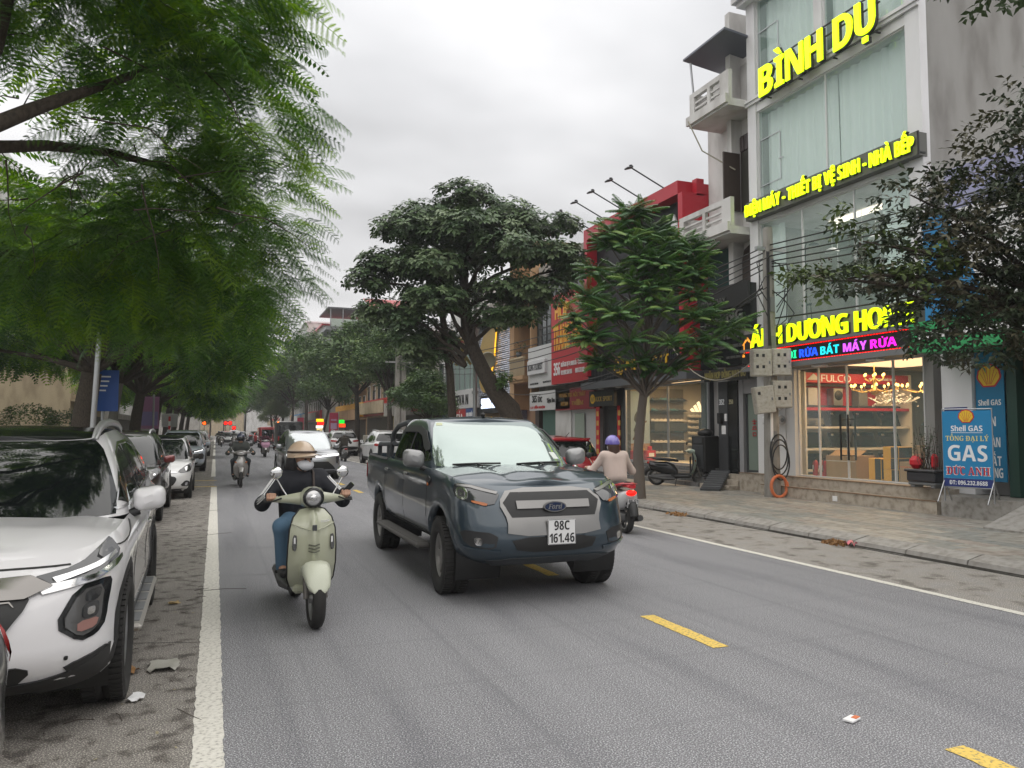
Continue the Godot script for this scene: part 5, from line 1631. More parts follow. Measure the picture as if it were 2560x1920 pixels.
func far_right() -> void:
	var wp: Material = M["white_plaster"]
	var lab := [
		["dark red fronted shop with a deep canopy beyond the clothes shop", -51.0, -44.8, 6.5, "old_wall", 2, "deep_red", "deep_red"],
		["grey house with a yellow upright menu board behind the mid street trees", -60.0, -51.1, 8.5, "old_wall", 3, "white", "sign_red"],
		["cream house showing between the trunks of the mid street trees", -72.0, -60.1, 9.5, "beige_wall", 3, "white", "red"],
		["pale ochre house beside the red lean-to roof", -90.0, -72.1, 11.0, "ochre_wall", 4, "white", "sign_yellow"],
		["weathered concrete house with red roof trim rising over the trees", -122.0, -104.1, 15.6, "old_wall", 5, "red", "sign_red"],
		["tall pale grey house with dark framed flank windows beyond the red trimmed one", -140.0, -124.0, 18.6, "white_plaster", 6, "white", "sign_blue"],
		["white house with a roof frame further along the right row", -165.0, -142.0, 17.0, "white_plaster", 5, "dark_grey", "sign_yellow"],
		["pale cream block closing the right row", -205.0, -168.0, 17.5, "beige_wall", 6, "white", "red"],
	]
	mat("deep_red", lin(0.2, 0.008, 0.015), 0.45)
	for i in lab.size():
		var q: Array = lab[i]
		town_house("town_house", q[0], 13.2, q[1], q[2], q[3], M[q[4]], q[5], M[q[6]], 1.0, {"sign": M[q[7]], "flank": [1.6, 4.5] if i > 3 else [1.8], "group": "houses down the right side"})
	var r := thing("roof_terrace", "grey steel roof terrace with glass railing above the trees", "roof terrace", V(17, 0, -101))
	part("house_wall", bx(13.2, 22, 0, 12.4, -104, -96), M["old_wall"], r)
	part("deck", bx(12.6, 23, 12.42, 12.9, -104, -95.8), M["mid_grey"], r)
	part("deck", bx(12.4, 23, 14.0, 14.4, -104, -95.8), M["mid_grey"], r)
	part("roof", bx(12.6, 21, 16.6, 16.8, -104, -95.5), M["dark_grey"], r)
	for i in 6:
		part("post", bx(12.9 + i * 1.5, 13.02 + i * 1.5, 14.4, 16.6, -95.7, -95.6), M["mid_grey"], r)
		part("glass_railing", bx(13.04 + i * 1.5, 14.38 + i * 1.5, 14.42, 15.4, -95.68, -95.65), mat("pale_glass", lin(0.3, 0.35, 0.3), 0.15), r)
	var s := thing("red_roof", "red sheet lean-to roof on dark posts beside the roof terrace", "roof", V(16, 0, -74))
	part("sheet", N().prism(pv([0, 0, 6, 0, 6, 0.1, 0, 0.1]), -2.0, 2.0, Transform3D(Basis(V(1, 0, 0), V(0, 0.94, 0.34), V(0, -0.34, 0.94)), V(13.6, 14.1, -75))), mat("sheet_red", lin(0.35, 0.05, 0.05), 0.5), s)
	part("loft_wall", bx(13.7, 19.4, 11.3, 13.6, -79, -76), M["dark_grey"], s)
	for x in [13.7, 16.4, 19.3]:
		part("post", bx(x, x + 0.15, 11.2, 13.6, -73.3, -73.1), M["dark_grey"], s)
	var c := thing("corrugated_roof", "pale corrugated metal wall and roof behind the red framed shop", "roof", V(20, 9, -28))
	part("shed_wall", bx(18.5, 30, 0, 10.0, -33, -25.6), mat("corrugated_pale", lin(0.42, 0.42, 0.4), 0.5), c)
	for i in 26:
		part("corrugation", bx(18.44, 18.5, 8.0, 9.9, -33 + i * 0.285, -33 + i * 0.285 + 0.12), mat("corrugated_pale", lin(0.42, 0.42, 0.4), 0.5), c)
	part("roof_sheet", N().prism(pv([0, 0, 4.5, 1.9, 4.5, 2.0, 0, 0.12]), 0, 7.6, Transform3D(Basis(V(1, 0, 0), V(0, 1, 0), V(0, 0, 1)), V(18.1, 10.0, -33.1))), mat("corrugated_grey", lin(0.2, 0.23, 0.24), 0.5), c)

func left_side() -> void:
	var t := thing("public_building", "pale public building with a beige porch slab behind the left trees", "building", V(-16, 0, -34))
	part("wall", bx(-30, -8.6, 4.9, 13.0, -46, -34), M["white_plaster"], t)
	part("porch_slab", bx(-26, -7.6, 3.95, 4.85, -34, -29.5), M["beige_wall"], t)
	part("porch_soffit", bx(-26, -7.7, 3.75, 3.948, -33.9, -29.7), M["old_wall"], t)
	part("glazed_wall", bx(-26, -9, 0.2, 3.75, -34.4, -34.2), mat("dark_glass", lin(0.06, 0.07, 0.075), 0.08), t)
	for i in 10:
		part("column", bx(-25.5 + i * 1.9, -25.1 + i * 1.9, 0.2, 3.75, -33.6 if i % 2 else -30.2, -33.2 if i % 2 else -29.8), M["old_wall"], t)
	for s in 2:
		for i in 8:
			var g := group_part("window", t)
			var x := -28.5 + i * 2.5
			obj("frame", bx(x, x + 1.9, 5.8 + s * 3.4, 8.0 + s * 3.4, -34.0, -33.95), M["white"], g)
			obj("pane", bx(x + 0.08, x + 1.82, 5.88 + s * 3.4, 7.92 + s * 3.4, -33.949, -33.93), mat("blue_glass", lin(0.14, 0.16, 0.18), 0.1), g)
			for k in 4:
				obj("mullion", bx(x + 0.4 + k * 0.36, x + 0.44 + k * 0.36, 5.88 + s * 3.4, 7.92 + s * 3.4, -33.928, -33.9), M["white"], g)
	part("parapet", bx(-30, -8.5, 13.0, 13.5, -46, -33.9), M["white"], t)
	part("flat_canopy", bx(-12.5, -8.2, 3.2, 3.4, -29.4, -27), M["white_plaster"], t)
	var gd := struct("lawn", strip(-40, -8.2, -10, -120, 0.1), mat("lawn_green", lin(0.05, 0.08, 0.03), 0.9))
	town_house("town_house", "cream house glimpsed behind the left row of trees", -9.0, -75, -58, 11.0, M["beige_wall"], 3, M["white"], -1.0, {"group": "houses down the left side"})
	town_house("town_house", "white house deep behind the left row of trees", -9.0, -100, -78, 13.0, wp_(), 4, M["white"], -1.0, {"group": "houses down the left side"})
	town_house("town_house", "grey house at the end of the left row of trees", -9.0, -140, -104, 14.0, M["old_wall"], 4, M["white"], -1.0, {"group": "houses down the left side"})

func wp_() -> Material:
	return M["white_plaster"]

func behind() -> void:
	for i in 3:
		var z := 8.0 + i * 11.0
		town_house("town_house", ["plain white house across the near end of the street, closest to the viewer's back", "plain ochre house further behind the viewer", "plain grey house farthest behind the viewer"][i], 13.2, z, z + 10.5, 10.0 + i, [M["white_plaster"], M["ochre_wall"], M["old_wall"]][i], 4, M["white"], 1.0, {"group": "houses behind the viewer"})

func sag(a: Vector3, b: Vector3, drop: float, n := 12) -> Array:
	var p := []
	for i in n + 1:
		var t := float(i) / n
		p.append(a.lerp(b, t) - V(0, drop * 4.0 * t * (1.0 - t), 0))
	return p

func post(called: String, label: String, cat: String, at: Vector3, w0: float, w1: float, h: float, m: Material) -> Node3D:
	var t := thing(called, label, cat, at)
	var r := []
	for q in [[0.0, w0], [h, w1]]:
		var l := PackedVector3Array()
		for p in rrect(q[1], (q[1] as float) * 0.8, 0.03, 1):
			l.append(V(p.x, q[0], p.y))
		r.append(l)
	obj("shaft", N().loft(r).flat(), m, t)
	return t

func street_things() -> void:
	var wire: Material = M["wire"]
	var p := post("utility_pole", "square concrete utility pole with meter boxes, cable coils and an orange hose", "utility pole", V(12.0, 0.1, -14.45), 0.32, 0.2, 6.3, M["concrete_post"])
	obj("crossarm", N().bx(V(-0.35, 5.75, -0.04), V(0.5, 5.83, 0.04)), M["steel"], p)
	var rs := N()
	for y in [1.2, 2.2, 3.4, 4.3, 5.2]:
		rs.bx(V(-0.06, y, 0.105), V(0.06, y + 0.34, 0.125))
	stuff(obj("recess", rs, M["mid_grey"], p))
	var cl := N()
	for k in 3:
		var l := []
		for i in 25:
			var a := TAU * i / 24.0
			l.append(V(0.06 + cos(a) * 0.24 + k * 0.012, 1.06 - k * 0.12 + sin(a) * 0.4, 0.16 + k * 0.02))
		cl.tube(l, 0.017, 5)
	obj("cable_coil", cl, wire, p)
	var hs := []
	for i in 25:
		var a := TAU * i / 24.0 * 1.15 - 0.3
		hs.append(V(0.0 + cos(a) * 0.22, 0.28 + sin(a) * 0.24, 0.2 + 0.0015 * i))
	hs.append(V(0.24, 0.02, 0.18))
	obj("orange_hose", N().tube(hs, 0.036, 8), M["orange"], p)
	var lp := N()
	rng.seed = 91
	for k in 9:
		var y := rnd(4.2, 5.7)
		var s := 1.0 if k % 3 else -1.0
		lp.tube([V(0.0, y + 0.2, 0.13), V(s * rnd(0.2, 0.7), y + rnd(-0.1, 0.35), 0.2), V(s * rnd(0.2, 0.6), y - rnd(0.2, 0.7), 0.18), V(s * 0.1, y - rnd(0.5, 1.0), 0.14)], 0.013, 5)
	for k in 3:
		lp.tube([V(-0.15 + 0.03 * k, 5.7, 0.14), V(-0.17 + 0.02 * k, 4.2, 0.16), V(-0.15 + k * 0.03, 3.5, 0.15)], 0.014, 5)
	stuff(obj("cable_loops", lp, wire, p))
	obj("paper_strip", N().bx(V(-0.13, 1.3, 0.12), V(-0.06, 1.95, 0.135)), M["white"], p)
	var bx0 := mat("meter_box", lin(0.5, 0.48, 0.43), 0.5)
	detail(bx0, noise_tex(95, 256, 0.03, [[0.0, Color(0.8, 0.77, 0.72)], [0.45, Color(0.95, 0.94, 0.92)], [1.0, Color(1, 1, 1)]], 4), 1.4)
	var lab := ["upper left meter box on the utility pole, with four dark windows", "upper right meter box on the utility pole", "tilted lower left meter box on the utility pole", "lower right meter box on the utility pole with a sloped lid"]
	for i in 4:
		var b := thing("meter_box", lab[i], "meter box", [V(11.66, 3.2, -14.36), V(12.12, 3.22, -14.25), V(11.7, 2.35, -14.34), V(12.12, 2.48, -14.25)][i], -0.35, "meter boxes on the pole")
		b.rotation.z = 0.13 if i == 2 else 0.0
		obj("case", N().bbox(Vector3.ZERO, V(0.44, 0.62, 0.24), 0.015), bx0, b)
		obj("door", N().bbox(V(-0.06 if i % 2 == 0 else 0.0, 0.0, 0.125), V(0.28 if i % 2 == 0 else 0.38, 0.58, 0.012), 0.004), bx0, b)
		for k in (1 if i == 2 else 4):
			obj("meter_window", N().box(V(-0.12 + 0.14 * (k % 2) + (0.04 if i % 2 else 0.0), 0.16 - 0.26 * (k >> 1), 0.134), V(0.06, 0.07, 0.006)), M["black"], b)
		obj("latch", N().box(V(0.16, 0, 0.13), V(0.03, 0.06, 0.02)), M["mid_grey"], b)
	var first := N()
	for k in 5:
		var y := 5.98 - k * 0.13
		first.tube(sag(V(12.0, y, -14.5), V(9.5, y - 0.1, -42.3), 0.9 + 0.12 * k), 0.016, 4)
		first.tube(sag(V(12.0, y, -14.4), V(12.4, y + 0.3, 9), 0.45 + 0.05 * k), 0.016, 4)
	stuff(tag(obj("overhead_cable", first, wire), "black overhead cables strung between the street poles", "cables"))
	var sec := N()
	sec.tube(sag(V(11.95, 5.0, -14.6), V(12.5, 3.45, -27.5), 0.5), 0.022, 5).tube(sag(V(11.95, 4.9, -14.6), V(12.4, 3.3, -32.5), 0.8), 0.016, 5)
	sec.tube(sag(V(12.05, 4.25, -14.3), V(12.3, 4.3, -5.0), 0.12), 0.02, 5)
	stuff(tag(obj("facade_cable", sec, wire), "slack cable bundle sagging from the pole along the shop signs", "cables"))
	tag(obj("drop_cable", N().tube(sag(V(12.35, 4.2, -19.2), V(11.8, 3.3, -14.8), 0.75), 0.016, 5).tube([V(12.2, 10.3, -17.9), V(12.3, 9.3, -17.4), V(13.0, 8.7, -16.9)], 0.02, 5), mat("pale_cable", lin(0.3, 0.28, 0.22), 0.6)), "pale drop cable looping below the black signboard", "cable")
	var lm := thing("lamp_post", "slim grey steel lamp post rising through the broad leaved tree", "lamp post", V(8.94, 0.1, -27.0))
	obj("shaft", N().cyl(V(0, 0, 0), V(0, 9.2, 0), 0.085, 0.06, 10), M["steel"], lm)
	obj("collar", N().cyl(V(0, 2.9, 0), V(0, 3.0, 0), 0.13, -1, 10).cyl(V(0, 4.6, 0), V(0, 5.0, 0), 0.11, -1, 10), M["steel"], lm)
	var ph := thing("bird_lamp", "moulded yellow long tailed bird ornament holding a lamp globe on the lamp post", "lamp ornament", V(8.25, 4.9, -26.9))
	var yw := mat("bird_yellow", lin(0.42, 0.3, 0.06), 0.5)
	obj("body", N().tube([V(-0.2, 0.42, 0), V(-0.26, 0.36, 0), V(-0.26, 0.22, 0), V(-0.14, 0.1, 0), V(0.06, 0.02, 0), V(0.2, -0.1, 0)], [0.02, 0.06, 0.05, 0.11, 0.15, 0.1], 10), yw, ph)
	for i in 6:
		obj("tail_feather", N().tube([V(0.16, -0.06, 0.02 * i), V(0.2 - i * 0.02, -0.4, 0.03 * i - 0.08), V(0.52 - i * 0.2, -0.82 - 0.06 * (i % 2), 0.04 * i - 0.1)], [0.06, 0.075, 0.05], 7), mat("bird_olive", lin(0.34, 0.28, 0.1), 0.5), ph)
	obj("wing", N().sphere(V(-0.02, 0.0, 0.1), V(0.24, 0.09, 0.07), Basis(V(0, 0, 1), -0.3), 10, 6), mat("bird_red", lin(0.35, 0.06, 0.05), 0.5), ph)
	obj("crest", N().sphere(V(-0.36, -0.08, 0), V(0.16, 0.06, 0.14), Basis.IDENTITY, 10, 6), mat("bird_red", lin(0.35, 0.06, 0.05), 0.5), ph)
	obj("globe", N().sphere(V(-0.3, -0.3, 0), V(0.2, 0.17, 0.2), Basis.IDENTITY, 14, 8), mat("globe_grey", lin(0.3, 0.29, 0.27), 0.3), ph)
	obj("bracket", N().cyl(V(0.1, 0.0, 0), V(0.66, 0.0, -0.1), 0.04, -1, 8), M["dark_grey"], ph)
	var ds := thing("round_sign", "round pale disc sign on the lamp post", "sign", V(9.42, 4.26, -26.9))
	obj("disc", N().lathe([Vector2(0.29, -0.05), Vector2(0.31, 0.0), Vector2(0.29, 0.05), Vector2(0.25, 0.05), Vector2(0.24, 0.035), Vector2(0, 0.035)], Vector3.ZERO, Basis(Vector3.RIGHT, V(0, 0, 1), Vector3.UP), 24), mat("disc_pale", lin(0.42, 0.4, 0.3), 0.4), ds)
	obj("bracket", N().cyl(V(0, 0, -0.08), V(-0.46, 0.0, -0.1), 0.03, -1, 6), M["steel"], ds)
	var mp := post("utility_pole", "pair of joined concrete poles in mid street, left of the pickup's roof", "utility pole", V(9.45, 0.1, -42.3), 0.36, 0.26, 6.2, M["concrete_post"])
	obj("second_shaft", N().bx(V(0.2, 0, -0.12), V(0.46, 6.0, 0.12)), M["concrete_post"], mp)
	obj("insulator_arm", N().bx(V(-0.7, 5.3, -0.05), V(1.2, 5.4, 0.05)), M["steel"], mp)
	var cb := thing("electric_cabinet", "pale upright electric cabinet on the right pavement beside the pickup's cargo bed", "cabinet", V(9.3, 0.1, -50.2))
	obj("case", N().bbox(V(0, 0.62, 0), V(0.6, 1.22, 0.4), 0.02), bx0, cb)
	obj("door_seam", N().box(V(0, 0.62, 0.202), V(0.01, 1.1, 0.006)), M["mid_grey"], cb)
	for i in 2:
		var bn := thing("street_banner", ["upright crimson banner on a post, nearer of the two by the right kerb", "upright crimson banner on a post, farther of the two by the right kerb"][i], "banner", [V(9.2, 0.1, -65.2), V(9.2, 0.1, -92.0)][i], 0, "crimson street banners")
		obj("cloth", N().bx(V(-0.36, 1.1, -0.02), V(0.36, 3.0, 0.02)), mat("banner_crimson", lin(0.35, 0.02, 0.06), 0.6), bn)
		obj("pale_print", N().box(V(0, 1.9, 0.022), V(0.5, 0.5, 0.004)).box(V(0, 2.4, 0.022), V(0.46, 0.1, 0.004)), mat("print_pale", lin(0.4, 0.25, 0.4), 0.6), bn)
		obj("post", N().cyl(V(0.4, 0, 0), V(0.4, 3.1, 0), 0.04, -1, 6), M["steel"], bn)
	for i in 3:
		var ls := thing("lit_shop_sign", ["small shop sign glowing yellow over red far down the right row", "small shop sign glowing green over orange by the nearer crimson banner", "white lit shop sign between the two small glowing ones"][i], "sign", [V(10.4, 2.3, -84.0), V(10.2, 2.0, -68.5), V(10.4, 1.6, -84.2)][i])
		for k in 2:
			obj("tube_panel", N().box(V(0.1 * k, 0.4 - 0.34 * k, 0), V(0.75, 0.3, 0.1)), glow("tube_%d" % (i * 2 + k), [Color(1, 0.8, 0.1), Color(1, 0.1, 0.05), Color(0.1, 0.9, 0.2), Color(1, 0.25, 0.03), Color(0.9, 0.9, 0.85), Color(0.9, 0.8, 0.5)][i * 2 + k], 1.2), ls)
		obj("post", N().cyl(V(0.5, -2.2, 0), V(0.5, 0.3, 0), 0.04, -1, 5), M["dark_grey"], ls)
	for i in 4:
		var sg := thing("traffic_signal", ["amber traffic signal on the left of the far crossing", "red traffic signal of the middle pair at the far crossing, left one", "red traffic signal of the middle pair at the far crossing, right one", "low red traffic signal right of the middle pair"][i], "traffic signal", [V(-1.6, 0, -128), V(1.5, 0, -128), V(2.15, 0, -128), V(2.7, 0, -127)][i], 0, "traffic signals at the crossing")
		var y: float = 2.75 if i < 3 else 2.0
		obj("lamp", N().sphere(V(0, y, 0.1), V(0.26, 0.26, 0.1), Basis.IDENTITY, 10, 6), glow("signal_%d" % mini(i, 1), Color(1, 0.35, 0.02) if i == 0 else Color(1, 0.06, 0.02), 2.5), sg)
		obj("case", N().bbox(V(0, y, -0.05), V(0.6, 0.7, 0.2), 0.04), M["black"], sg)
		obj("post", N().cyl(V(0, 0, -0.1), V(0, y, -0.1), 0.05, -1, 6), M["dark_grey"], sg)
	var l1 := thing("lamp_post", "plain grey post on the left pavement before the blue sign", "lamp post", V(-3.0, 0.13, -22.4))
	obj("shaft", N().cyl(Vector3.ZERO, V(0.2, 6, 0), 0.075, 0.06, 8), M["steel"], l1)
	var bs := thing("blue_sign", "blue panel sign with white lines under the left trees", "sign", V(-3.2, 0.13, -26.2))
	obj("panel", N().bx(V(-0.4, 2.1, -0.03), V(0.42, 3.35, 0.03)), mat("panel_blue", lin(0.01, 0.07, 0.3), 0.5), bs)
	for k in 4:
		obj("white_line", N().box(V(-0.05, 3.15 - 0.14 * k, 0.033), V(0.5 - 0.08 * k, 0.045, 0.004)), M["white"], bs)
	obj("post", N().cyl(V(0, 0, -0.06), V(0, 3.3, -0.06), 0.05, -1, 8), M["steel"], bs)
	var pb := thing("pink_banner", "pink and lilac banner on a post under the left trees", "banner", V(-3.1, 0.13, -42.4))
	obj("cloth", N().bx(V(-0.5, 1.6, -0.02), V(0.45, 3.2, 0.02)), mat("banner_pink", lin(0.42, 0.2, 0.36), 0.6), pb)
	obj("lilac_print", N().box(V(0, 2.1, 0.022), V(0.8, 0.7, 0.004)), mat("print_lilac", lin(0.3, 0.25, 0.5), 0.6), pb)
	obj("post", N().cyl(V(0.2, 0, 0.06), V(0.2, 3.3, 0.06), 0.05, -1, 8), M["steel"], pb)
	var rw := thing("striped_post", "red and white striped post with the grey back of a square sign", "sign post", V(-2.75, 0.13, -54.0))
	for k in 8:
		obj("band", N().cyl(V(0, k * 0.3, 0), V(0, k * 0.3 + 0.3, 0), 0.07, -1, 10), M["red"] if k % 2 else M["white"], rw)
	obj("sign_back", N().bbox(V(0, 2.15, -0.1), V(0.95, 0.85, 0.05), 0.02), mat("pale_grey", lin(0.45), 0.4), rw)
	var st := thing("end_terrace", "pale row of houses closing the far end of the street", "building", V(0, 0, -240))
	for i in 7:
		part("house_front", bx(-40 + i * 12, -28.2 + i * 12, 0, 9 + (i * 5) % 7, -250, -240), [M["beige_wall"], M["white_plaster"], M["old_wall"]][i % 3], st)

class Car:
	var rows: Array
	var cab: Array
	var ybot: Array
	var belt: Array
	var roof: Array
	var base: Array
	var crown := 0.05
	var roof_crown := 0.035
	var nn := 3.0
	var cn := 3.2
	var bulge := 0.035
	var taper := 0.03
	var wheels := []
	var ra := 0.4
	var ry := 0.36
	var tab := []
	var tabr := []

	static func pw(a: Array, z: float) -> float:
		if z <= a[0]:
			return a[1]
		for i in range(2, a.size(), 2):
			if z <= a[i]:
				var t: float = (z - a[i - 2]) / (a[i] - a[i - 2])
				t = lerpf(t, t * t * (3.0 - 2.0 * t), 0.5)
				return lerpf(a[i - 1], a[i + 1], t)
		return a[a.size() - 1]

	func outline(r: PackedFloat32Array, s: float, n: float) -> Vector2:
		var hw: float = r[1]
		var zf: float = r[2]
		var zr: float = r[3]
		var cf: float = r[4]
		var cr: float = r[5]
		var q: Vector2
		if s < 0.3:
			var a := s / 0.3 * PI / 2
			q = Vector2(hw * pow(sin(a), 2.0 / n), zf - cf + cf * pow(maxf(cos(a), 0.0), 2.0 / n))
		elif s <= 0.7:
			q = Vector2(hw, lerpf(zf - cf, zr + cr, (s - 0.3) / 0.4))
		else:
			var a := (1.0 - s) / 0.3 * PI / 2
			q = Vector2(hw * pow(sin(a), 2.0 / n), zr + cr - cr * pow(maxf(cos(a), 0.0), 2.0 / n))
		var m := (q.y - (zf + zr) * 0.5) / ((zf - zr) * 0.5)
		q.x *= 1.0 - taper * m * m
		return q

	var rbuf := PackedFloat32Array([0, 0, 0, 0, 0, 0])
	func row(v: float) -> PackedFloat32Array:
		var i := 1
		while i < rows.size() - 1 and rows[i][0] < v:
			i += 1
		var a: PackedFloat32Array = rows[i - 1]
		var b: PackedFloat32Array = rows[i]
		var t := clampf((v - a[0]) / (b[0] - a[0]), 0.0, 1.0)
		for k in 6:
			rbuf[k] = a[k] + (b[k] - a[k]) * t
		return rbuf

	func body(s: float, v: float) -> Vector3:
		var q := outline(row(v), s, nn)
		var lo := pw(ybot, q.y)
		return Vector3(q.x, lo + (pw(belt, q.y) - lo) * v, q.y)

	func cabin(s: float, v: float) -> Vector3:
		var a := outline(cab[0], s, cn)
		var b := outline(cab[1], s, cn)
		var q := a.lerp(b, v + (bulge * 4.0 * v * (v - 1.0)) * 1.0)
		var lo := pw(base, a.y)
		var hi := pw(roof, b.y)
		var e := 1.0 - pow(1.0 - v, 1.25)
		return Vector3(q.x, lo + (hi - lo) * e, q.y)

	func cab_v(s: float, y: float) -> float:
		var lo := 0.0
		var hi := 1.0
		for i in 14:
			var m := (lo + hi) * 0.5
			if cabin(s, m).y < y:
				lo = m
			else:
				hi = m
		return (lo + hi) * 0.5

	func table() -> void:
		tab = []
		for i in rows.size():
			rows[i] = PackedFloat32Array(rows[i])
		for i in 2:
			cab[i] = PackedFloat32Array(cab[i])
		var last := body(0, 0.6)
		var u := 0.0
		for i in 201:
			var p := body(i / 200.0, 0.6)
			u += Vector2(p.x - last.x, p.z - last.z).length()
			last = p
			tab.append(u)

	func s_of_u(u: float, rear := false) -> float:
		if rear:
			u = tab[200] - u
		var lo := 0
		var hi := 200
		while hi - lo > 1:
			var m := (lo + hi) >> 1
			if tab[m] < u:
				lo = m
			else:
				hi = m
		return (lo + clampf((u - tab[lo]) / maxf(tab[hi] - tab[lo], 1e-6), 0, 1)) / 200.0

	func body_at(s: float, y: float, n := 3) -> Vector3:
		var v := 0.6
		for i in n:
			var z := outline(row(v), s, nn).y
			var lo := pw(ybot, z)
			v = clampf((y - lo) / (pw(belt, z) - lo), 0.0, 1.0)
		return body(s, v)

	func side_s(y: float, z: float) -> float:
		var lo := 0.0
		var hi := 1.0
		var lo2 := pw(ybot, z)
		var v := clampf((y - lo2) / (pw(belt, z) - lo2), 0.0, 1.0)
		row(v)
		for i in 15:
			var m := (lo + hi) * 0.5
			if outline(rbuf, m, nn).y > z:
				lo = m
			else:
				hi = m
		return (lo + hi) * 0.5

	func map(mode: String, p: Vector2) -> Vector3:
		match mode:
			"nose":
				var r := body_at(s_of_u(absf(p.x)), p.y)
				return Vector3(r.x * signf(p.x), r.y, r.z)
			"tail":
				var r := body_at(s_of_u(absf(p.x), true), p.y)
				return Vector3(r.x * signf(p.x), r.y, r.z)
			"side":
				return body_at(side_s(p.y, p.x), p.y)
			"screen":
				var r := cabin(absf(p.x) * 0.235, p.y)
				return Vector3(r.x * signf(p.x), r.y, r.z)
			"back":
				var r := cabin(1.0 - absf(p.x) * 0.24, p.y)
				return Vector3(r.x * signf(p.x), r.y, r.z)
			"glass":
				var s := 0.5
				for k in 3:
					var v := cab_v(s, p.y)
					var lo := 0.1
					var hi := 0.9
					for i in 14:
						var m := (lo + hi) * 0.5
						if cabin(m, v).z > p.x:
							lo = m
						else:
							hi = m
					s = (lo + hi) * 0.5
				return cabin(s, cab_v(s, p.y))
			"deck":
				var b := deck_edge(p.y)
				return Vector3(p.x, b.y + crown * (1.0 - pow(p.x / maxf(b.x, 0.01), 2.0)), p.y)
		return Vector3.ZERO

	func deck_edge(z: float) -> Vector3:
		var lo := 0.0
		var hi := 1.0
		for i in 14:
			var m := (lo + hi) * 0.5
			if body(m, 1.0).z > z:
				lo = m
			else:
				hi = m
		return body((lo + hi) * 0.5, 1.0)

	func panel(mode: String, poly: PackedVector2Array, off: float, cell := 0.07, flip := false, thick := 0.014, under := 0.0) -> MB:
		var mb := MB.new()
		mb.smooth()
		var lo := Vector2(1e9, 1e9)
		var hi := -lo
		for p in poly:
			lo = lo.min(p)
			hi = hi.max(p)
		var cx := cell
		var cy := cell
		if mode == "screen" or mode == "back":
			cx = 0.08
			cy = 0.09
		var nx := maxi(1, ceili((hi.x - lo.x) / cx))
		var ny := maxi(1, ceili((hi.y - lo.y) / cy))
		var cache := {}
		for i in nx:
			for j in ny:
				var a := lo + Vector2((hi.x - lo.x) * i / nx, (hi.y - lo.y) * j / ny)
				var b := lo + Vector2((hi.x - lo.x) * (i + 1) / nx, (hi.y - lo.y) * (j + 1) / ny)
				for piece in Geometry2D.intersect_polygons(PackedVector2Array([a, Vector2(b.x, a.y), b, Vector2(a.x, b.y)]), poly):
					var t := Geometry2D.triangulate_polygon(piece)
					for k in range(0, t.size(), 3):
						var v := []
						for e in 3:
							v.append(lift(mode, piece[t[k + e]], off, flip, cache))
						if ((piece[t[k + 1]] - piece[t[k]]).cross(piece[t[k + 2]] - piece[t[k]]) > 0.0) != flip:
							mb.tri(v[0], v[2], v[1])
						else:
							mb.tri(v[0], v[1], v[2])
		var deep := {}
		if thick > 0.0:
			mb.smooth()
			for i in poly.size():
				var a := poly[i]
				var b := poly[(i + 1) % poly.size()]
				var n := maxi(1, ceili(a.distance_to(b) / minf(cx, cy)))
				for k in n:
					var p := a.lerp(b, float(k) / n)
					var q := a.lerp(b, float(k + 1) / n)
					mb.quad(lift(mode, p, off, flip, cache), lift(mode, q, off, flip, cache), lift(mode, q, off - thick, flip, deep), lift(mode, p, off - thick, flip, deep))
		return mb

	func lift(mode: String, p: Vector2, off: float, flip: bool, cache: Dictionary) -> Vector3:
		var key := Vector2i(roundi(p.x * 2000.0), roundi(p.y * 2000.0))
		if cache.has(key):
			return cache[key]
		var e := 0.006
		var c := map(mode, p)
		var dx := map(mode, p + Vector2(e, 0)) - c
		var dy := map(mode, p + Vector2(0, e)) - c
		var n := dx.cross(dy).normalized()
		var want := Vector3(c.x, 0.4, c.z * 0.2)
		match mode:
			"nose", "screen":
				want = Vector3(c.x * 0.3, 0.1, 1)
			"tail", "back":
				want = Vector3(c.x * 0.3, 0.1, -1)
			"deck":
				want = Vector3.UP
		if n.dot(want) < 0.0:
			n = -n
		c += n * off
		if flip:
			c.x = -c.x
		cache[key] = c
		return c

	func shell(parts: String) -> MB:
		var mb := MB.new()
		if parts.contains("b"):
			var vs := []
			for i in rows.size():
				vs.append(rows[i][0])
				if i < rows.size() - 1 and rows[i + 1][0] - rows[i][0] > 0.09:
					vs.append((rows[i][0] + rows[i + 1][0]) * 0.5)
			var ss := []
			for i in 18:
				ss.append(0.3 * i / 18.0)
			for i in 60:
				ss.append(0.3 + 0.4 * i / 60.0)
			for i in 19:
				ss.append(0.7 + 0.3 * i / 18.0)
			var arcs := []
			for w in wheels:
				arcs.append(w)
			for sd in [1, -1]:
				var pts := []
				var dist := []
				for v in vs:
					var l := PackedVector3Array()
					var dl := PackedFloat32Array()
					for s in ss:
						var p := body(s, v)
						var dd := 1.0
						for w in arcs:
							var q := Vector2(p.z - w, p.y - ry)
							var r := q.length()
							if absf(r - ra) < 0.045 and p.x > 0.3:
								q = q.normalized() * ra
								p.z = w + q.x
								p.y = ry + q.y
								r = ra
							if p.x > 0.3:
								dd = minf(dd, r - ra)
						p.x *= sd
						l.append(p)
						dl.append(dd)
					pts.append(l)
					dist.append(dl)
				mb.smooth()
				for k in vs.size() - 1:
					for i in ss.size() - 1:
						var m: float = (dist[k][i] + dist[k][i + 1] + dist[k + 1][i] + dist[k + 1][i + 1]) * 0.25
						if m < -0.0001:
							continue
						if sd > 0:
							mb.quad(pts[k][i], pts[k][i + 1], pts[k + 1][i + 1], pts[k + 1][i])
						else:
							mb.quad(pts[k][i], pts[k + 1][i], pts[k + 1][i + 1], pts[k][i + 1])
			var fl := []
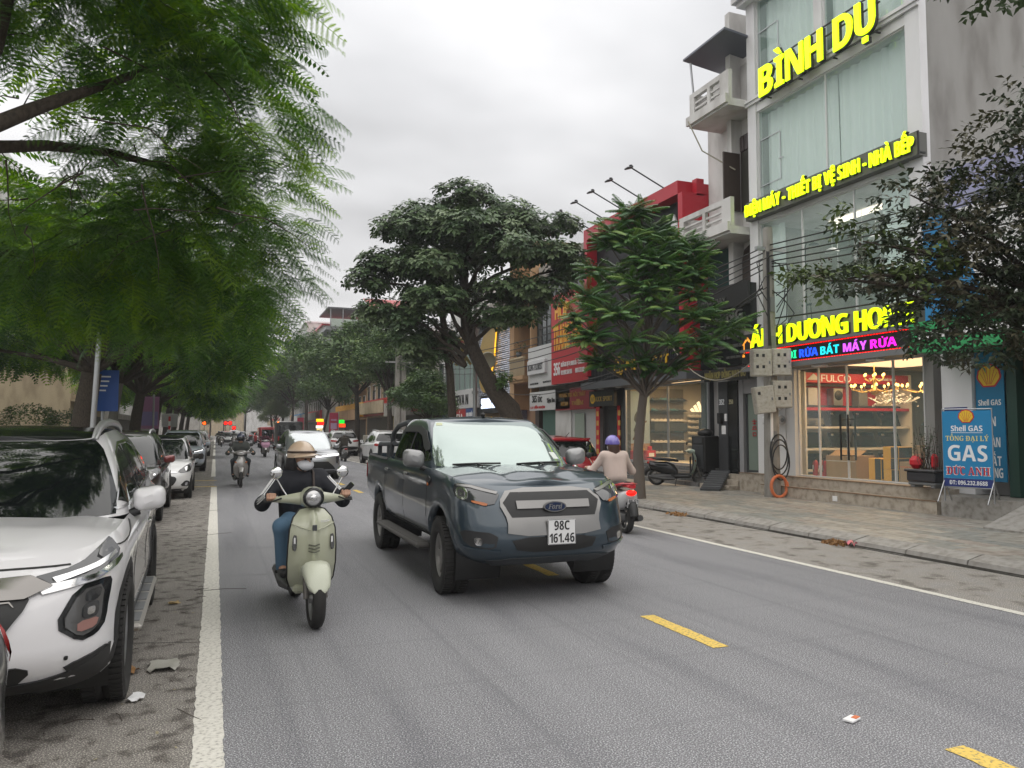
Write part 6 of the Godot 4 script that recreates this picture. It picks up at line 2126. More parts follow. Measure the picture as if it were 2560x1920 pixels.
			for i in 21:
				var p := body(i / 20.0, 0.0)
				fl.append(PackedVector3Array([Vector3(-p.x * 0.8, p.y + 0.02, p.z), Vector3(p.x * 0.8, p.y + 0.02, p.z)]))
			mb.grid(fl)
		return mb

	func deck(z0: float, z1: float, ridges := []) -> MB:
		var mb := MB.new()
		var rws := []
		for i in 61:
			var s := i / 60.0
			var p := body(s, 1.0)
			if p.z < z0 - 0.02 or p.z > z1 + 0.02:
				continue
			var l := PackedVector3Array()
			for k in 25:
				var t := (k - 12) / 12.0
				var y := p.y + crown * (1.0 - t * t)
				var x := p.x * t
				for r in ridges:
					var rx := lerpf(r[0], r[1], clampf((p.z - z0) / (z1 - z0), 0, 1))
					y += r[2] * (1.0 / (1.0 + exp(-(absf(x) - rx) / r[3])) - 1.0) * smoothstep(0.0, 0.25, z1 - p.z)
				l.append(Vector3(x, y, p.z))
			rws.append(l)
		mb.grid(rws)
		return mb

	func house(n := 56) -> MB:
		var mb := MB.new()
		for sd in [1, -1]:
			var rws := []
			for j in 13:
				var v := j / 12.0
				var l := PackedVector3Array()
				for i in n + 1:
					var p := cabin(float(i) / n, v)
					p.x *= sd
					l.append(p)
				rws.append(l)
			mb.grid(rws)
		return mb

	func roof_skin(off := 0.0, inset := 1.0) -> MB:
		var mb := MB.new()
		var rws := []
		for i in 41:
			var p := cabin(i / 40.0, 1.0)
			var l := PackedVector3Array()
			for k in 13:
				var t := (k - 6) / 6.0
				l.append(Vector3(p.x * t * inset, p.y + off + roof_crown * (1.0 - t * t), p.z))
			rws.append(l)
		mb.grid(rws)
		return mb

	func lip(z: float, w := 0.05, off := 0.008, a0 := -0.3, a1 := PI + 0.3, flip := false) -> MB:
		var mb := MB.new()
		var l := [PackedVector3Array(), PackedVector3Array(), PackedVector3Array(), PackedVector3Array()]
		for i in 29:
			var a := lerpf(a0, a1, i / 28.0)
			var d := Vector2(cos(a), sin(a))
			for k in 4:
				var r: float = ra + [-0.012, -0.006, w * 0.5, w][k]
				var p := map("side", Vector2(z + d.x * r, maxf(ry + d.y * r, pw(ybot, z) + 0.01)))
				p.x += [-0.06, off, off * 1.2, 0.0][k]
				if flip:
					p.x = -p.x
				l[k].append(p)
		mb.grid(l)
		return mb

	func well(z: float) -> MB:
		var mb := MB.new()
		for sd in [1, -1]:
			var l := [PackedVector3Array(), PackedVector3Array()]
			for i in 21:
				var a := lerpf(-0.5, PI + 0.5, i / 20.0)
				for k in 2:
					var x: float = [float(rows[1][1]) * 0.96, 0.4][k]
					l[k].append(Vector3(x * sd, ry + sin(a) * (ra - 0.004), z + cos(a) * (ra - 0.004)))
			mb.grid(l)
			mb.flat()
			for i in 20:
				mb.tri(Vector3(0.4 * sd, ry, z), l[1][i], l[1][i + 1])
		return mb

func wheel(parent: Node, at: Vector3, r: float, w: float, rim_r: float, side: float, style: int, steer := 0.0) -> void:
	var n := Node3D.new()
	n.name = "wheel"
	parent.add_child(n, true)
	n.position = at
	n.rotation.y = steer
	var key := "tyre%.3f%.3f%.3f%d%d" % [r, w, rim_r, style, int(side)]
	if not meshes.has(key):
		var b := Basis(Vector3(0, 0, 1), Vector3(side, 0, 0), Vector3(0, 1, 0))
		var h := w / 2
		var t := MB.new()
		t.lathe([Vector2(rim_r, -h * 0.7), Vector2(rim_r + 0.02, -h * 0.95), Vector2(r * 0.93, -h), Vector2(r * 0.985, -h * 0.86)], Vector3.ZERO, b, 36)
		t.lathe([Vector2(r * 0.985, -h * 0.86), Vector2(r, -h * 0.7), Vector2(r, -h * 0.06), Vector2(r - 0.012, -h * 0.04), Vector2(r - 0.012, h * 0.04), Vector2(r, h * 0.06), Vector2(r, h * 0.7), Vector2(r * 0.985, h * 0.86)], Vector3.ZERO, b, 36)
		t.lathe([Vector2(r * 0.985, h * 0.86), Vector2(r * 0.93, h), Vector2(rim_r + 0.02, h * 0.95), Vector2(rim_r, h * 0.7)], Vector3.ZERO, b, 36)
		t.flat()
		for i in 60:
			var a := TAU * i / 60.0
			for sd in [-1, 1]:
				var c: Vector3 = b.y * (h * 0.62 * sd) + (b.x * cos(a) + b.z * sin(a)) * (r + 0.001)
				var bb := Basis(b.y, b.x * cos(a) + b.z * sin(a), b.x * -sin(a) + b.z * cos(a))
				t.box(c, Vector3(h * 0.62, 0.014, r * 0.07), bb)
		var d := MB.new()
		d.lathe([Vector2(rim_r + 0.006, h * 0.72), Vector2(rim_r - 0.012, h * 0.74), Vector2(rim_r - 0.03, h * 0.5), Vector2(rim_r - 0.035, -h * 0.5)], Vector3.ZERO, b, 32)
		var nsp: int = [6, 5, 5, 8][style]
		for i in nsp:
			var a := TAU * i / nsp
			for tw in ([0.0] if style == 0 or style == 3 else [-0.16, 0.16]):
				var a2: float = a + tw
				var u := b.x * cos(a) + b.z * sin(a)
				var u2 := b.x * cos(a2) + b.z * sin(a2)
				var ta := u2.cross(b.y)
				var w0: float = rim_r * (0.16 if tw == 0.0 else 0.07)
				var w1: float = rim_r * (0.11 if style == 3 else 0.19 if tw == 0.0 else 0.09)
				d.flat()
				var p0 := u * rim_r * 0.18 + b.y * h * 0.56
				var p1 := u2 * (rim_r - 0.015) + b.y * h * 0.62
				d.quad(p0 - ta * w0, p0 + ta * w0, p1 + ta * w1, p1 - ta * w1)
				d.quad(p0 - ta * w0, p1 - ta * w1, p1 - ta * w1 - b.y * 0.05, p0 - ta * w0 - b.y * 0.05)
				d.quad(p1 + ta * w1, p0 + ta * w0, p0 + ta * w0 - b.y * 0.05, p1 + ta * w1 - b.y * 0.05)
		d.lathe([Vector2(rim_r * 0.27, h * 0.45), Vector2(rim_r * 0.25, h * 0.6), Vector2(rim_r * 0.12, h * 0.66), Vector2(0.0, h * 0.67)], Vector3.ZERO, b, 16)
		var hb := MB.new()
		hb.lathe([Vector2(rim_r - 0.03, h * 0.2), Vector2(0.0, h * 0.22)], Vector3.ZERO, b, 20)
		meshes[key] = [t.done(), d.done(), hb.done()]
	obj("tyre", meshes[key][0], mat("tyre", lin(0.022, 0.021, 0.02), 0.85), n)
	var rm: Material = mat("alloy", lin(0.42, 0.42, 0.43), 0.3, 0.85)
	if style == 0:
		rm = mat("dusty_alloy", lin(0.28, 0.27, 0.26), 0.5, 0.6)
	obj("rim", meshes[key][1], rm, n)
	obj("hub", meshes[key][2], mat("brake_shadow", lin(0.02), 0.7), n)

func car(called: String, label: String, at: Vector3, turn: float, c: Car, spec: Dictionary) -> Node3D:
	var t := thing(called, label, spec.get("category", "car"), at, turn, spec.get("group", ""))
	var pm: Material = spec.paint
	var gm: Material = spec.glass
	c.table()
	var shell := c.shell("b")
	obj("body", shell, pm, t)
	var dk: Array = spec.deck
	obj("bonnet", c.deck(dk[0], dk[1], spec.get("ridges", [])), pm, t)
	if spec.has("deck2"):
		obj("tail_deck", c.deck(spec.deck2[0], spec.deck2[1]), pm, t)
	obj("cabin", c.house(), spec.get("cabin", pm), t)
	obj("roof", c.roof_skin(), spec.get("roof", pm), t)
	var wells := MB.new()
	for w in c.wheels:
		wells.app(c.well(w).done(), Transform3D.IDENTITY)
	obj("wheel_well", wells, M["black"], t)
	for w in c.wheels:
		for sd in [1.0, -1.0]:
			if spec.has("lip"):
				obj("arch_trim", c.lip(w, spec.lipw, 0.008, -0.35, PI + 0.35, sd < 0), spec.lip, t)
			wheel(t, Vector3((spec.track) * sd, spec.r, w), spec.r, spec.tw, spec.rim, sd, spec.style, spec.get("steer", 0.0) if w > 0 else 0.0)
	for f in spec.features:
		var poly: PackedVector2Array = pv(f[3])
		var rd: int = f[6] if f.size() > 6 else 1
		if rd > 0:
			poly = chaikin(poly, rd, 0.2)
		for sd in ([false, true] if f[5] else [false]):
			obj(f[0], c.panel(f[2], poly, f[4], 0.09, sd), f[1], t)
	return t

func plate(parent: Node, at: Vector3, turn: float, w: float, h: float, lines: Array, tilt := 0.0) -> void:
	var p := Node3D.new()
	p.name = "number_plate"
	parent.add_child(p, true)
	p.position = at
	p.rotation = Vector3(tilt, turn, 0)
	var mb := MB.new()
	mb.prism(rrect(w, h, 0.012), -0.006, 0.0)
	obj("plate", mb, mat("plate_white", lin(0.7), 0.45), p)
	var tx := MB.new()
	var k := lines.size()
	for i in k:
		var ch: float = h * (0.36 if k == 2 else 0.6)
		var tw: float = w * lines[i][1]
		letters(tx, lines[i][0], Transform3D(Basis(), Vector3(-tw / 2, (h * 0.075 if i == 0 else -h * 0.42) if k == 2 else -ch / 2, 0.001)), tw, ch, 0.002, "sans")
	var rim := MB.new()
	for e in [[0, h / 2 - 0.004, w - 0.02, 0.004], [0, -h / 2 + 0.004, w - 0.02, 0.004], [w / 2 - 0.004, 0, 0.004, h - 0.02], [-w / 2 + 0.004, 0, 0.004, h - 0.02]]:
		rim.box(Vector3(e[0], e[1], 0.0), Vector3(e[2], e[3], 0.003))
	obj("characters", tx, M["black"], p)
	obj("plate_border", rim, M["black"], p)

func mirror(parent: Node, at: Vector3, sd: float, s: Vector3, shell: Material, top_only := false) -> void:
	var n := Node3D.new()
	n.name = "wing_mirror"
	parent.add_child(n, true)
	n.position = at
	var mb := MB.new()
	var prof := rrect(s.x, s.y, s.y * 0.33, 4)
	var rings := []
	for k in [[-0.5, 0.94], [-0.3, 1.0], [0.0, 0.98], [0.25, 0.88], [0.42, 0.66], [0.5, 0.3]]:
		var l := PackedVector3Array()
		for p in prof:
			var x := p.x * (k[1] as float)
			l.append(Vector3(x, p.y * (k[1] as float) + (0.015 if p.x * sd > 0 else 0.0), s.z * (k[0] as float)))
		rings.append(l)
	mb.loft(rings)
	obj("mirror_shell", mb, shell, n)
	var gl := MB.new()
	var gp := PackedVector2Array()
	for p in prof:
		gp.append(p * 0.86)
	gl.prism(gp, -s.z * 0.5 - 0.004, -s.z * 0.5)
	obj("mirror_glass", gl, mat("mirror_glass", lin(0.6), 0.03, 1.0), n)
	var arm := MB.new()
	arm.tube([Vector3(-sd * s.x * 0.3, -s.y * 0.45, 0), Vector3(-sd * s.x * 0.6, -s.y * 0.6, 0.02), Vector3(-sd * s.x * 0.95, -s.y * 0.75, 0.05)], [0.035, 0.03, 0.04], 8)
	obj("mirror_arm", arm, M["black"], n)

func carglass(key := "car_glass") -> StandardMaterial3D:
	var m := mat(key, lin(0.006, 0.008, 0.008), 0.03, 0.0, 0.6)
	return m

func pickup() -> void:
	var c := Car.new()
	c.nn = 3.3
	c.cn = 3.4
	c.taper = 0.035
	c.rows = [[0.0, 0.80, 2.30, -2.72, 0.55, 0.12], [0.12, 0.90, 2.44, -2.76, 0.6, 0.12], [0.3, 0.925, 2.515, -2.8, 0.62, 0.1], [0.5, 0.93, 2.50, -2.79, 0.62, 0.1], [0.66, 0.925, 2.46, -2.79, 0.6, 0.1], [0.8, 0.925, 2.42, -2.79, 0.58, 0.1], [0.9, 0.915, 2.36, -2.79, 0.55, 0.1], [0.96, 0.895, 2.29, -2.785, 0.52, 0.1], [1.0, 0.865, 2.22, -2.78, 0.5, 0.1]]
	c.ybot = [-2.8, 0.6, -2.1, 0.52, -1.1, 0.48, 1.1, 0.48, 1.9, 0.42, 2.5, 0.33]
	c.belt = [-2.8, 1.3, -1.1, 1.28, 0.6, 1.25, 1.2, 1.235, 1.8, 1.2, 2.3, 1.1]
	c.base = [-1.3, 1.27, 0.4, 1.25, 1.3, 1.24]
	c.roof = [-1.2, 1.77, -0.5, 1.80, 0.1, 1.795, 0.5, 1.745]
	c.cab = [[0, 0.87, 1.22, -1.06, 0.5, 0.1], [0, 0.665, 0.36, -0.9, 0.22, 0.1]]
	c.bulge = 0.05
	c.crown = 0.055
	c.wheels = [1.61, -1.61]
	c.ra = 0.475
	c.ry = 0.42
	var navy := paint("pickup_blue", lin(0.03, 0.05, 0.068), 0.4)
	var film := mat("screen_film", lin(0.36, 0.42, 0.4), 0.04, 0.75)
	var gl := carglass()
	var chrome := mat("satin_chrome", lin(0.24, 0.236, 0.23), 0.33, 0.85)
	var trim := mat("trim_black", lin(0.02, 0.02, 0.021), 0.55)
	var lens := mat("lamp_lens", lin(0.03, 0.032, 0.035), 0.04, 0.0, 0.8)
	var lamp := mat("lamp_chrome", lin(0.7), 0.12, 0.95)
	var amber := mat("amber", lin(0.4, 0.12, 0.03), 0.2)
	var f := [
		["windscreen", film, "screen", [-1.0, 0.03, -0.5, 0.015, 0.5, 0.015, 1.0, 0.03, 0.97, 0.93, 0.5, 0.96, -0.5, 0.96, -0.97, 0.93], 0.004, false],
		["rear_screen", gl, "back", [-0.9, 0.1, 0.9, 0.1, 0.85, 0.8, -0.85, 0.8], 0.004, false],
		["front_window", gl, "glass", [0.92, 1.3, 0.82, 1.4, 0.35, 1.67, 0.02, 1.7, -0.02, 1.3], 0.005, true],
		["rear_window", gl, "glass", [-0.09, 1.3, -0.07, 1.7, -0.6, 1.68, -0.86, 1.46, -0.9, 1.3], 0.005, true],
		["window_pillar", trim, "glass", [-0.015, 1.29, 0.02, 1.7, -0.075, 1.7, -0.095, 1.29], 0.004, true, 0],
		["rain_visor", trim, "glass", [0.8, 1.44, 0.35, 1.7, -0.62, 1.71, -0.78, 1.6, -0.6, 1.635, 0.3, 1.63, 0.72, 1.4], 0.03, true],
		["grille_frame", chrome, "nose", [-0.44, 1.075, 0.44, 1.075, 0.545, 0.96, 0.47, 0.8, 0.48, 0.66, -0.48, 0.66, -0.47, 0.8, -0.545, 0.96], 0.03, false, 1],
		["grille_mesh", M["black"], "nose", [-0.415, 1.035, 0.415, 1.035, 0.5, 0.955, 0.43, 0.825, -0.43, 0.825, -0.5, 0.955], 0.034, false, 0],
		["grille_bar", chrome, "nose", [-0.38, 0.958, 0.38, 0.958, 0.375, 0.898, -0.375, 0.898], 0.05, false, 0],
		["bumper_intake", M["black"], "nose", [-0.45, 0.645, 0.45, 0.645, 0.38, 0.51, -0.38, 0.51], 0.012, false, 1],
		["headlight", lens, "nose", [0.5, 1.06, 0.8, 1.115, 1.02, 1.13, 1.06, 1.08, 1.0, 1.0, 0.6, 0.925], 0.012, true, 1],
		["lamp_reflector", lamp, "nose", [0.84, 1.085, 0.99, 1.1, 0.99, 1.0, 0.84, 0.985], 0.016, true, 2],
		["lamp_bezel", mat("bezel", lin(0.1), 0.2, 0.5), "nose", [0.87, 1.065, 0.96, 1.075, 0.96, 1.02, 0.87, 1.01], 0.0185, true, 2],
		["turn_signal", amber, "nose", [0.64, 0.955, 0.8, 0.985, 0.8, 0.965, 0.66, 0.935], 0.0165, true, 1],
		["lamp_brow", chrome, "nose", [0.53, 1.055, 0.8, 1.105, 1.0, 1.12, 1.0, 1.105, 0.8, 1.088, 0.55, 1.035], 0.0165, true, 0],
		["fog_recess", trim, "nose", [0.56, 0.69, 0.98, 0.72, 0.9, 0.58, 0.6, 0.53], 0.006, true, 1],
		["fog_lamp", lamp, "nose", [0.72, 0.645, 0.8, 0.65, 0.79, 0.58, 0.72, 0.575], 0.012, true, 2],
		["bumper_crease", navy, "nose", [0.54, 0.53, 0.95, 0.575, 0.97, 0.55, 0.54, 0.495], 0.02, true, 0],
		["skid_plate", mat("bumper_grey", lin(0.045, 0.05, 0.055), 0.6), "nose", [-0.7, 0.45, 0.7, 0.45, 0.66, 0.345, -0.66, 0.345], 0.01, false, 1],
		["door_seam", M["black"], "side", [1.08, 0.56, 1.09, 0.56, 1.12, 1.22, 1.11, 1.22], 0.002, true, 0],
		["door_seam", M["black"], "side", [-0.03, 0.5, -0.02, 0.5, -0.02, 1.24, -0.03, 1.24], 0.002, true, 0],
		["door_seam", M["black"], "side", [-1.11, 0.95, -1.1, 0.95, -1.1, 1.25, -1.11, 1.25], 0.002, true, 0],
		["sill_trim", trim, "side", [1.1, 0.53, 1.1, 0.48, -1.1, 0.48, -1.1, 0.53], 0.004, true, 0],
		["bed_seam", M["black"], "side", [-1.2, 0.6, -1.19, 0.6, -1.19, 1.26, -1.2, 1.26], 0.002, true, 0],
		["fender_vent", trim, "side", [1.3, 1.14, 1.17, 1.17, 1.14, 1.1, 1.2, 1.05], 0.02, true, 1],
		["side_signal", amber, "side", [1.24, 1.09, 1.2, 1.1, 1.19, 1.065, 1.23, 1.06], 0.026, true, 1],
		["bed_rail", trim, "side", [-1.2, 1.275, -1.2, 1.25, -2.7, 1.27, -2.7, 1.297], 0.012, true, 0],
		["tail_lamp", mat("tail_red", lin(0.3, 0.01, 0.01), 0.15), "tail", [0.74, 1.2, 0.92, 1.2, 0.92, 0.9, 0.76, 0.9], 0.008, true, 1],
	]
	var t := car("pickup_truck", "dark blue double cab pickup truck driving down the middle of the road", V(3.09, 0, -9.3), deg_to_rad(-0.55), c, {
		"category": "pickup truck", "paint": navy, "glass": gl, "deck": [0.95, 2.3], "ridges": [[0.42, 0.34, 0.028, 0.02], [0.22, 0.16, -0.014, 0.02]], "track": 0.80, "r": 0.385, "tw": 0.265, "rim": 0.225, "style": 0, "steer": -0.05,
		"features": f, "lip": navy, "lipw": 0.07})
	obj("bed_floor", N().bx(V(-0.78, 0.8, -2.7), V(0.78, 0.84, -1.12)), trim, t)
	obj("bed_wall", N().bx(V(-0.86, 0.8, -2.76), V(-0.76, 1.27, -1.12)).bx(V(0.76, 0.8, -2.76), V(0.86, 1.27, -1.12)).bx(V(-0.8, 0.8, -2.77), V(0.8, 1.27, -2.7)).bx(V(-0.86, 0.8, -1.13), V(0.86, 1.3, -1.05)), navy, t)
	var bar := N()
	var bm := mat("roll_bar", lin(0.055, 0.06, 0.065), 0.5)
	for sd in [1, -1]:
		bar.tube([V(0.72 * sd, 1.25, -2.62), V(0.72 * sd, 1.42, -2.6), V(0.72 * sd, 1.45, -2.54), V(0.72 * sd, 1.46, -1.75), V(0.7 * sd, 1.47, -1.6)], 0.035, 8)
		bar.tube([V(0.72 * sd, 1.25, -1.95), V(0.72 * sd, 1.46, -1.95)], 0.025, 8)
		bar.tube([V(0.74 * sd, 1.25, -1.7), V(0.7 * sd, 1.62, -1.66), V(0.66 * sd, 1.72, -1.5), V(0.62 * sd, 1.77, -1.05)], 0.035, 8)
	bar.tube([V(0.72, 1.455, -1.7), V(-0.72, 1.455, -1.7)], 0.03, 8)
	obj("roll_bar", bar, bm, t)
	for sd in [1.0, -1.0]:
		mirror(t, V(1.0 * sd, 1.335, 0.86), sd, V(0.24, 0.2, 0.13), mat("mirror_silver", lin(0.3, 0.3, 0.3), 0.35, 0.5))
		obj("side_step", N().bbox(V(0.93 * sd, 0.4, -0.12), V(0.16, 0.06, 2.35), 0.02).box(V(0.93 * sd, 0.433, -0.12), V(0.12, 0.006, 2.2)), mat("step_grey", lin(0.09, 0.085, 0.08), 0.8), t)
		for hz in [0.16, -0.98]:
			obj("door_handle", N().bbox(c.map("side", Vector2(hz, 1.14)) * V(sd, 1, 1) + V(0.022 * sd, 0, 0), V(0.03, 0.04, 0.16), 0.012), chrome, t)
	var wp := N()
	for w in [[-0.55, 0.02, -0.02, 0.05], [0.02, 0.0, 0.6, 0.05]]:
		var a := c.map("screen", Vector2(w[0], 0.03)) + V(0, 0.02, 0.015)
		var b := c.map("screen", Vector2(w[2], 0.045)) + V(0, 0.02, 0.015)
		wp.tube([a, a.lerp(b, 0.5) + V(0, 0.006, 0.01), b], 0.011, 5)
		wp.tube([a.lerp(b, 0.5) + V(0, 0.006, 0.01), a.lerp(b, 0.5) + V(0.05, -0.02, 0.06)], 0.012, 5)
	obj("wiper", wp, M["black"], t)
	var an := N()
	an.sphere(V(0.03, 1.845, 0.2), V(0.025, 0.035, 0.05), Basis.IDENTITY, 8, 5)
	obj("antenna", an, M["black"], t)
	var nz := c.map("nose", Vector2(0, 0.927)).z
	var em := Node3D.new()
	em.name = "badge"
	t.add_child(em)
	em.position = V(0, 0.927, nz + 0.045)
	obj("badge_rim", N().prism(ellipse(0.235, 0.1, 28), 0.0, 0.03), chrome, em)
	obj("badge_field", N().prism(ellipse(0.212, 0.082, 28), 0.0, 0.033), mat("badge_blue", lin(0.008, 0.02, 0.06), 0.2), em)
	var tx := N()
	letters(tx, "Ford", Transform3D(Basis(V(1, 0, 0), V(0.25, 1, 0), V(0, 0, 1)), V(-0.075, -0.022, 0.034)), 0.14, 0.048, 0.003, "serif")
	obj("script", tx, mat("badge_script", lin(0.25), 0.3, 0.6), em)
	var rg := N()
	letters(rg, "R A N G E R", Transform3D(Basis(), V(-0.33, 1.037, c.map("nose", Vector2(0.2, 1.045)).z + 0.034)), 0.66, 0.022, 0.004)
	obj("bonnet_lettering", rg, mat("engraved", lin(0.2), 0.4, 0.8), t)
	plate(t, V(0.05, 0.69, c.map("nose", Vector2(0, 0.69)).z + 0.045), 0.0, 0.29, 0.24, [["98C", 0.55], ["161.46", 0.9]])
	obj("screen_sticker", c.panel("screen", pv([-0.86, 0.82, -0.66, 0.84, -0.66, 0.91, -0.85, 0.9]), 0.006), mat("sticker_yellow", lin(0.55, 0.58, 0.35), 0.5), t)
	obj("screen_sticker", c.panel("screen", pv([0.52, 0.13, 0.66, 0.12, 0.64, 0.24, 0.5, 0.25]), 0.006), mat("sticker_pale", lin(0.62, 0.66, 0.62), 0.5), t)

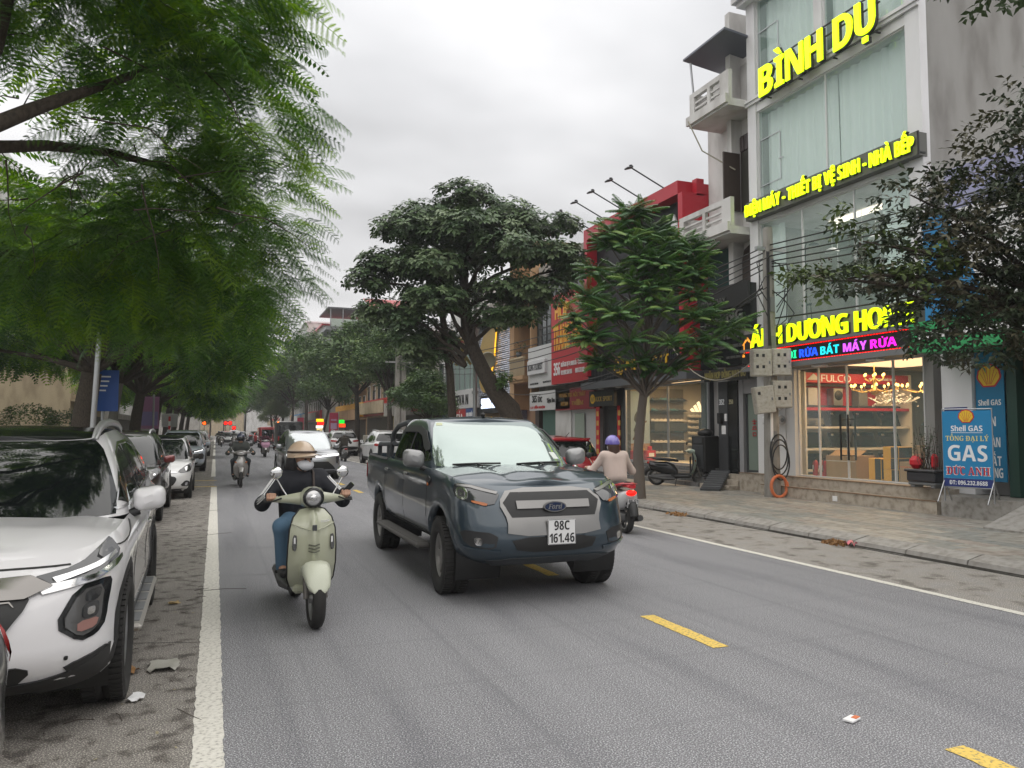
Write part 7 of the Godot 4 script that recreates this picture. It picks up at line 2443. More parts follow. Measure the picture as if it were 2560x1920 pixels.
func santa() -> void:
	var c := Car.new()
	c.nn = 2.9
	c.cn = 3.2
	c.taper = 0.03
	c.rows = [[0.0, 0.80, 2.12, -2.3, 0.6, 0.5], [0.1, 0.90, 2.26, -2.36, 0.66, 0.5], [0.28, 0.93, 2.32, -2.42, 0.72, 0.5], [0.5, 0.925, 2.31, -2.42, 0.76, 0.5], [0.62, 0.93, 2.30, -2.4, 0.78, 0.5], [0.76, 0.945, 2.27, -2.37, 0.8, 0.5], [0.86, 0.945, 2.22, -2.34, 0.8, 0.48], [0.94, 0.92, 2.14, -2.31, 0.78, 0.45], [1.0, 0.87, 2.04, -2.28, 0.74, 0.42]]
	c.ybot = [-2.4, 0.4, -1.9, 0.3, -0.9, 0.26, 0.9, 0.26, 1.8, 0.24, 2.3, 0.3]
	c.belt = [-2.4, 1.16, -1.0, 1.12, 0.4, 1.07, 1.0, 1.06, 1.5, 1.04, 2.0, 0.965, 2.3, 0.9]
	c.base = [-2.4, 1.16, -1.0, 1.11, 0.4, 1.065, 1.2, 1.07]
	c.roof = [-2.2, 1.56, -1.5, 1.63, -0.6, 1.665, 0.0, 1.64, 0.4, 1.575]
	c.cab = [[0, 0.88, 1.14, -2.26, 0.58, 0.4], [0, 0.635, 0.34, -1.95, 0.3, 0.3]]
	c.bulge = 0.06
	c.crown = 0.075
	c.wheels = [1.3825, -1.3825]
	c.ra = 0.42
	c.ry = 0.375
	var wp := paint("pearl_white", lin(0.7, 0.69, 0.7), 0.0)
	var gl := carglass()
	var chrome := mat("chrome", lin(0.7), 0.12, 1.0)
	var dchrome := mat("dark_chrome", lin(0.22, 0.21, 0.2), 0.15, 0.95)
	var trim := mat("trim_black", lin(0.02, 0.02, 0.021), 0.55)
	var lens := mat("lamp_lens", lin(0.03, 0.032, 0.035), 0.04, 0.0, 0.8)
	var smoke := mat("lamp_smoke", lin(0.1, 0.1, 0.1), 0.06, 0.3, 0.8)
	var lamp := mat("lamp_chrome", lin(0.7), 0.12, 0.95)
	var f := [
		["windscreen", gl, "screen", [-1.0, 0.03, -0.5, 0.015, 0.5, 0.015, 1.0, 0.03, 0.96, 0.95, 0.5, 0.97, -0.5, 0.97, -0.96, 0.95], 0.004, false],
		["rear_screen", gl, "back", [-0.9, 0.15, 0.9, 0.15, 0.85, 0.8, -0.85, 0.8], 0.004, false],
		["front_window", gl, "glass", [0.82, 1.14, 0.6, 1.28, 0.28, 1.46, -0.12, 1.535, -0.2, 1.13], 0.005, true],
		["rear_window", gl, "glass", [-0.28, 1.13, -0.2, 1.54, -0.8, 1.55, -1.15, 1.5, -1.28, 1.17], 0.005, true],
		["quarter_window", gl, "glass", [-1.36, 1.18, -1.24, 1.49, -1.7, 1.42, -1.9, 1.26], 0.005, true],
		["window_pillar", M["black_gloss"], "glass", [-0.19, 1.13, -0.12, 1.54, -0.21, 1.54, -0.29, 1.13], 0.004, true, 0],
		["window_chrome", chrome, "glass", [0.88, 1.125, 0.86, 1.108, -1.9, 1.215, -1.92, 1.245], 0.008, true, 0],
		["window_chrome", chrome, "glass", [0.86, 1.13, 0.6, 1.31, 0.28, 1.49, -0.12, 1.565, -0.7, 1.58, -1.15, 1.53, -1.15, 1.512, -0.7, 1.558, -0.12, 1.545, 0.28, 1.468, 0.6, 1.288], 0.009, true, 0],
		["bonnet_seam", M["black"], "nose", [-0.72, 0.925, -0.72, 0.918, 0.0, 0.9, 0.72, 0.918, 0.72, 0.925, 0.0, 0.907], 0.003, false, 0],
		["upper_grille", M["black"], "nose", [-0.5, 0.815, 0.5, 0.815, 0.53, 0.77, 0.4, 0.575, 0.2, 0.53, -0.2, 0.53, -0.4, 0.575, -0.53, 0.77], 0.016, false, 1],
		["grille_chrome", dchrome, "nose", [-0.52, 0.875, 0.0, 0.86, 0.52, 0.875, 0.62, 0.83, 0.5, 0.78, 0.0, 0.79, -0.5, 0.78, -0.62, 0.83], 0.03, false, 0],
		["daytime_lamp", lens, "nose", [0.5, 0.868, 0.75, 0.91, 1.0, 1.0, 1.07, 1.02, 1.12, 0.93, 0.9, 0.87, 0.6, 0.805], 0.014, true, 1],
		["lamp_clear", smoke, "nose", [0.88, 0.945, 1.06, 1.005, 1.1, 0.945, 0.95, 0.905], 0.0175, true, 1],
		["lamp_strip", lamp, "nose", [0.62, 0.862, 0.86, 0.905, 1.05, 0.95, 1.06, 0.932, 0.88, 0.885, 0.64, 0.842], 0.018, true, 0],
		["lamp_brow", chrome, "nose", [0.55, 0.835, 0.85, 0.86, 1.12, 0.925, 1.12, 0.905, 0.88, 0.83, 0.58, 0.795], 0.017, true, 0],
		["headlight_surround", M["black_gloss"], "nose", [0.75, 0.815, 0.98, 0.835, 1.015, 0.8, 1.01, 0.6, 0.92, 0.545, 0.8, 0.53, 0.66, 0.63], 0.006, true, 1],
		["headlight", smoke, "nose", [0.77, 0.79, 0.93, 0.805, 0.945, 0.61, 0.88, 0.57, 0.8, 0.555, 0.695, 0.635], 0.014, true, 1],
		["lamp_reflector", lens, "nose", [0.8, 0.785, 0.91, 0.795, 0.9, 0.735, 0.81, 0.725], 0.0175, true, 2],
		["lamp_reflector", lens, "nose", [0.8, 0.72, 0.91, 0.725, 0.91, 0.645, 0.8, 0.645], 0.0175, true, 2],
		["lamp_projector", lamp, "nose", [0.83, 0.7, 0.88, 0.7, 0.88, 0.66, 0.83, 0.66], 0.02, true, 2],
		["turn_signal", mat("pink_lens", lin(0.3, 0.16, 0.14), 0.2), "nose", [0.78, 0.635, 0.92, 0.64, 0.9, 0.59, 0.78, 0.58], 0.0175, true, 1],
		["lower_intake", M["black"], "nose", [-0.48, 0.47, 0.48, 0.47, 0.57, 0.43, 0.5, 0.36, -0.5, 0.36, -0.57, 0.43], 0.008, false, 1],
		["parking_sensor", M["black"], "nose", [0.72, 0.475, 0.74, 0.475, 0.74, 0.455, 0.72, 0.455], 0.006, true, 2],
		["fog_recess", trim, "nose", [0.72, 0.42, 1.0, 0.475, 1.06, 0.45, 0.95, 0.39, 0.75, 0.385], 0.01, true, 1],
		["bumper_skirt", trim, "nose", [-0.62, 0.368, 0.62, 0.368, 0.62, 0.262, -0.62, 0.262], 0.012, false, 0],
		["bumper_skirt", trim, "nose", [0.6, 0.367, 0.75, 0.385, 1.06, 0.47, 1.1, 0.275, 0.6, 0.263], 0.012, true, 0],
		["sill_trim", trim, "side", [0.98, 0.38, 0.98, 0.27, -0.98, 0.27, -0.98, 0.4], 0.01, true, 0],
		["door_seam", M["black"], "side", [0.83, 0.4, 0.84, 0.4, 0.9, 1.04, 0.89, 1.04], 0.002, true, 0],
		["door_seam", M["black"], "side", [-0.22, 0.38, -0.21, 0.38, -0.19, 1.06, -0.2, 1.06], 0.002, true, 0],
		["door_seam", M["black"], "side", [-1.0, 0.75, -0.99, 0.75, -1.22, 1.1, -1.23, 1.1], 0.002, true, 0],
		["wing_seam", M["black"], "side", [0.89, 1.04, 0.9, 1.05, 1.3, 0.985, 1.7, 0.975, 1.7, 0.968, 1.3, 0.977], 0.003, true, 0],
		["tail_lamp", mat("tail_red", lin(0.3, 0.01, 0.01), 0.15), "tail", [0.5, 1.02, 0.95, 1.06, 0.95, 0.92, 0.55, 0.9], 0.008, true, 1],
	]
	var t := car("parked_suv", "white parked sport utility car with black roof and roof rails, nearest the camera", V(-1.44, 0, -6.85), 0.015, c, {
		"paint": wp, "glass": gl, "roof": M["black_gloss"], "deck": [1.0, 2.12], "ridges": [[0.55, 0.42, 0.02, 0.03]], "track": 0.825, "r": 0.372, "tw": 0.235, "rim": 0.25, "style": 1,
		"features": f, "lip": mat("trim_black", lin(0.02), 0.55), "lipw": 0.06, "group": "cars parked along the left lane"})
	for sd in [1.0, -1.0]:
		mirror(t, V(0.99 * sd, 1.155, 0.62), sd, V(0.22, 0.17, 0.15), wp)
		obj("side_step", N().bbox(V(0.9 * sd, 0.31, 0.0), V(0.17, 0.05, 1.9), 0.02), mat("step_silver", lin(0.4, 0.38, 0.35), 0.4, 0.5), t)
		for k in 5:
			obj("step_pad", N().bbox(V(0.92 * sd, 0.338, -0.72 + k * 0.36), V(0.09, 0.01, 0.27), 0.004), M["mid_grey"], t)
		for hz in [0.02, -1.0]:
			obj("door_handle", N().bbox(c.map("side", Vector2(hz, 0.945)) * V(sd, 1, 1) + V(0.02 * sd, 0, 0), V(0.03, 0.03, 0.2), 0.01), chrome, t)
		var rail := N()
		rail.tube([V(0.585 * sd, 1.58, 0.28), V(0.595 * sd, 1.66, 0.16), V(0.6 * sd, 1.705, -0.05), V(0.605 * sd, 1.725, -0.5), V(0.6 * sd, 1.715, -1.1), V(0.585 * sd, 1.68, -1.55), V(0.57 * sd, 1.62, -1.75)], [0.025, 0.03, 0.032, 0.032, 0.032, 0.03, 0.02], 8)
		obj("roof_rail", rail, mat("rail_silver", lin(0.5, 0.5, 0.51), 0.3, 0.6), t)
	for i in 4:
		for j in 9:
			var u := (j - 4) * 0.105 + (0.052 if i % 2 else 0.0)
			var y := 0.755 - i * 0.058
			if absf(u) > 0.5 - i * 0.05:
				continue
			obj("grille_cell", c.panel("nose", pv([u - 0.042, y, u - 0.02, y + 0.022, u + 0.02, y + 0.022, u + 0.042, y, u + 0.036, y, u + 0.017, y + 0.015, u - 0.017, y + 0.015, u - 0.036, y]), 0.021, 0.2), dchrome, t)

func hatch_shape() -> Car:
	var c := Car.new()
	c.nn = 2.7
	c.cn = 3.0
	c.taper = 0.045
	c.rows = [[0.0, 0.68, 1.72, -1.72, 0.5, 0.3], [0.12, 0.78, 1.86, -1.84, 0.6, 0.34], [0.35, 0.80, 1.89, -1.87, 0.62, 0.36], [0.55, 0.81, 1.88, -1.86, 0.64, 0.36], [0.72, 0.825, 1.85, -1.84, 0.66, 0.36], [0.86, 0.82, 1.78, -1.8, 0.66, 0.34], [0.95, 0.795, 1.68, -1.76, 0.64, 0.32], [1.0, 0.75, 1.58, -1.72, 0.6, 0.3]]
	c.ybot = [-1.87, 0.36, -1.4, 0.24, -0.7, 0.2, 0.7, 0.2, 1.4, 0.2, 1.88, 0.22]
	c.belt = [-1.85, 1.02, -0.6, 0.98, 0.4, 0.92, 0.9, 0.91, 1.3, 0.88, 1.85, 0.72]
	c.base = [-1.8, 1.02, -0.6, 0.97, 0.5, 0.92, 1.1, 0.91]
	c.roof = [-1.75, 1.42, -1.2, 1.47, -0.4, 1.5, 0.1, 1.46, 0.35, 1.41]
	c.cab = [[0, 0.765, 1.02, -1.72, 0.52, 0.3], [0, 0.555, 0.3, -1.55, 0.26, 0.24]]
	c.bulge = 0.05
	c.crown = 0.06
	c.wheels = [1.2, -1.2]
	c.ra = 0.33
	c.ry = 0.29
	return c

func hatch(label: String, at: Vector3, turn: float, pm: Material, roofm: Material, group: String, tail_text: Array) -> Node3D:
	var gl := carglass()
	var trim := mat("trim_black", lin(0.02), 0.55)
	var lens := mat("lamp_smoke", lin(0.1, 0.1, 0.1), 0.06, 0.3, 0.8)
	var lamp := mat("lamp_chrome", lin(0.7), 0.12, 0.95)
	var chrome := mat("chrome", lin(0.7), 0.12, 1.0)
	var c := hatch_shape()
	var f := [
		["windscreen", gl, "screen", [-1.0, 0.04, -0.5, 0.02, 0.5, 0.02, 1.0, 0.04, 0.96, 0.93, 0.5, 0.96, -0.5, 0.96, -0.96, 0.93], 0.005, false],
		["rear_screen", gl, "back", [-1.0, 0.1, -0.5, 0.06, 0.5, 0.06, 1.0, 0.1, 0.96, 0.8, 0.5, 0.86, -0.5, 0.86, -0.96, 0.8], 0.005, false],
		["spoiler", pm, "back", [-1.0, 0.86, 1.0, 0.86, 0.96, 0.98, -0.96, 0.98], 0.05, false],
		["front_window", gl, "glass", [0.78, 0.98, 0.58, 1.1, 0.25, 1.33, -0.1, 1.39, -0.12, 0.97], 0.005, true],
		["rear_window", gl, "glass", [-0.2, 0.98, -0.18, 1.39, -0.8, 1.36, -1.15, 1.22, -1.2, 1.05], 0.005, true],
		["grille", M["black"], "nose", [-0.42, 0.57, 0.42, 0.57, 0.5, 0.48, 0.38, 0.3, -0.38, 0.3, -0.5, 0.48], 0.008, false, 2],
		["grille_bar", chrome, "nose", [-0.45, 0.66, 0.45, 0.66, 0.48, 0.63, -0.48, 0.63], 0.012, false, 0],
		["headlight", lens, "nose", [0.48, 0.665, 0.8, 0.8, 0.95, 0.86, 1.0, 0.78, 0.9, 0.67, 0.6, 0.625], 0.012, true, 1],
		["lamp_reflector", lamp, "nose", [0.66, 0.73, 0.86, 0.79, 0.88, 0.71, 0.68, 0.665], 0.016, true, 2],
		["fog_recess", M["black"], "nose", [0.58, 0.33, 0.72, 0.46, 0.94, 0.42, 0.9, 0.3], 0.006, true, 1],
		["fog_lamp", lamp, "nose", [0.72, 0.41, 0.82, 0.41, 0.82, 0.33, 0.72, 0.33], 0.012, true, 2],
		["bumper_lip", trim, "nose", [-0.7, 0.26, 0.7, 0.26, 0.7, 0.22, -0.7, 0.22], 0.006, false, 0],
		["door_seam", M["black"], "side", [0.7, 0.3, 0.71, 0.3, 0.76, 0.9, 0.75, 0.9], 0.002, true, 0],
		["door_seam", M["black"], "side", [-0.15, 0.28, -0.14, 0.28, -0.14, 0.94, -0.15, 0.94], 0.002, true, 0],
		["tail_lamp", mat("tail_red", lin(0.3, 0.01, 0.01), 0.15), "tail", [0.56, 0.95, 0.78, 1.0, 0.9, 0.96, 0.86, 0.78, 0.62, 0.8], 0.012, true, 1],
		["rear_bumper_trim", trim, "tail", [-0.6, 0.44, 0.6, 0.44, 0.7, 0.3, -0.7, 0.3], 0.008, false, 1],
		["plate_recess", trim, "tail", [-0.28, 0.74, 0.28, 0.74, 0.24, 0.58, -0.24, 0.58], 0.004, false, 1],
	]
	var t := car("parked_hatchback", label, at, turn, c, {"paint": pm, "glass": gl, "roof": roofm, "deck": [0.85, 1.66], "ridges": [[0.45, 0.35, 0.012, 0.03]], "track": 0.715, "r": 0.285, "tw": 0.18, "rim": 0.18, "style": 1, "features": f, "group": group})
	for sd in [1.0, -1.0]:
		mirror(t, V(0.88 * sd, 0.99, 0.58), sd, V(0.17, 0.13, 0.1), M["black"])
		for hz in [0.0, -0.85]:
			obj("door_handle", N().bbox(c.map("side", Vector2(hz, 0.83)) * V(sd, 1, 1) + V(0.015 * sd, 0, 0), V(0.03, 0.025, 0.15), 0.01), pm, t)
	var wp := N()
	var a := c.map("back", Vector2(0.0, 0.1)) + V(0, 0.02, -0.03)
	wp.tube([a, a + V(0.06, 0.05, -0.02), c.map("back", Vector2(-0.55, 0.2)) + V(0, 0.01, -0.03)], [0.03, 0.02, 0.012], 6)
	obj("rear_wiper", wp, M["black"], t)
	obj("badge", N().lathe([Vector2(0.05, 0), Vector2(0.05, 0.012), Vector2(0, 0.014)], c.map("tail", Vector2(0, 0.83)) + V(0, 0, -0.004), Basis(Vector3.RIGHT, V(0, 0, -1), Vector3.UP), 14), chrome, t)
	obj("aerial", N().tube([V(0, 1.5, -1.3), V(0, 1.6, -1.5)], 0.008, 5), M["black"], t)
	if not tail_text.is_empty():
		plate(t, c.map("tail", Vector2(0, 0.66)) + V(0, 0, -0.014), PI, 0.32, 0.13, tail_text)
	return t

func suv_shape() -> Car:
	var c := Car.new()
	c.nn = 2.8
	c.cn = 3.0
	c.taper = 0.04
	c.rows = [[0.0, 0.78, 2.02, -2.1, 0.5, 0.4], [0.12, 0.89, 2.18, -2.2, 0.62, 0.42], [0.35, 0.925, 2.22, -2.23, 0.66, 0.44], [0.55, 0.915, 2.21, -2.22, 0.68, 0.44], [0.7, 0.925, 2.2, -2.2, 0.7, 0.42], [0.85, 0.93, 2.16, -2.16, 0.7, 0.4], [0.94, 0.905, 2.08, -2.12, 0.68, 0.38], [1.0, 0.85, 1.96, -2.08, 0.64, 0.36]]
	c.ybot = [-2.2, 0.42, -1.7, 0.28, -0.8, 0.24, 0.8, 0.24, 1.7, 0.24, 2.2, 0.26]
	c.belt = [-2.2, 1.1, -1.0, 1.06, 0.4, 1.02, 1.0, 1.0, 1.5, 0.98, 2.15, 0.88]
	c.base = [-2.2, 1.1, -1.0, 1.05, 0.4, 1.01, 1.2, 1.0]
	c.roof = [-2.0, 1.5, -1.4, 1.58, -0.5, 1.63, 0.05, 1.6, 0.4, 1.54]
	c.cab = [[0, 0.86, 1.12, -2.06, 0.56, 0.36], [0, 0.62, 0.34, -1.8, 0.28, 0.28]]
	c.bulge = 0.055
	c.crown = 0.07
	c.wheels = [1.32, -1.32]
	c.ra = 0.4
	c.ry = 0.355
	return c

func suv(called: String, label: String, at: Vector3, turn: float, pm: Material, style: int, group: String, film := false) -> Node3D:
	var gl := carglass()
	var sc: Material = mat("screen_film_pale", lin(0.5, 0.53, 0.54), 0.05, 0.7) if film else gl
	var trim := mat("trim_black", lin(0.02), 0.55)
	var lens := mat("lamp_lens", lin(0.03, 0.032, 0.035), 0.04, 0.0, 0.8)
	var lamp := mat("lamp_chrome", lin(0.7), 0.12, 0.95)
	var drl := glow("daytime_lamp_glow", Color(1, 1, 1), 1.3)
	var c := suv_shape()
	var f := [
		["windscreen", sc, "screen", [-1.0, 0.03, -0.5, 0.015, 0.5, 0.015, 1.0, 0.03, 0.96, 0.95, 0.5, 0.97, -0.5, 0.97, -0.96, 0.95], 0.004, false],
		["rear_screen", gl, "back", [-1.0, 0.12, -0.5, 0.08, 0.5, 0.08, 1.0, 0.12, 0.95, 0.82, 0.5, 0.88, -0.5, 0.88, -0.95, 0.82], 0.004, false],
		["front_window", gl, "glass", [0.8, 1.08, 0.6, 1.21, 0.25, 1.42, -0.1, 1.5, -0.16, 1.07], 0.005, true],
		["rear_window", gl, "glass", [-0.24, 1.07, -0.18, 1.5, -0.8, 1.51, -1.1, 1.45, -1.22, 1.12], 0.005, true],
		["quarter_window", gl, "glass", [-1.3, 1.13, -1.18, 1.43, -1.5, 1.36, -1.66, 1.2], 0.005, true],
		["sill_trim", trim, "side", [0.95, 0.38, 0.95, 0.25, -0.95, 0.25, -0.95, 0.4], 0.01, true, 0],
		["door_seam", M["black"], "side", [0.78, 0.4, 0.79, 0.4, 0.85, 0.98, 0.84, 0.98], 0.002, true, 0],
		["door_seam", M["black"], "side", [-0.19, 0.38, -0.18, 0.38, -0.17, 1.02, -0.18, 1.02], 0.002, true, 0],
		["tail_lamp", mat("tail_red", lin(0.3, 0.01, 0.01), 0.15), "tail", [0.45, 1.0, 0.92, 1.05, 0.96, 0.93, 0.5, 0.9], 0.012, true, 1],
		["rear_bumper_trim", trim, "tail", [-0.8, 0.62, 0.8, 0.62, 0.95, 0.5, 0.85, 0.42, -0.85, 0.42, -0.95, 0.5], 0.01, false, 1],
	]
	if style == 0:
		f += [
			["light_bar", drl, "nose", [-0.18, 0.79, 0.18, 0.79, 0.5, 0.82, 0.95, 0.86, 0.95, 0.835, 0.5, 0.795, 0.18, 0.765, -0.18, 0.765, -0.5, 0.795, -0.95, 0.835, -0.95, 0.86, -0.5, 0.82], 0.012, false, 0],
			["upper_lamp", drl, "nose", [0.45, 0.84, 0.95, 0.87, 0.95, 0.82, 0.5, 0.79], 0.014, true, 0],
			["headlight", lens, "nose", [0.74, 0.78, 0.98, 0.78, 0.92, 0.58, 0.78, 0.54], 0.012, true, 1],
			["lower_intake", M["black"], "nose", [-0.45, 0.62, 0.45, 0.62, 0.72, 0.4, 0.78, 0.3, -0.78, 0.3, -0.72, 0.4], 0.01, false, 0],
			["badge", lamp, "nose", [-0.08, 0.84, 0, 0.8, 0.08, 0.84, 0.0, 0.82], 0.014, false, 0],
			["bonnet_shut", M["black"], "nose", [-0.3, 0.86, 0.3, 0.86, 0.3, 0.853, -0.3, 0.853], 0.004, false, 0],
		]
	else:
		f += [
			["headlight", lens, "nose", [0.38, 0.82, 0.8, 0.9, 1.0, 0.94, 1.02, 0.87, 0.7, 0.79, 0.42, 0.765], 0.012, true, 1],
			["lamp_strip", drl, "nose", [0.5, 0.8, 0.9, 0.875, 0.9, 0.855, 0.5, 0.78], 0.016, true, 0],
			["grille_bar", lamp, "nose", [-0.42, 0.83, 0.42, 0.83, 0.44, 0.78, -0.44, 0.78], 0.016, false, 0],
			["grille", M["black"], "nose", [-0.36, 0.72, 0.36, 0.72, 0.44, 0.6, 0.36, 0.46, -0.36, 0.46, -0.44, 0.6], 0.01, false, 0],
			["corner_vent", M["black"], "nose", [0.62, 0.7, 0.86, 0.74, 1.0, 0.66, 0.95, 0.52, 0.7, 0.5], 0.01, true, 0],
			["lower_intake", trim, "nose", [-0.7, 0.38, 0.7, 0.38, 0.6, 0.29, -0.6, 0.29], 0.01, false, 0],
		]
	var t := car(called, label, at, turn, c, {"paint": pm, "glass": gl, "deck": [0.97, 2.06], "ridges": [[0.5, 0.4, 0.016, 0.03]], "track": 0.81, "r": 0.352, "tw": 0.225, "rim": 0.235, "style": 2, "features": f, "lip": mat("trim_black", lin(0.02), 0.55), "lipw": 0.05, "group": group})
	for sd in [1.0, -1.0]:
		mirror(t, V(0.98 * sd, 1.09, 0.6), sd, V(0.2, 0.15, 0.12), pm)
		var rail := N()
		rail.tube([V(0.575 * sd, 1.57, 0.1), V(0.59 * sd, 1.655, -0.05), V(0.59 * sd, 1.67, -0.6), V(0.58 * sd, 1.645, -1.3), V(0.56 * sd, 1.57, -1.55)], 0.02, 6)
		obj("roof_rail", rail, mat("rail_silver", lin(0.5, 0.5, 0.51), 0.3, 0.6), t)
	plate(t, c.map("tail", Vector2(0, 0.53)) + V(0, 0, -0.02), PI, 0.34, 0.14, [["99A 526", 0.85]])
	return t

func sedan(label: String, at: Vector3, turn: float, pm: Material, group: String) -> Node3D:
	var gl := carglass()
	var lens := mat("lamp_smoke", lin(0.1, 0.1, 0.1), 0.06, 0.3, 0.8)
	var c := Car.new()
	c.nn = 2.7
	c.cn = 3.0
	c.taper = 0.05
	c.rows = [[0.0, 0.72, 2.05, -2.0, 0.5, 0.4], [0.12, 0.83, 2.2, -2.14, 0.62, 0.5], [0.4, 0.865, 2.25, -2.2, 0.68, 0.54], [0.6, 0.86, 2.24, -2.2, 0.7, 0.54], [0.78, 0.87, 2.2, -2.18, 0.7, 0.52], [0.92, 0.845, 2.1, -2.12, 0.68, 0.5], [1.0, 0.78, 1.98, -2.04, 0.62, 0.46]]
	c.ybot = [-2.2, 0.34, -1.7, 0.22, -0.8, 0.2, 0.8, 0.2, 1.7, 0.2, 2.2, 0.22]
	c.belt = [-2.2, 1.0, -1.4, 1.0, 0.0, 0.95, 0.9, 0.93, 1.5, 0.87, 2.2, 0.72]
	c.base = [-2.0, 1.0, -1.0, 0.98, 0.4, 0.94, 1.2, 0.93]
	c.roof = [-1.3, 1.4, -0.6, 1.47, 0.0, 1.46, 0.4, 1.4]
	c.cab = [[0, 0.79, 1.2, -1.72, 0.52, 0.4], [0, 0.56, 0.34, -1.0, 0.26, 0.26]]
	c.bulge = 0.05
	c.crown = 0.05
	c.wheels = [1.32, -1.32]
	c.ra = 0.355
	c.ry = 0.315
	var f := [
		["windscreen", gl, "screen", [-1.0, 0.03, -0.5, 0.015, 0.5, 0.015, 1.0, 0.03, 0.96, 0.95, 0.5, 0.97, -0.5, 0.97, -0.96, 0.95], 0.004, false],
		["rear_screen", gl, "back", [-1.0, 0.08, 1.0, 0.08, 0.95, 0.92, -0.95, 0.92], 0.004, false],
		["front_window", gl, "glass", [0.72, 1.0, 0.5, 1.13, 0.2, 1.3, -0.08, 1.36, -0.12, 0.99], 0.005, true],
		["rear_window", gl, "glass", [-0.2, 0.99, -0.16, 1.36, -0.6, 1.33, -1.05, 1.1, -1.0, 1.02], 0.005, true],
		["grille", M["black"], "nose", [-0.44, 0.62, 0.44, 0.62, 0.5, 0.5, 0.36, 0.34, -0.36, 0.34, -0.5, 0.5], 0.01, false],
		["headlight", lens, "nose", [0.48, 0.66, 0.85, 0.8, 1.0, 0.8, 0.98, 0.7, 0.6, 0.6], 0.012, true],
		["lower_intake", M["black"], "nose", [0.55, 0.4, 0.9, 0.44, 0.9, 0.3, 0.6, 0.28], 0.008, true],
		["tail_lamp", mat("tail_red", lin(0.3, 0.01, 0.01), 0.15), "tail", [0.42, 0.92, 0.8, 0.96, 0.95, 0.9, 0.9, 0.76, 0.5, 0.78], 0.012, true],
		["rear_bumper_trim", mat("trim_black", lin(0.02), 0.55), "tail", [-0.7, 0.4, 0.7, 0.4, 0.6, 0.26, -0.6, 0.26], 0.008, false],
		["door_seam", M["black"], "side", [0.75, 0.3, 0.76, 0.3, 0.8, 0.9, 0.79, 0.9], 0.002, true, 0],
		["door_seam", M["black"], "side", [-0.15, 0.28, -0.14, 0.28, -0.13, 0.94, -0.14, 0.94], 0.002, true, 0],
	]
	var t := car("parked_sedan", label, at, turn, c, {"paint": pm, "glass": gl, "deck": [1.02, 2.06], "deck2": [-2.12, -1.5], "track": 0.75, "r": 0.312, "tw": 0.2, "rim": 0.205, "style": 2, "features": f, "group": group})
	for sd in [1.0, -1.0]:
		mirror(t, V(0.93 * sd, 1.02, 0.6), sd, V(0.18, 0.13, 0.11), pm)
	plate(t, c.map("tail", Vector2(0, 0.66)) + V(0, 0, -0.014), PI, 0.32, 0.12, [["99A 314", 0.85]])
	return t

func recolour(t: Node3D, pm: Material) -> void:
	for ch in t.get_children():
		var n := String(ch.name)
		if n == "body" or n == "bonnet" or n == "cabin" or n == "roof" or n == "tail_deck" or n == "spoiler":
			ch.material_override = pm
		if n.begins_with("wing_mirror"):
			ch.get_node("mirror_shell").material_override = pm

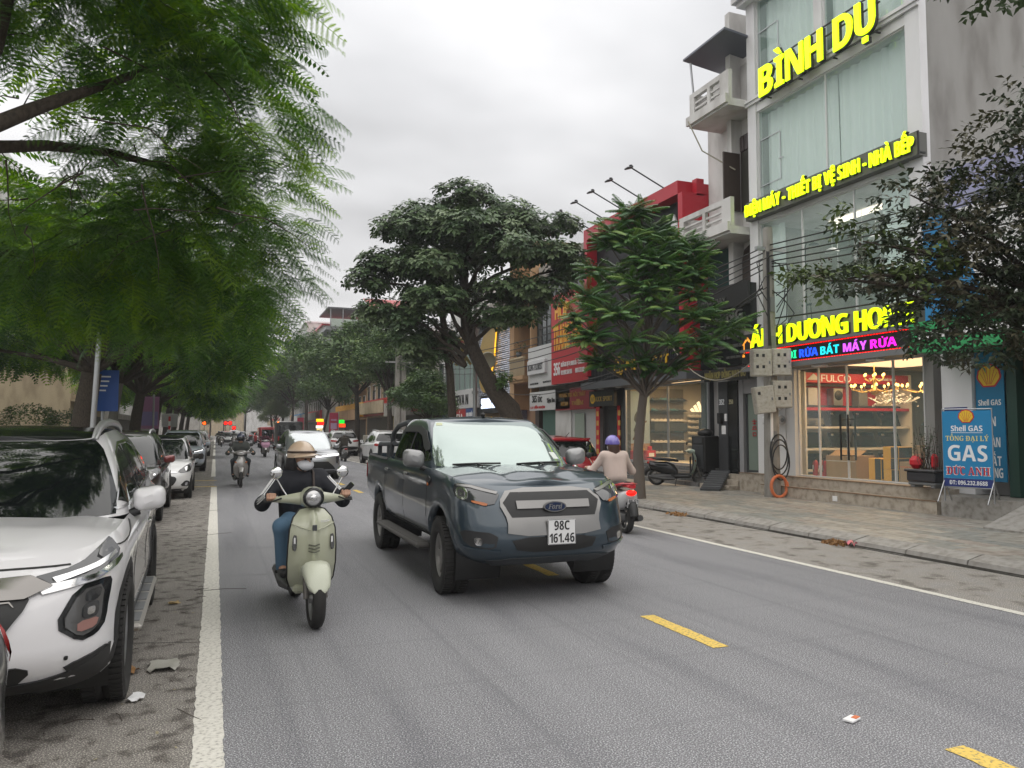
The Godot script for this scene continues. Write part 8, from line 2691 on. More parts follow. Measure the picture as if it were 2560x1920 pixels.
func traffic() -> void:
	var left := "cars parked along the left lane"
	var right := "cars parked along the right kerb"
	var far := "cars waiting far down the road"
	var white := paint("car_white", lin(0.68, 0.68, 0.68))
	var silver := paint("car_silver", lin(0.36, 0.37, 0.39), 0.5)
	var pale := paint("car_pale_blue", lin(0.5, 0.55, 0.62), 0.2)
	var black := paint("car_black", lin(0.015, 0.012, 0.012), 0.0)
	var red := paint("car_red", lin(0.32, 0.008, 0.018), 0.2)
	var maroon := paint("car_maroon", lin(0.16, 0.02, 0.02), 0.2)
	var grey := paint("car_dark_grey", lin(0.028, 0.03, 0.033), 0.4)
	var h := hatch("white small hatchback with black roof, parked behind the black high car", V(-1.31, 0, -21.85), 0.0, white, M["black_gloss"], left, [])
	var s0 := sedan("white sedan parked close behind the white sport utility car", V(-1.8, 0, -12.25), 0.0, white, left)
	var v1 := suv("parked_suv", "pale silver sport utility car with dark corner vents, parked beyond the white hatchback", V(-1.26, 0, -35.0), 0.0, pale, 1, left)
	var near := dup(s0, V(-1.52, 0, -1.56), 0.0, "dark grey car cut off by the lower left picture corner", left)
	recolour(near, grey)
	var blk := dup(v1, V(-1.8, 0.0, -17.0), 0.0, "black high car with maroon mirror parked ahead of the white hatchback", left)
	recolour(blk, black)
	for ch in blk.get_children():
		if String(ch.name).begins_with("wing_mirror"):
			ch.get_node("mirror_shell").material_override = maroon
	recolour(dup(s0, V(-1.3, 0, -42.0), 0.0, "dark red sedan parked behind the pale silver sport utility car", left), maroon)
	var z := -48.5
	var names := ["white sedan parked just behind the dark red sedan", "white high car parked two places behind the dark red sedan", "silver sedan parked three places behind the dark red sedan", "white sedan parked four places behind the dark red sedan", "white high car parked by the left traffic signal"]
	for i in 5:
		var o: Node3D = dup(v1 if i in [1, 4] else s0, V(-1.3 + 0.1 * (i % 2), 0, z), 0.0, names[i], left)
		recolour(o, silver if i == 2 else white)
		z -= 6.2
	suv("oncoming_suv", "silver grey sport utility car with a bright light bar, driving towards the camera", V(3.02, 0, -28.2), 0.02, silver, 0, "", true)
	var rh := hatch("red small hatchback parked at the kerb behind the pickup, tail towards the camera", V(7.62, 0, -17.6), PI, red, red, right, [["99A 215", 0.85]])
	var rw := dup(v1, V(7.75, 0, -37.5), PI, "white sport utility car at the right kerb showing over the pickup's cargo bed", right)
	recolour(rw, white)
	rw = dup(v1, V(7.7, 0, -51.5), PI, "white sport utility car parked at the right kerb beside the rider in the brown jacket", right)
	recolour(rw, white)
	var rs := dup(s0, V(7.5, 0, -59.5), PI, "white sedan parked at the right kerb beyond the brown jacketed rider", right)
	var spots := [[1.2, -92.0, 0, "white sedan far off in the oncoming lane, nearest of the queue"], [2.9, -101.0, 0, "white sedan far off beside the centre line, second of the queue"], [1.0, -108.0, 0, "silver sedan far off in the oncoming lane, third of the queue"], [2.6, -117.0, 1, "white high car far off at the crossing, last of the queue"], [5.0, -96.0, 2, "red tailed hatchback far off going away ahead of the red van"], [5.4, -120.0, 0, "dark sedan far off under the red signal"]]
	for i in spots.size():
		var src: Node3D = [s0, v1, h][spots[i][2]]
		var o := dup(src, V(spots[i][0], 0, spots[i][1]), PI if i > 3 else 0.0, spots[i][3], far)
		recolour(o, [white, white, silver, white, red, black][i])
	vans()

func vans() -> void:
	for k in 2:
		var t := thing(["red_van", "black_bus"][k], ["dark red delivery van seen from behind beyond the silver car", "black minibus seen from behind with an amber corner lamp"][k], ["van", "bus"][k], [V(4.7, 0, -76.0), V(5.55, 0, -66.0)][k])
		var w: float = [1.8, 2.0][k]
		var h: float = [1.95, 2.35][k]
		var pm: Material = [paint("van_red", lin(0.3, 0.02, 0.03)), paint("bus_black", lin(0.02))][k]
		var mb := N()
		var rings := []
		for q in [[-2.5, 0.94], [-2.42, 1.0], [2.2, 1.0], [2.5, 0.9]]:
			var l := PackedVector3Array()
			for p in rrect(w, h - 0.35, 0.16):
				l.append(V(p.x * (q[1] as float), 0.35 + (h - 0.35) / 2 + p.y * (q[1] as float), -(q[0] as float)))
			rings.append(l)
		mb.loft(rings)
		obj("body", mb, pm, t)
		obj("rear_window", N().prism(rrect(w * 0.84, h * 0.34, 0.06), 2.502, 2.512, Transform3D(Basis(), V(0, h * 0.7, 0))), carglass(), t)
		for sd in [-1, 1]:
			obj("tail_lamp", N().bbox(V(sd * w * 0.43, h * 0.42, 2.5), V(0.12, 0.34, 0.06), 0.02), mat("tail_red", lin(0.3, 0.01, 0.01), 0.15), t)
			for z in [1.5, -1.5]:
				wheel(t, V(sd * (w / 2 - 0.12), 0.34, z), 0.34, 0.2, 0.2, sd, 3)
		obj("bumper", N().bbox(V(0, 0.5, 2.52), V(w * 0.95, 0.2, 0.1), 0.04), M["dark_grey"], t)
		plate(t, V(0, 0.78, 2.54), 0.0, 0.34, 0.14, [["99B 047", 0.85]])
		if k == 1:
			obj("amber_lamp", N().bbox(V(-0.9, 2.28, 2.46), V(0.12, 0.1, 0.06), 0.02), glow("amber_glow", Color(1, 0.5, 0.1), 2.0), t)

func leaf_mat(key: String, c: Color, back: Color, rough := 0.5) -> StandardMaterial3D:
	var m := mat(key, c, rough, 0.0, 0.4)
	m.backlight_enabled = true
	m.backlight = back
	return m

func blade(mb: MB, a: Vector3, d: Vector3, s: Vector3, l: float, w: float, droop := 0.15, wide := 0.5) -> void:
	var up := s.cross(d).normalized()
	var m := a + d * l * wide - up * l * droop * 0.3
	var e := a + d * l - up * l * droop
	var lift := up * w * 0.12
	mb.tri(a, m - s * w * 0.5 + lift, m)
	mb.tri(m - s * w * 0.5 + lift, e, m)
	mb.tri(a, m, m + s * w * 0.5 + lift)
	mb.tri(m + s * w * 0.5 + lift, m, e)

func frond_mesh(fine: bool, sd: int) -> ArrayMesh:
	var key := "frond%s%d" % [fine, sd]
	if meshes.has(key):
		return meshes[key]
	rng.seed = sd
	var mb := N()
	mb.flat()
	var n := 11
	var prev := Vector3.ZERO
	for i in n:
		var t := (i + 1.0) / n
		var p := V(0.42 * t, 0.03 * t - 0.16 * t * t, rnd(-0.006, 0.006))
		var q := (p - prev).normalized()
		mb.quad(prev + V(0, 0, 0.003), prev - V(0, 0, 0.003), p - V(0, 0, 0.002), p + V(0, 0, 0.002))
		for sd2 in [-1.0, 1.0]:
			var l := 0.125 * sin(PI * (0.18 + 0.74 * t)) * rnd(0.85, 1.1)
			var d := (V(q.x * 0.35, q.y * 0.35 - rnd(0.05, 0.3), sd2)).normalized()
			var s := d.cross(Vector3.UP).normalized()
			s = s.rotated(d, rnd(-0.5, 0.5))
			if not fine:
				mb.tri(p, p + d * l * 0.5 - s * 0.017, p + d * l)
				mb.tri(p, p + d * l, p + d * l * 0.5 + s * 0.017)
				continue
			var m := 15
			for k in m:
				var u := (k + 0.6) / m
				var a := p + d * l * u - V(0, 0.02 * u * u, 0)
				var w := 0.017 * sin(PI * (0.12 + 0.8 * u))
				var h := d * l / m * 0.43
				for s3 in [-1.0, 1.0]:
					var e: Vector3 = a + s * w * s3 + d * 0.003
					mb.tri(a - h, e, a + h)
		prev = p
	meshes[key] = mb.done()
	return meshes[key]

func plume_mesh(sd: int) -> ArrayMesh:
	rng.seed = sd
	var mb := N()
	mb.flat()
	for i in 8:
		var t := (i + 1.0) / 8.0
		var p := V(0.42 * t, 0.03 * t - 0.18 * t * t, rnd(-0.01, 0.01))
		for s in [-1.0, 1.0]:
			var d := V(0.4, -rnd(0.05, 0.4), s).normalized()
			blade(mb, p, d, d.cross(Vector3.UP).normalized().rotated(d, rnd(-0.5, 0.5)), 0.15 * sin(PI * (0.2 + 0.7 * t)), 0.042, 0.25)
	return mb.done()

func rosette_mesh(sd: int) -> ArrayMesh:
	rng.seed = sd
	var mb := N()
	mb.flat()
	for i in 8:
		var a := TAU * i / 8.0 + rnd(-0.3, 0.3)
		var d := V(cos(a), rnd(-0.25, 0.55), sin(a)).normalized()
		blade(mb, d * 0.02, d, d.cross(Vector3.UP).normalized(), rnd(0.15, 0.24), rnd(0.085, 0.12), rnd(0.1, 0.35), 0.66)
	return mb.done()

func pinnate_mesh(sd: int) -> ArrayMesh:
	rng.seed = sd
	var mb := N()
	mb.flat()
	var prev := Vector3.ZERO
	for i in 15:
		var t := (i + 1.0) / 15.0
		var p := V(0.5 * t, 0.1 * t - 0.14 * t * t, 0)
		var q := (p - prev).normalized()
		mb.quad(prev + V(0, 0, 0.004), prev - V(0, 0, 0.004), p - V(0, 0, 0.003), p + V(0, 0, 0.003))
		for s in [-1.0, 1.0]:
			var d := V(0.45 + q.x * 0.2, rnd(-0.6, -0.25), s).normalized()
			var sd2 := d.cross(V(0, 1, -0.2 * s)).normalized()
			blade(mb, p, d, sd2, 0.1 * (0.6 + 0.5 * sin(PI * t)), 0.036, 0.35)
		prev = p
	return mb.done()

func sprig_mesh(sd: int) -> ArrayMesh:
	rng.seed = sd
	var mb := N()
	mb.flat()
	for i in 9:
		var t := i / 9.0
		var p := V(0.22 * t, 0.02 * t, 0)
		var a := i * 2.4
		var d := V(0.5, cos(a) * 0.5 - 0.15, sin(a)).normalized()
		blade(mb, p, d, d.cross(Vector3.UP).normalized().rotated(d, rnd(-0.6, 0.6)), rnd(0.065, 0.1), rnd(0.034, 0.048), 0.2)
	mb.tri(V(0, 0.003, 0), V(0, -0.003, 0), V(0.24, 0.02, 0))
	return mb.done()

func tuft_mesh(sd: int) -> ArrayMesh:
	rng.seed = sd
	var mb := N()
	mb.flat()
	for i in 16:
		var p := rv(0.28)
		var b := Basis.from_euler(V(rnd(-0.7, 0.7), rnd(0, TAU), rnd(-0.5, 0.5)))
		blade(mb, p, b.x, b.z, rnd(0.14, 0.26), rnd(0.07, 0.12), 0.2)
	return mb.done()

func leaves_blob(parent: Node3D, called: String, blobs: Array, n: int, size: float, c: Color, sd: int) -> void:
	rng.seed = sd
	var mb := N()
	mb.flat()
	for b in blobs:
		for i in n:
			var d := V(rnd(-1, 1), rnd(-1, 1), rnd(-1, 1)).normalized()
			var p: Vector3 = b[0] + d * (b[1] as Vector3) * pow(rnd(0.2, 1), 0.3)
			var bb := Basis.from_euler(V(rnd(-0.8, 0.8), rnd(0, TAU), rnd(-0.8, 0.8)))
			blade(mb, p, (bb.x + d * 0.6).normalized(), bb.z, size * rnd(0.7, 1.2), size * 0.5, 0.2)
	stuff(obj(called, mb, leaf_mat("leafy_%.3f_%.3f" % [c.r, c.g], c, Color(0.06, 0.1, 0.02)), parent))

func bark() -> StandardMaterial3D:
	if M.has("bark"):
		return M["bark"]
	var m := mat("bark", lin(0.075, 0.06, 0.048), 0.9)
	detail(m, noise_tex(71, 512, 0.02, [[0.0, Color(0.4, 0.4, 0.4)], [0.5, Color(0.9, 0.88, 0.85)], [1.0, Color(1, 1, 1)]], 5), 2.2, true, V(1, 0.35, 1))
	m.heightmap_enabled = true
	m.heightmap_texture = noise_tex(72, 512, 0.02, [[0.0, Color.BLACK], [1.0, Color.WHITE]], 5)
	m.heightmap_scale = 1.5
	tri_uv(m, 1.6)
	return m

func limb(mb: MB, a: Vector3, b: Vector3, ra: float, rb: float, bend: float, n := 6) -> Array:
	var pts := []
	var rad := []
	var off := Vector3.ZERO
	for i in n + 1:
		var t := float(i) / n
		if i > 0 and i < n:
			off += rv(bend)
		pts.append(a.lerp(b, t) + off * sin(PI * t) + V(0, sin(PI * t) * bend * 1.2, 0))
		rad.append(lerpf(ra, rb, t))
	mb.tube(pts, rad, 7)
	return pts

func crown(t: Node3D, blobs: Array, kinds: Array, mats: Array, size: Vector2, mode: String, sd: int, shell := 0.38, gap := -0.32) -> void:
	rng.seed = sd
	var base := -t.position
	var nn := FastNoiseLite.new()
	nn.seed = sd
	nn.frequency = 0.55
	var xs := []
	for i in mats.size() * kinds.size():
		xs.append([])
	for b in blobs:
		for i in int(b[2]):
			var d := V(rnd(-1, 1), rnd(-1, 1), rnd(-1, 1))
			while d.length() > 1.0 or d.length() < 0.1:
				d = V(rnd(-1, 1), rnd(-1, 1), rnd(-1, 1))
			d = d.normalized()
			var p: Vector3 = b[0] + d * (b[1] as Vector3) * pow(rnd(0.03, 1), shell)
			var v := nn.get_noise_3d(p.x * 1.7, p.y * 1.7, p.z * 1.7)
			if v < gap:
				continue
			var bb: Basis
			match mode:
				"frond":
					var h := V(d.x, d.y * 0.35 - rnd(0.0, 0.35), d.z) + V(rnd(-0.6, 0.6), 0, rnd(-0.6, 0.6))
					h = h.normalized()
					var z := h.cross(Vector3.UP).normalized()
					bb = Basis(h, z.cross(h).normalized(), z)
					bb = bb.rotated(h, rnd(-0.5, 0.5))
				"whorl":
					var up := (Vector3.UP * 1.1 + d * 0.8 + rv(0.35)).normalized()
					var x := up.cross(V(rnd(-1, 1), 0.1, rnd(-1, 1))).normalized()
					bb = Basis(x, up, x.cross(up))
				_:
					bb = Basis.from_euler(V(rnd(-0.6, 0.6), rnd(0, TAU), rnd(-0.6, 0.6)))
			bb = bb.scaled(Vector3.ONE * rnd(size.x, size.y))
			var tone := clampi(int((v + 0.4 + rnd(-0.25, 0.25)) * mats.size()), 0, mats.size() - 1)
			xs[tone * kinds.size() + rng.randi() % kinds.size()].append(Transform3D(bb, base + p))
	for i in xs.size():
		if not xs[i].is_empty():
			multi("foliage", kinds[i % kinds.size()], mats[i / kinds.size()], xs[i], [], t)

func near_tree() -> void:
	var t := thing("feathery_tree", "feathery leaved tree overhanging the white parked car, nearest the camera", "tree", V(-3.7, 0.13, -6.8), 0, "feathery trees along the left pavement")
	rng.seed = 5
	var base := -t.position
	var mb := N()
	mb.tube([V(0, -0.1, 0), V(0.05, 0.5, 0), V(0.1, 1.8, 0.1), V(0.3, 3.0, 0.2)], [0.42, 0.3, 0.26, 0.24], 12)
	obj("trunk", mb, bark(), t)
	for l in [[[-3.4, 3.2, -6.6], [-2.3, 3.5, -6.0], [-1.52, 3.64, -5.83], [-1.3, 3.91, -6.26], [-1.05, 4.13, -6.47], [-0.91, 4.42, -6.83], [-0.56, 4.7, -7.0], [-0.1, 4.95, -7.2]], [[-3.4, 3.1, -6.7], [-2.4, 3.6, -6.9], [-1.82, 3.82, -7.0], [-1.39, 4.08, -7.36], [-0.9, 4.18, -7.7], [-0.33, 4.14, -8.02], [0.1, 4.0, -8.4]], [[-1.6, 3.7, -5.9], [-1.5, 4.4, -6.31], [-1.45, 5.2, -6.5], [-1.2, 6.0, -6.6]], [[-3.4, 3.0, -6.8], [-2.7, 3.4, -8.5], [-2.0, 3.6, -10.0], [-1.2, 3.6, -11.5], [-0.7, 3.5, -13.0]], [[-3.4, 3.2, -6.8], [-4.2, 4.6, -6.0], [-4.8, 6.2, -5.4]], [[-3.4, 3.2, -6.8], [-3.0, 5.0, -7.2], [-2.2, 6.6, -7.6]]]:
		var lm := N()
		var pts := []
		var rad := []
		for i in l.size():
			pts.append(V(l[i][0], l[i][1], l[i][2]) + base + rv(0.05))
			rad.append(lerpf(0.075, 0.02, float(i) / (l.size() - 1)))
		lm.tube(pts, rad, 8)
		obj("limb", lm, bark(), t)
		for k in 16:
			var i := rng.randi() % (pts.size() - 1)
			var a: Vector3 = pts[i].lerp(pts[i + 1], rnd(0, 1))
			limb(mb, a, a + V(rnd(-0.8, 0.8), rnd(-0.25, 0.7), rnd(-0.8, 0.8)), 0.018, 0.004, 0.06, 4)
	var tw := N()
	for k in 90:
		var a := V(rnd(-2.0, 0.2), rnd(3.4, 5.2), rnd(-11.0, -6.2)) + base
		limb(tw, a, a + V(rnd(-0.6, 0.9), rnd(-0.7, 0.2), rnd(-0.6, 0.6)), 0.008, 0.002, 0.05, 4)
	stuff(obj("twigs", tw, bark(), t))
	var f := 290
	var blobs := [[V(-0.02, 5.06, -6.77), 0.55], [V(0.15, 4.52, -7.27), 0.6], [V(0.29, 4.06, -8.32), 0.7], [V(0.24, 3.66, -9.44), 0.8], [V(0.05, 3.28, -10.61), 0.8], [V(-0.52, 4.85, -6.45), 0.65], [V(-1.0, 5.1, -6.61), 0.55], [V(-1.5, 5.0, -6.4), 0.5], [V(-0.1, 5.35, -6.5), 0.6], [V(-0.75, 4.35, -7.4), 0.4], [V(-0.5, 4.36, -8.07), 0.7], [V(-0.43, 3.82, -8.62), 0.8], [V(-1.1, 3.6, -8.88), 0.75], [V(-1.73, 3.62, -9.12), 0.8], [V(-1.19, 3.6, -10.54), 0.8], [V(-1.88, 3.6, -10.82), 0.8], [V(-2.24, 3.6, -10.42), 0.6], [V(-0.52, 3.55, -10.82), 0.75], [V(-1.2, 3.4, -12.41), 0.6], [V(-0.8, 3.3, -13.16), 0.6], [V(-2.31, 3.5, -11.54), 0.5]]
	var bl := []
	for b in blobs:
		var r: float = b[1]
		bl.append([b[0], V(r, r * 0.8, r), f * r * r * 1.5])
	var up := []
	for q in [[-0.6, 6.3, -7.2, 1.1], [-2.0, 6.4, -6.2, 1.3], [-3.4, 6.6, -7.6, 1.4], [-1.6, 6.2, -9.4, 1.2], [-3.6, 5.4, -5.2, 1.3], [-4.6, 5.6, -7.4, 1.4], [-3.4, 4.6, -10.2, 1.2], [-2.0, 4.5, -13.0, 1.1], [-1.6, 5.4, -4.6, 0.9], [-2.6, 5.6, -3.4, 1.0], [-0.2, 6.2, -9.6, 1.0], [-0.4, 4.7, -11.8, 0.9]]:
		up.append([V(q[0], q[1], q[2]), V(q[3], q[3] * 0.7, q[3]), 110 * q[3]])
	var mats := feather_mats()
	crown(t, bl, [frond_mesh(true, 1), frond_mesh(true, 2)], mats, Vector2(0.85, 1.35), "frond", 21, 0.38, -0.2)
	crown(t, up, [frond_mesh(false, 3)], mats, Vector2(1.1, 1.6), "frond", 22)

func feather_mats() -> Array:
	return [leaf_mat("feather_dark", lin(0.035, 0.09, 0.02), Color(0.16, 0.27, 0.03)), leaf_mat("feather_mid", lin(0.065, 0.13, 0.025), Color(0.33, 0.5, 0.03)), leaf_mat("feather_light", lin(0.13, 0.2, 0.03), Color(0.56, 0.72, 0.05))]

func left_trees() -> void:
	var rows := [
		[-3.7, -25.5, 0.33, 9.5, 4.8, "big brown trunked feathery tree, first beyond the nearest one"],
		[-3.5, -30.5, 0.17, 9.0, 4.4, "slim grey trunked feathery tree just beyond the big brown trunk"],
		[-3.6, -40.0, 0.26, 9.5, 4.8, "feathery tree by the pink banner"],
		[-3.5, -51.0, 0.25, 9.8, 4.6, "feathery tree behind the red and white pole"],
		[-3.5, -63.0, 0.25, 10.0, 4.6, "feathery tree by the white lamp arm"],
		[-3.6, -76.0, 0.25, 10.5, 4.6, "feathery tree by the amber signal"],
		[-3.6, -92.0, 0.25, 11.0, 4.8, "feathery tree at the crossing, last but one of its row"],
		[-3.6, -110.0, 0.25, 11.0, 4.8, "feathery tree past the crossing, last of its row"],
	]
	var mats := feather_mats()
	for i in rows.size():
		var q: Array = rows[i]
		var t := thing("feathery_tree", q[5], "tree", V(q[0], 0.13, q[1]), 0, "feathery trees along the left pavement")
		rng.seed = 100 + i
		var mb := N()
		var top := V(0.3, 3.2, 0.2)
		mb.tube([V(0, -0.15, 0), V(-0.05, 0.25, 0), V(0.05, 1.2, 0), V(0.15, 2.2, 0.1), top], [q[2] * 1.6, q[2] * 1.15, q[2], q[2] * 0.9, q[2] * 0.8], 12)
		obj("trunk", mb, bark() if i != 1 else mat("grey_bark", lin(0.2, 0.19, 0.17), 0.85), t)
		var bl := []
		var lm := N()
		for k in 15:
			var a := TAU * k / 15.0 + rnd(-0.3, 0.3)
			var rr: float = (q[4] as float) * (rnd(0.55, 0.95) if k % 3 else rnd(0.1, 0.4))
			var y: float = lerpf(q[3] * 0.78, 4.7 if i < 3 else 4.0, pow(rr / (q[4] as float), 1.6)) + rnd(-0.7, 0.7)
			var c := V(cos(a) * rr + 0.7, y, sin(a) * rr)
			limb(lm, top, c + V(0, -0.3, 0), 0.11, 0.02, 0.16)
			var r := rnd(1.2, 1.8)
			bl.append([c + t.position, V(r, r * 0.6, r), (210 if i < 3 else 110) * r])
		for k in 6:
			var c := V(rnd(2.2, 4.6), rnd(4.0, 5.2) if i < 3 else rnd(3.5, 4.8), rnd(-3.2, 3.2))
			bl.append([c + t.position, V(1.1, 0.6, 1.1), 130 if i < 3 else 80])
		stuff(obj("limbs", lm, bark(), t))
		crown(t, bl, [plume_mesh(3), plume_mesh(4)], mats, Vector2(1.1, 1.7) if i < 3 else Vector2(1.6, 2.3), "frond", 300 + i, 0.38, -0.22)
	var n := 0
	for b in [[V(-7.6, 1.9, -39.0), 1.25, "round clipped bright green bush, left of the pair before the porch"], [V(-6.4, 1.75, -41.0), 1.15, "round clipped bush, right of the pair before the porch"], [V(-8.6, 1.5, -33.5), 1.3, "dark round bush at the picture edge before the porch"]]:
		var t := thing("round_bush", b[2], "bush", b[0] - V(0, 1.2, 0), 0, "clipped bushes")
		obj("stem", N().cyl(V(0, -0.6, 0), V(0, 0.8, 0), 0.1, 0.06, 8), bark(), t)
		leaves_blob(t, "foliage", [[V(0, 1.2, 0), V(b[1], b[1] * 0.75, b[1])]], 2600, 0.13, lin(0.07, 0.12, 0.02) if n < 1 else lin(0.035, 0.08, 0.02), 7 + n)
		n += 1

func right_trees() -> void:
	var t := thing("almond_tree", "wide layered broad leaved tree on a dark leaning trunk behind the pickup", "tree", V(9.45, 0.13, -24.0))
	rng.seed = 41
	var base := -t.position
	var tr := N()
	tr.tube([V(9.45, 0.05, -24.0) + base, V(9.4, 1.5, -24.0) + base, V(9.2, 2.35, -24.1) + base, V(8.75, 2.9, -24.2) + base, V(8.35, 3.66, -24.37) + base, V(8.0, 4.4, -24.4) + base, V(7.83, 5.0, -24.47) + base, V(7.7, 6.2, -24.46) + base, V(7.7, 7.6, -24.4) + base], [0.42, 0.38, 0.37, 0.3, 0.25, 0.23, 0.22, 0.17, 0.1], 12)
	obj("trunk", tr, bark(), t)
	var s2 := N()
	s2.tube([V(7.45, 0.1, -25.2) + base, V(7.5, 2.2, -25.1) + base, V(7.35, 3.6, -24.9) + base, V(7.1, 5.0, -24.7) + base, V(6.9, 6.0, -24.6) + base], [0.16, 0.14, 0.13, 0.12, 0.08], 10)
	obj("second_stem", s2, bark(), t)
	var bl := []
	var lm := N()
	for q in [[7.65, 9.5, -24.4, 1.1, .55], [6.6, 8.9, -24.8, 1.3, .5], [8.8, 9.0, -24.0, 1.3, .5], [5.7, 8.3, -24.6, 1.2, .45], [9.7, 8.5, -23.3, 1.2, .4], [10.6, 8.5, -22.9, 0.8, .35], [7.6, 8.2, -23.6, 1.6, .6], [7.2, 7.6, -25.6, 1.8, .7], [5.3, 7.2, -24.9, 1.2, .45], [4.7, 6.6, -25.1, 1.0, .4], [6.4, 7.0, -24.0, 1.4, .5], [8.9, 7.5, -22.9, 1.5, .5], [10.1, 7.4, -22.7, 1.2, .4], [10.8, 7.0, -22.6, 0.9, .4], [5.0, 5.6, -25.0, 0.9, .45], [5.7, 5.3, -24.6, 1.0, .5], [6.5, 5.9, -23.8, 1.2, .45], [8.9, 6.3, -23.2, 1.3, .5], [9.9, 6.2, -22.9, 1.1, .5], [8.4, 5.4, -23.4, 0.9, .45], [6.0, 4.6, -24.8, 0.9, .5], [6.6, 4.1, -25.0, 0.8, .45], [7.1, 4.8, -25.4, 1.1, .6], [9.3, 5.5, -23.2, 0.8, .35], [7.2, 6.4, -25.6, 1.6, .6]]:
		var c := V(q[0], q[1], q[2])
		bl.append([c, V(q[3], q[4], q[3]), 150 * q[3] * q[3]])
		limb(lm, V(7.75, clampf(q[1] - 1.2, 3.8, 7.4), -24.45) + base, c + base, 0.09, 0.02, 0.12)
	stuff(obj("limbs", lm, bark(), t))
	var am := [leaf_mat("almond_dark", lin(0.045, 0.08, 0.035), Color(0.08, 0.14, 0.02), 0.45), leaf_mat("almond_mid", lin(0.075, 0.12, 0.05), Color(0.11, 0.18, 0.03), 0.4), leaf_mat("almond_light", lin(0.12, 0.165, 0.08), Color(0.14, 0.2, 0.04), 0.4)]
	var ros := [rosette_mesh(1), rosette_mesh(2)]
	crown(t, bl, ros, am, Vector2(0.75, 1.3), "whorl", 51, 0.42, -0.24)
	crown(t, [[V(8.75, 3.35, -23.75), V(0.45, 0.25, 0.5), 26]], ros, [leaf_mat("epiphyte", lin(0.05, 0.1, 0.02), Color(0.08, 0.14, 0.02))], Vector2(0.7, 1.0), "whorl", 52, 0.4)
	t = thing("pinnate_tree", "glossy green tree with ladder leaves on a slim stem before the shoe shop", "tree", V(8.95, 0.13, -15.2))
	rng.seed = 42
	base = -t.position
	tr = N()
	tr.tube([V(0, -0.05, 0), V(-0.05, 1.0, 0), V(0.0, 2.0, 0.1), V(0.1, 3.0, 0.2), V(0.0, 4.2, 0.3), V(0.05, 5.6, 0.2)], [0.14, 0.115, 0.1, 0.09, 0.06, 0.03], 10)
	obj("trunk", tr, mat("mottled_bark", lin(0.12, 0.1, 0.085), 0.85), t)
	lm = N()
	var xs := [[], [], []]
	var tips := []
	for q in [[8.9, 6.6, -15.0], [8.5, 6.3, -15.0], [9.4, 6.2, -14.9], [8.1, 5.8, -15.0], [9.0, 5.9, -14.6], [9.7, 5.8, -14.6], [7.8, 5.2, -15.1], [8.5, 5.4, -14.4], [9.3, 5.3, -14.3], [10.0, 5.2, -14.5], [7.6, 4.6, -15.0], [8.2, 4.8, -14.3], [9.0, 4.8, -14.0], [9.8, 4.6, -14.2], [7.3, 4.1, -15.0], [7.9, 4.1, -14.2], [8.7, 4.2, -13.8], [9.5, 4.1, -13.8], [10.1, 4.2, -14.2], [7.4, 3.6, -14.8], [8.1, 3.5, -14.1], [8.9, 3.5, -13.8], [9.6, 3.5, -14.0], [8.6, 3.1, -14.6], [9.3, 3.0, -14.5], [8.8, 5.4, -15.8], [8.2, 4.6, -15.9], [9.4, 4.5, -15.8], [9.9, 3.7, -15.4], [10.5, 3.9, -14.1], [10.2, 5.6, -14.7], [7.9, 3.2, -15.2]]:
		tips.append(V(q[0], q[1], q[2]))
	for i in 26:
		tips.append((tips[rng.randi() % 32] as Vector3) + V(rnd(-0.5, 0.5), rnd(-0.35, 0.3), rnd(-0.4, 0.5)))
	for tip in tips:
		var y0: float = clampf(tip.y - 1.0 - rnd(0, 0.5), 2.4, 5.3)
		limb(lm, V(9.0, y0, -15.0) + base, tip + base, 0.03, 0.012, 0.07, 5)
		for k in 27:
			var a := TAU * k / 27.0 + rnd(-0.25, 0.25)
			var el := rnd(-0.35, 0.75)
			var h := V(cos(a) * cos(el), sin(el), sin(a) * cos(el))
			var z := h.cross(Vector3.UP).normalized()
			var bb := Basis(h, z.cross(h).normalized(), z).scaled(Vector3.ONE * rnd(0.75, 1.2))
			xs[0 if rnd(0, 1) < 0.4 else 1 if rnd(0, 1) < 0.75 else 2].append(Transform3D(bb, tip + base + rv(0.08)))
	stuff(obj("limbs", lm, mat("mottled_bark", lin(0.12, 0.1, 0.085), 0.85), t))
	var pin := pinnate_mesh(1)
	var pm := [leaf_mat("pinnate_dark", lin(0.035, 0.09, 0.03), Color(0.1, 0.18, 0.02), 0.3), leaf_mat("pinnate_mid", lin(0.075, 0.155, 0.045), Color(0.18, 0.3, 0.02), 0.26), leaf_mat("pinnate_light", lin(0.15, 0.23, 0.06), Color(0.25, 0.35, 0.03), 0.3)]
	for i in 3:
		multi("foliage", pin, pm[i], xs[i], [], t)
	t = thing("dark_tree", "dense dark leaved tree leaning in from the right picture edge before the appliance shop", "tree", V(9.4, 0.13, -4.6))
	rng.seed = 43
	base = -t.position
	tr = N()
	tr.tube([V(0, -0.05, 0), V(-0.1, 1.2, -0.2), V(-0.3, 2.2, -0.5), V(-0.6, 3.0, -0.9)], [0.16, 0.13, 0.11, 0.09], 10)
	obj("trunk", tr, bark(), t)
	lm = N()
	bl = []
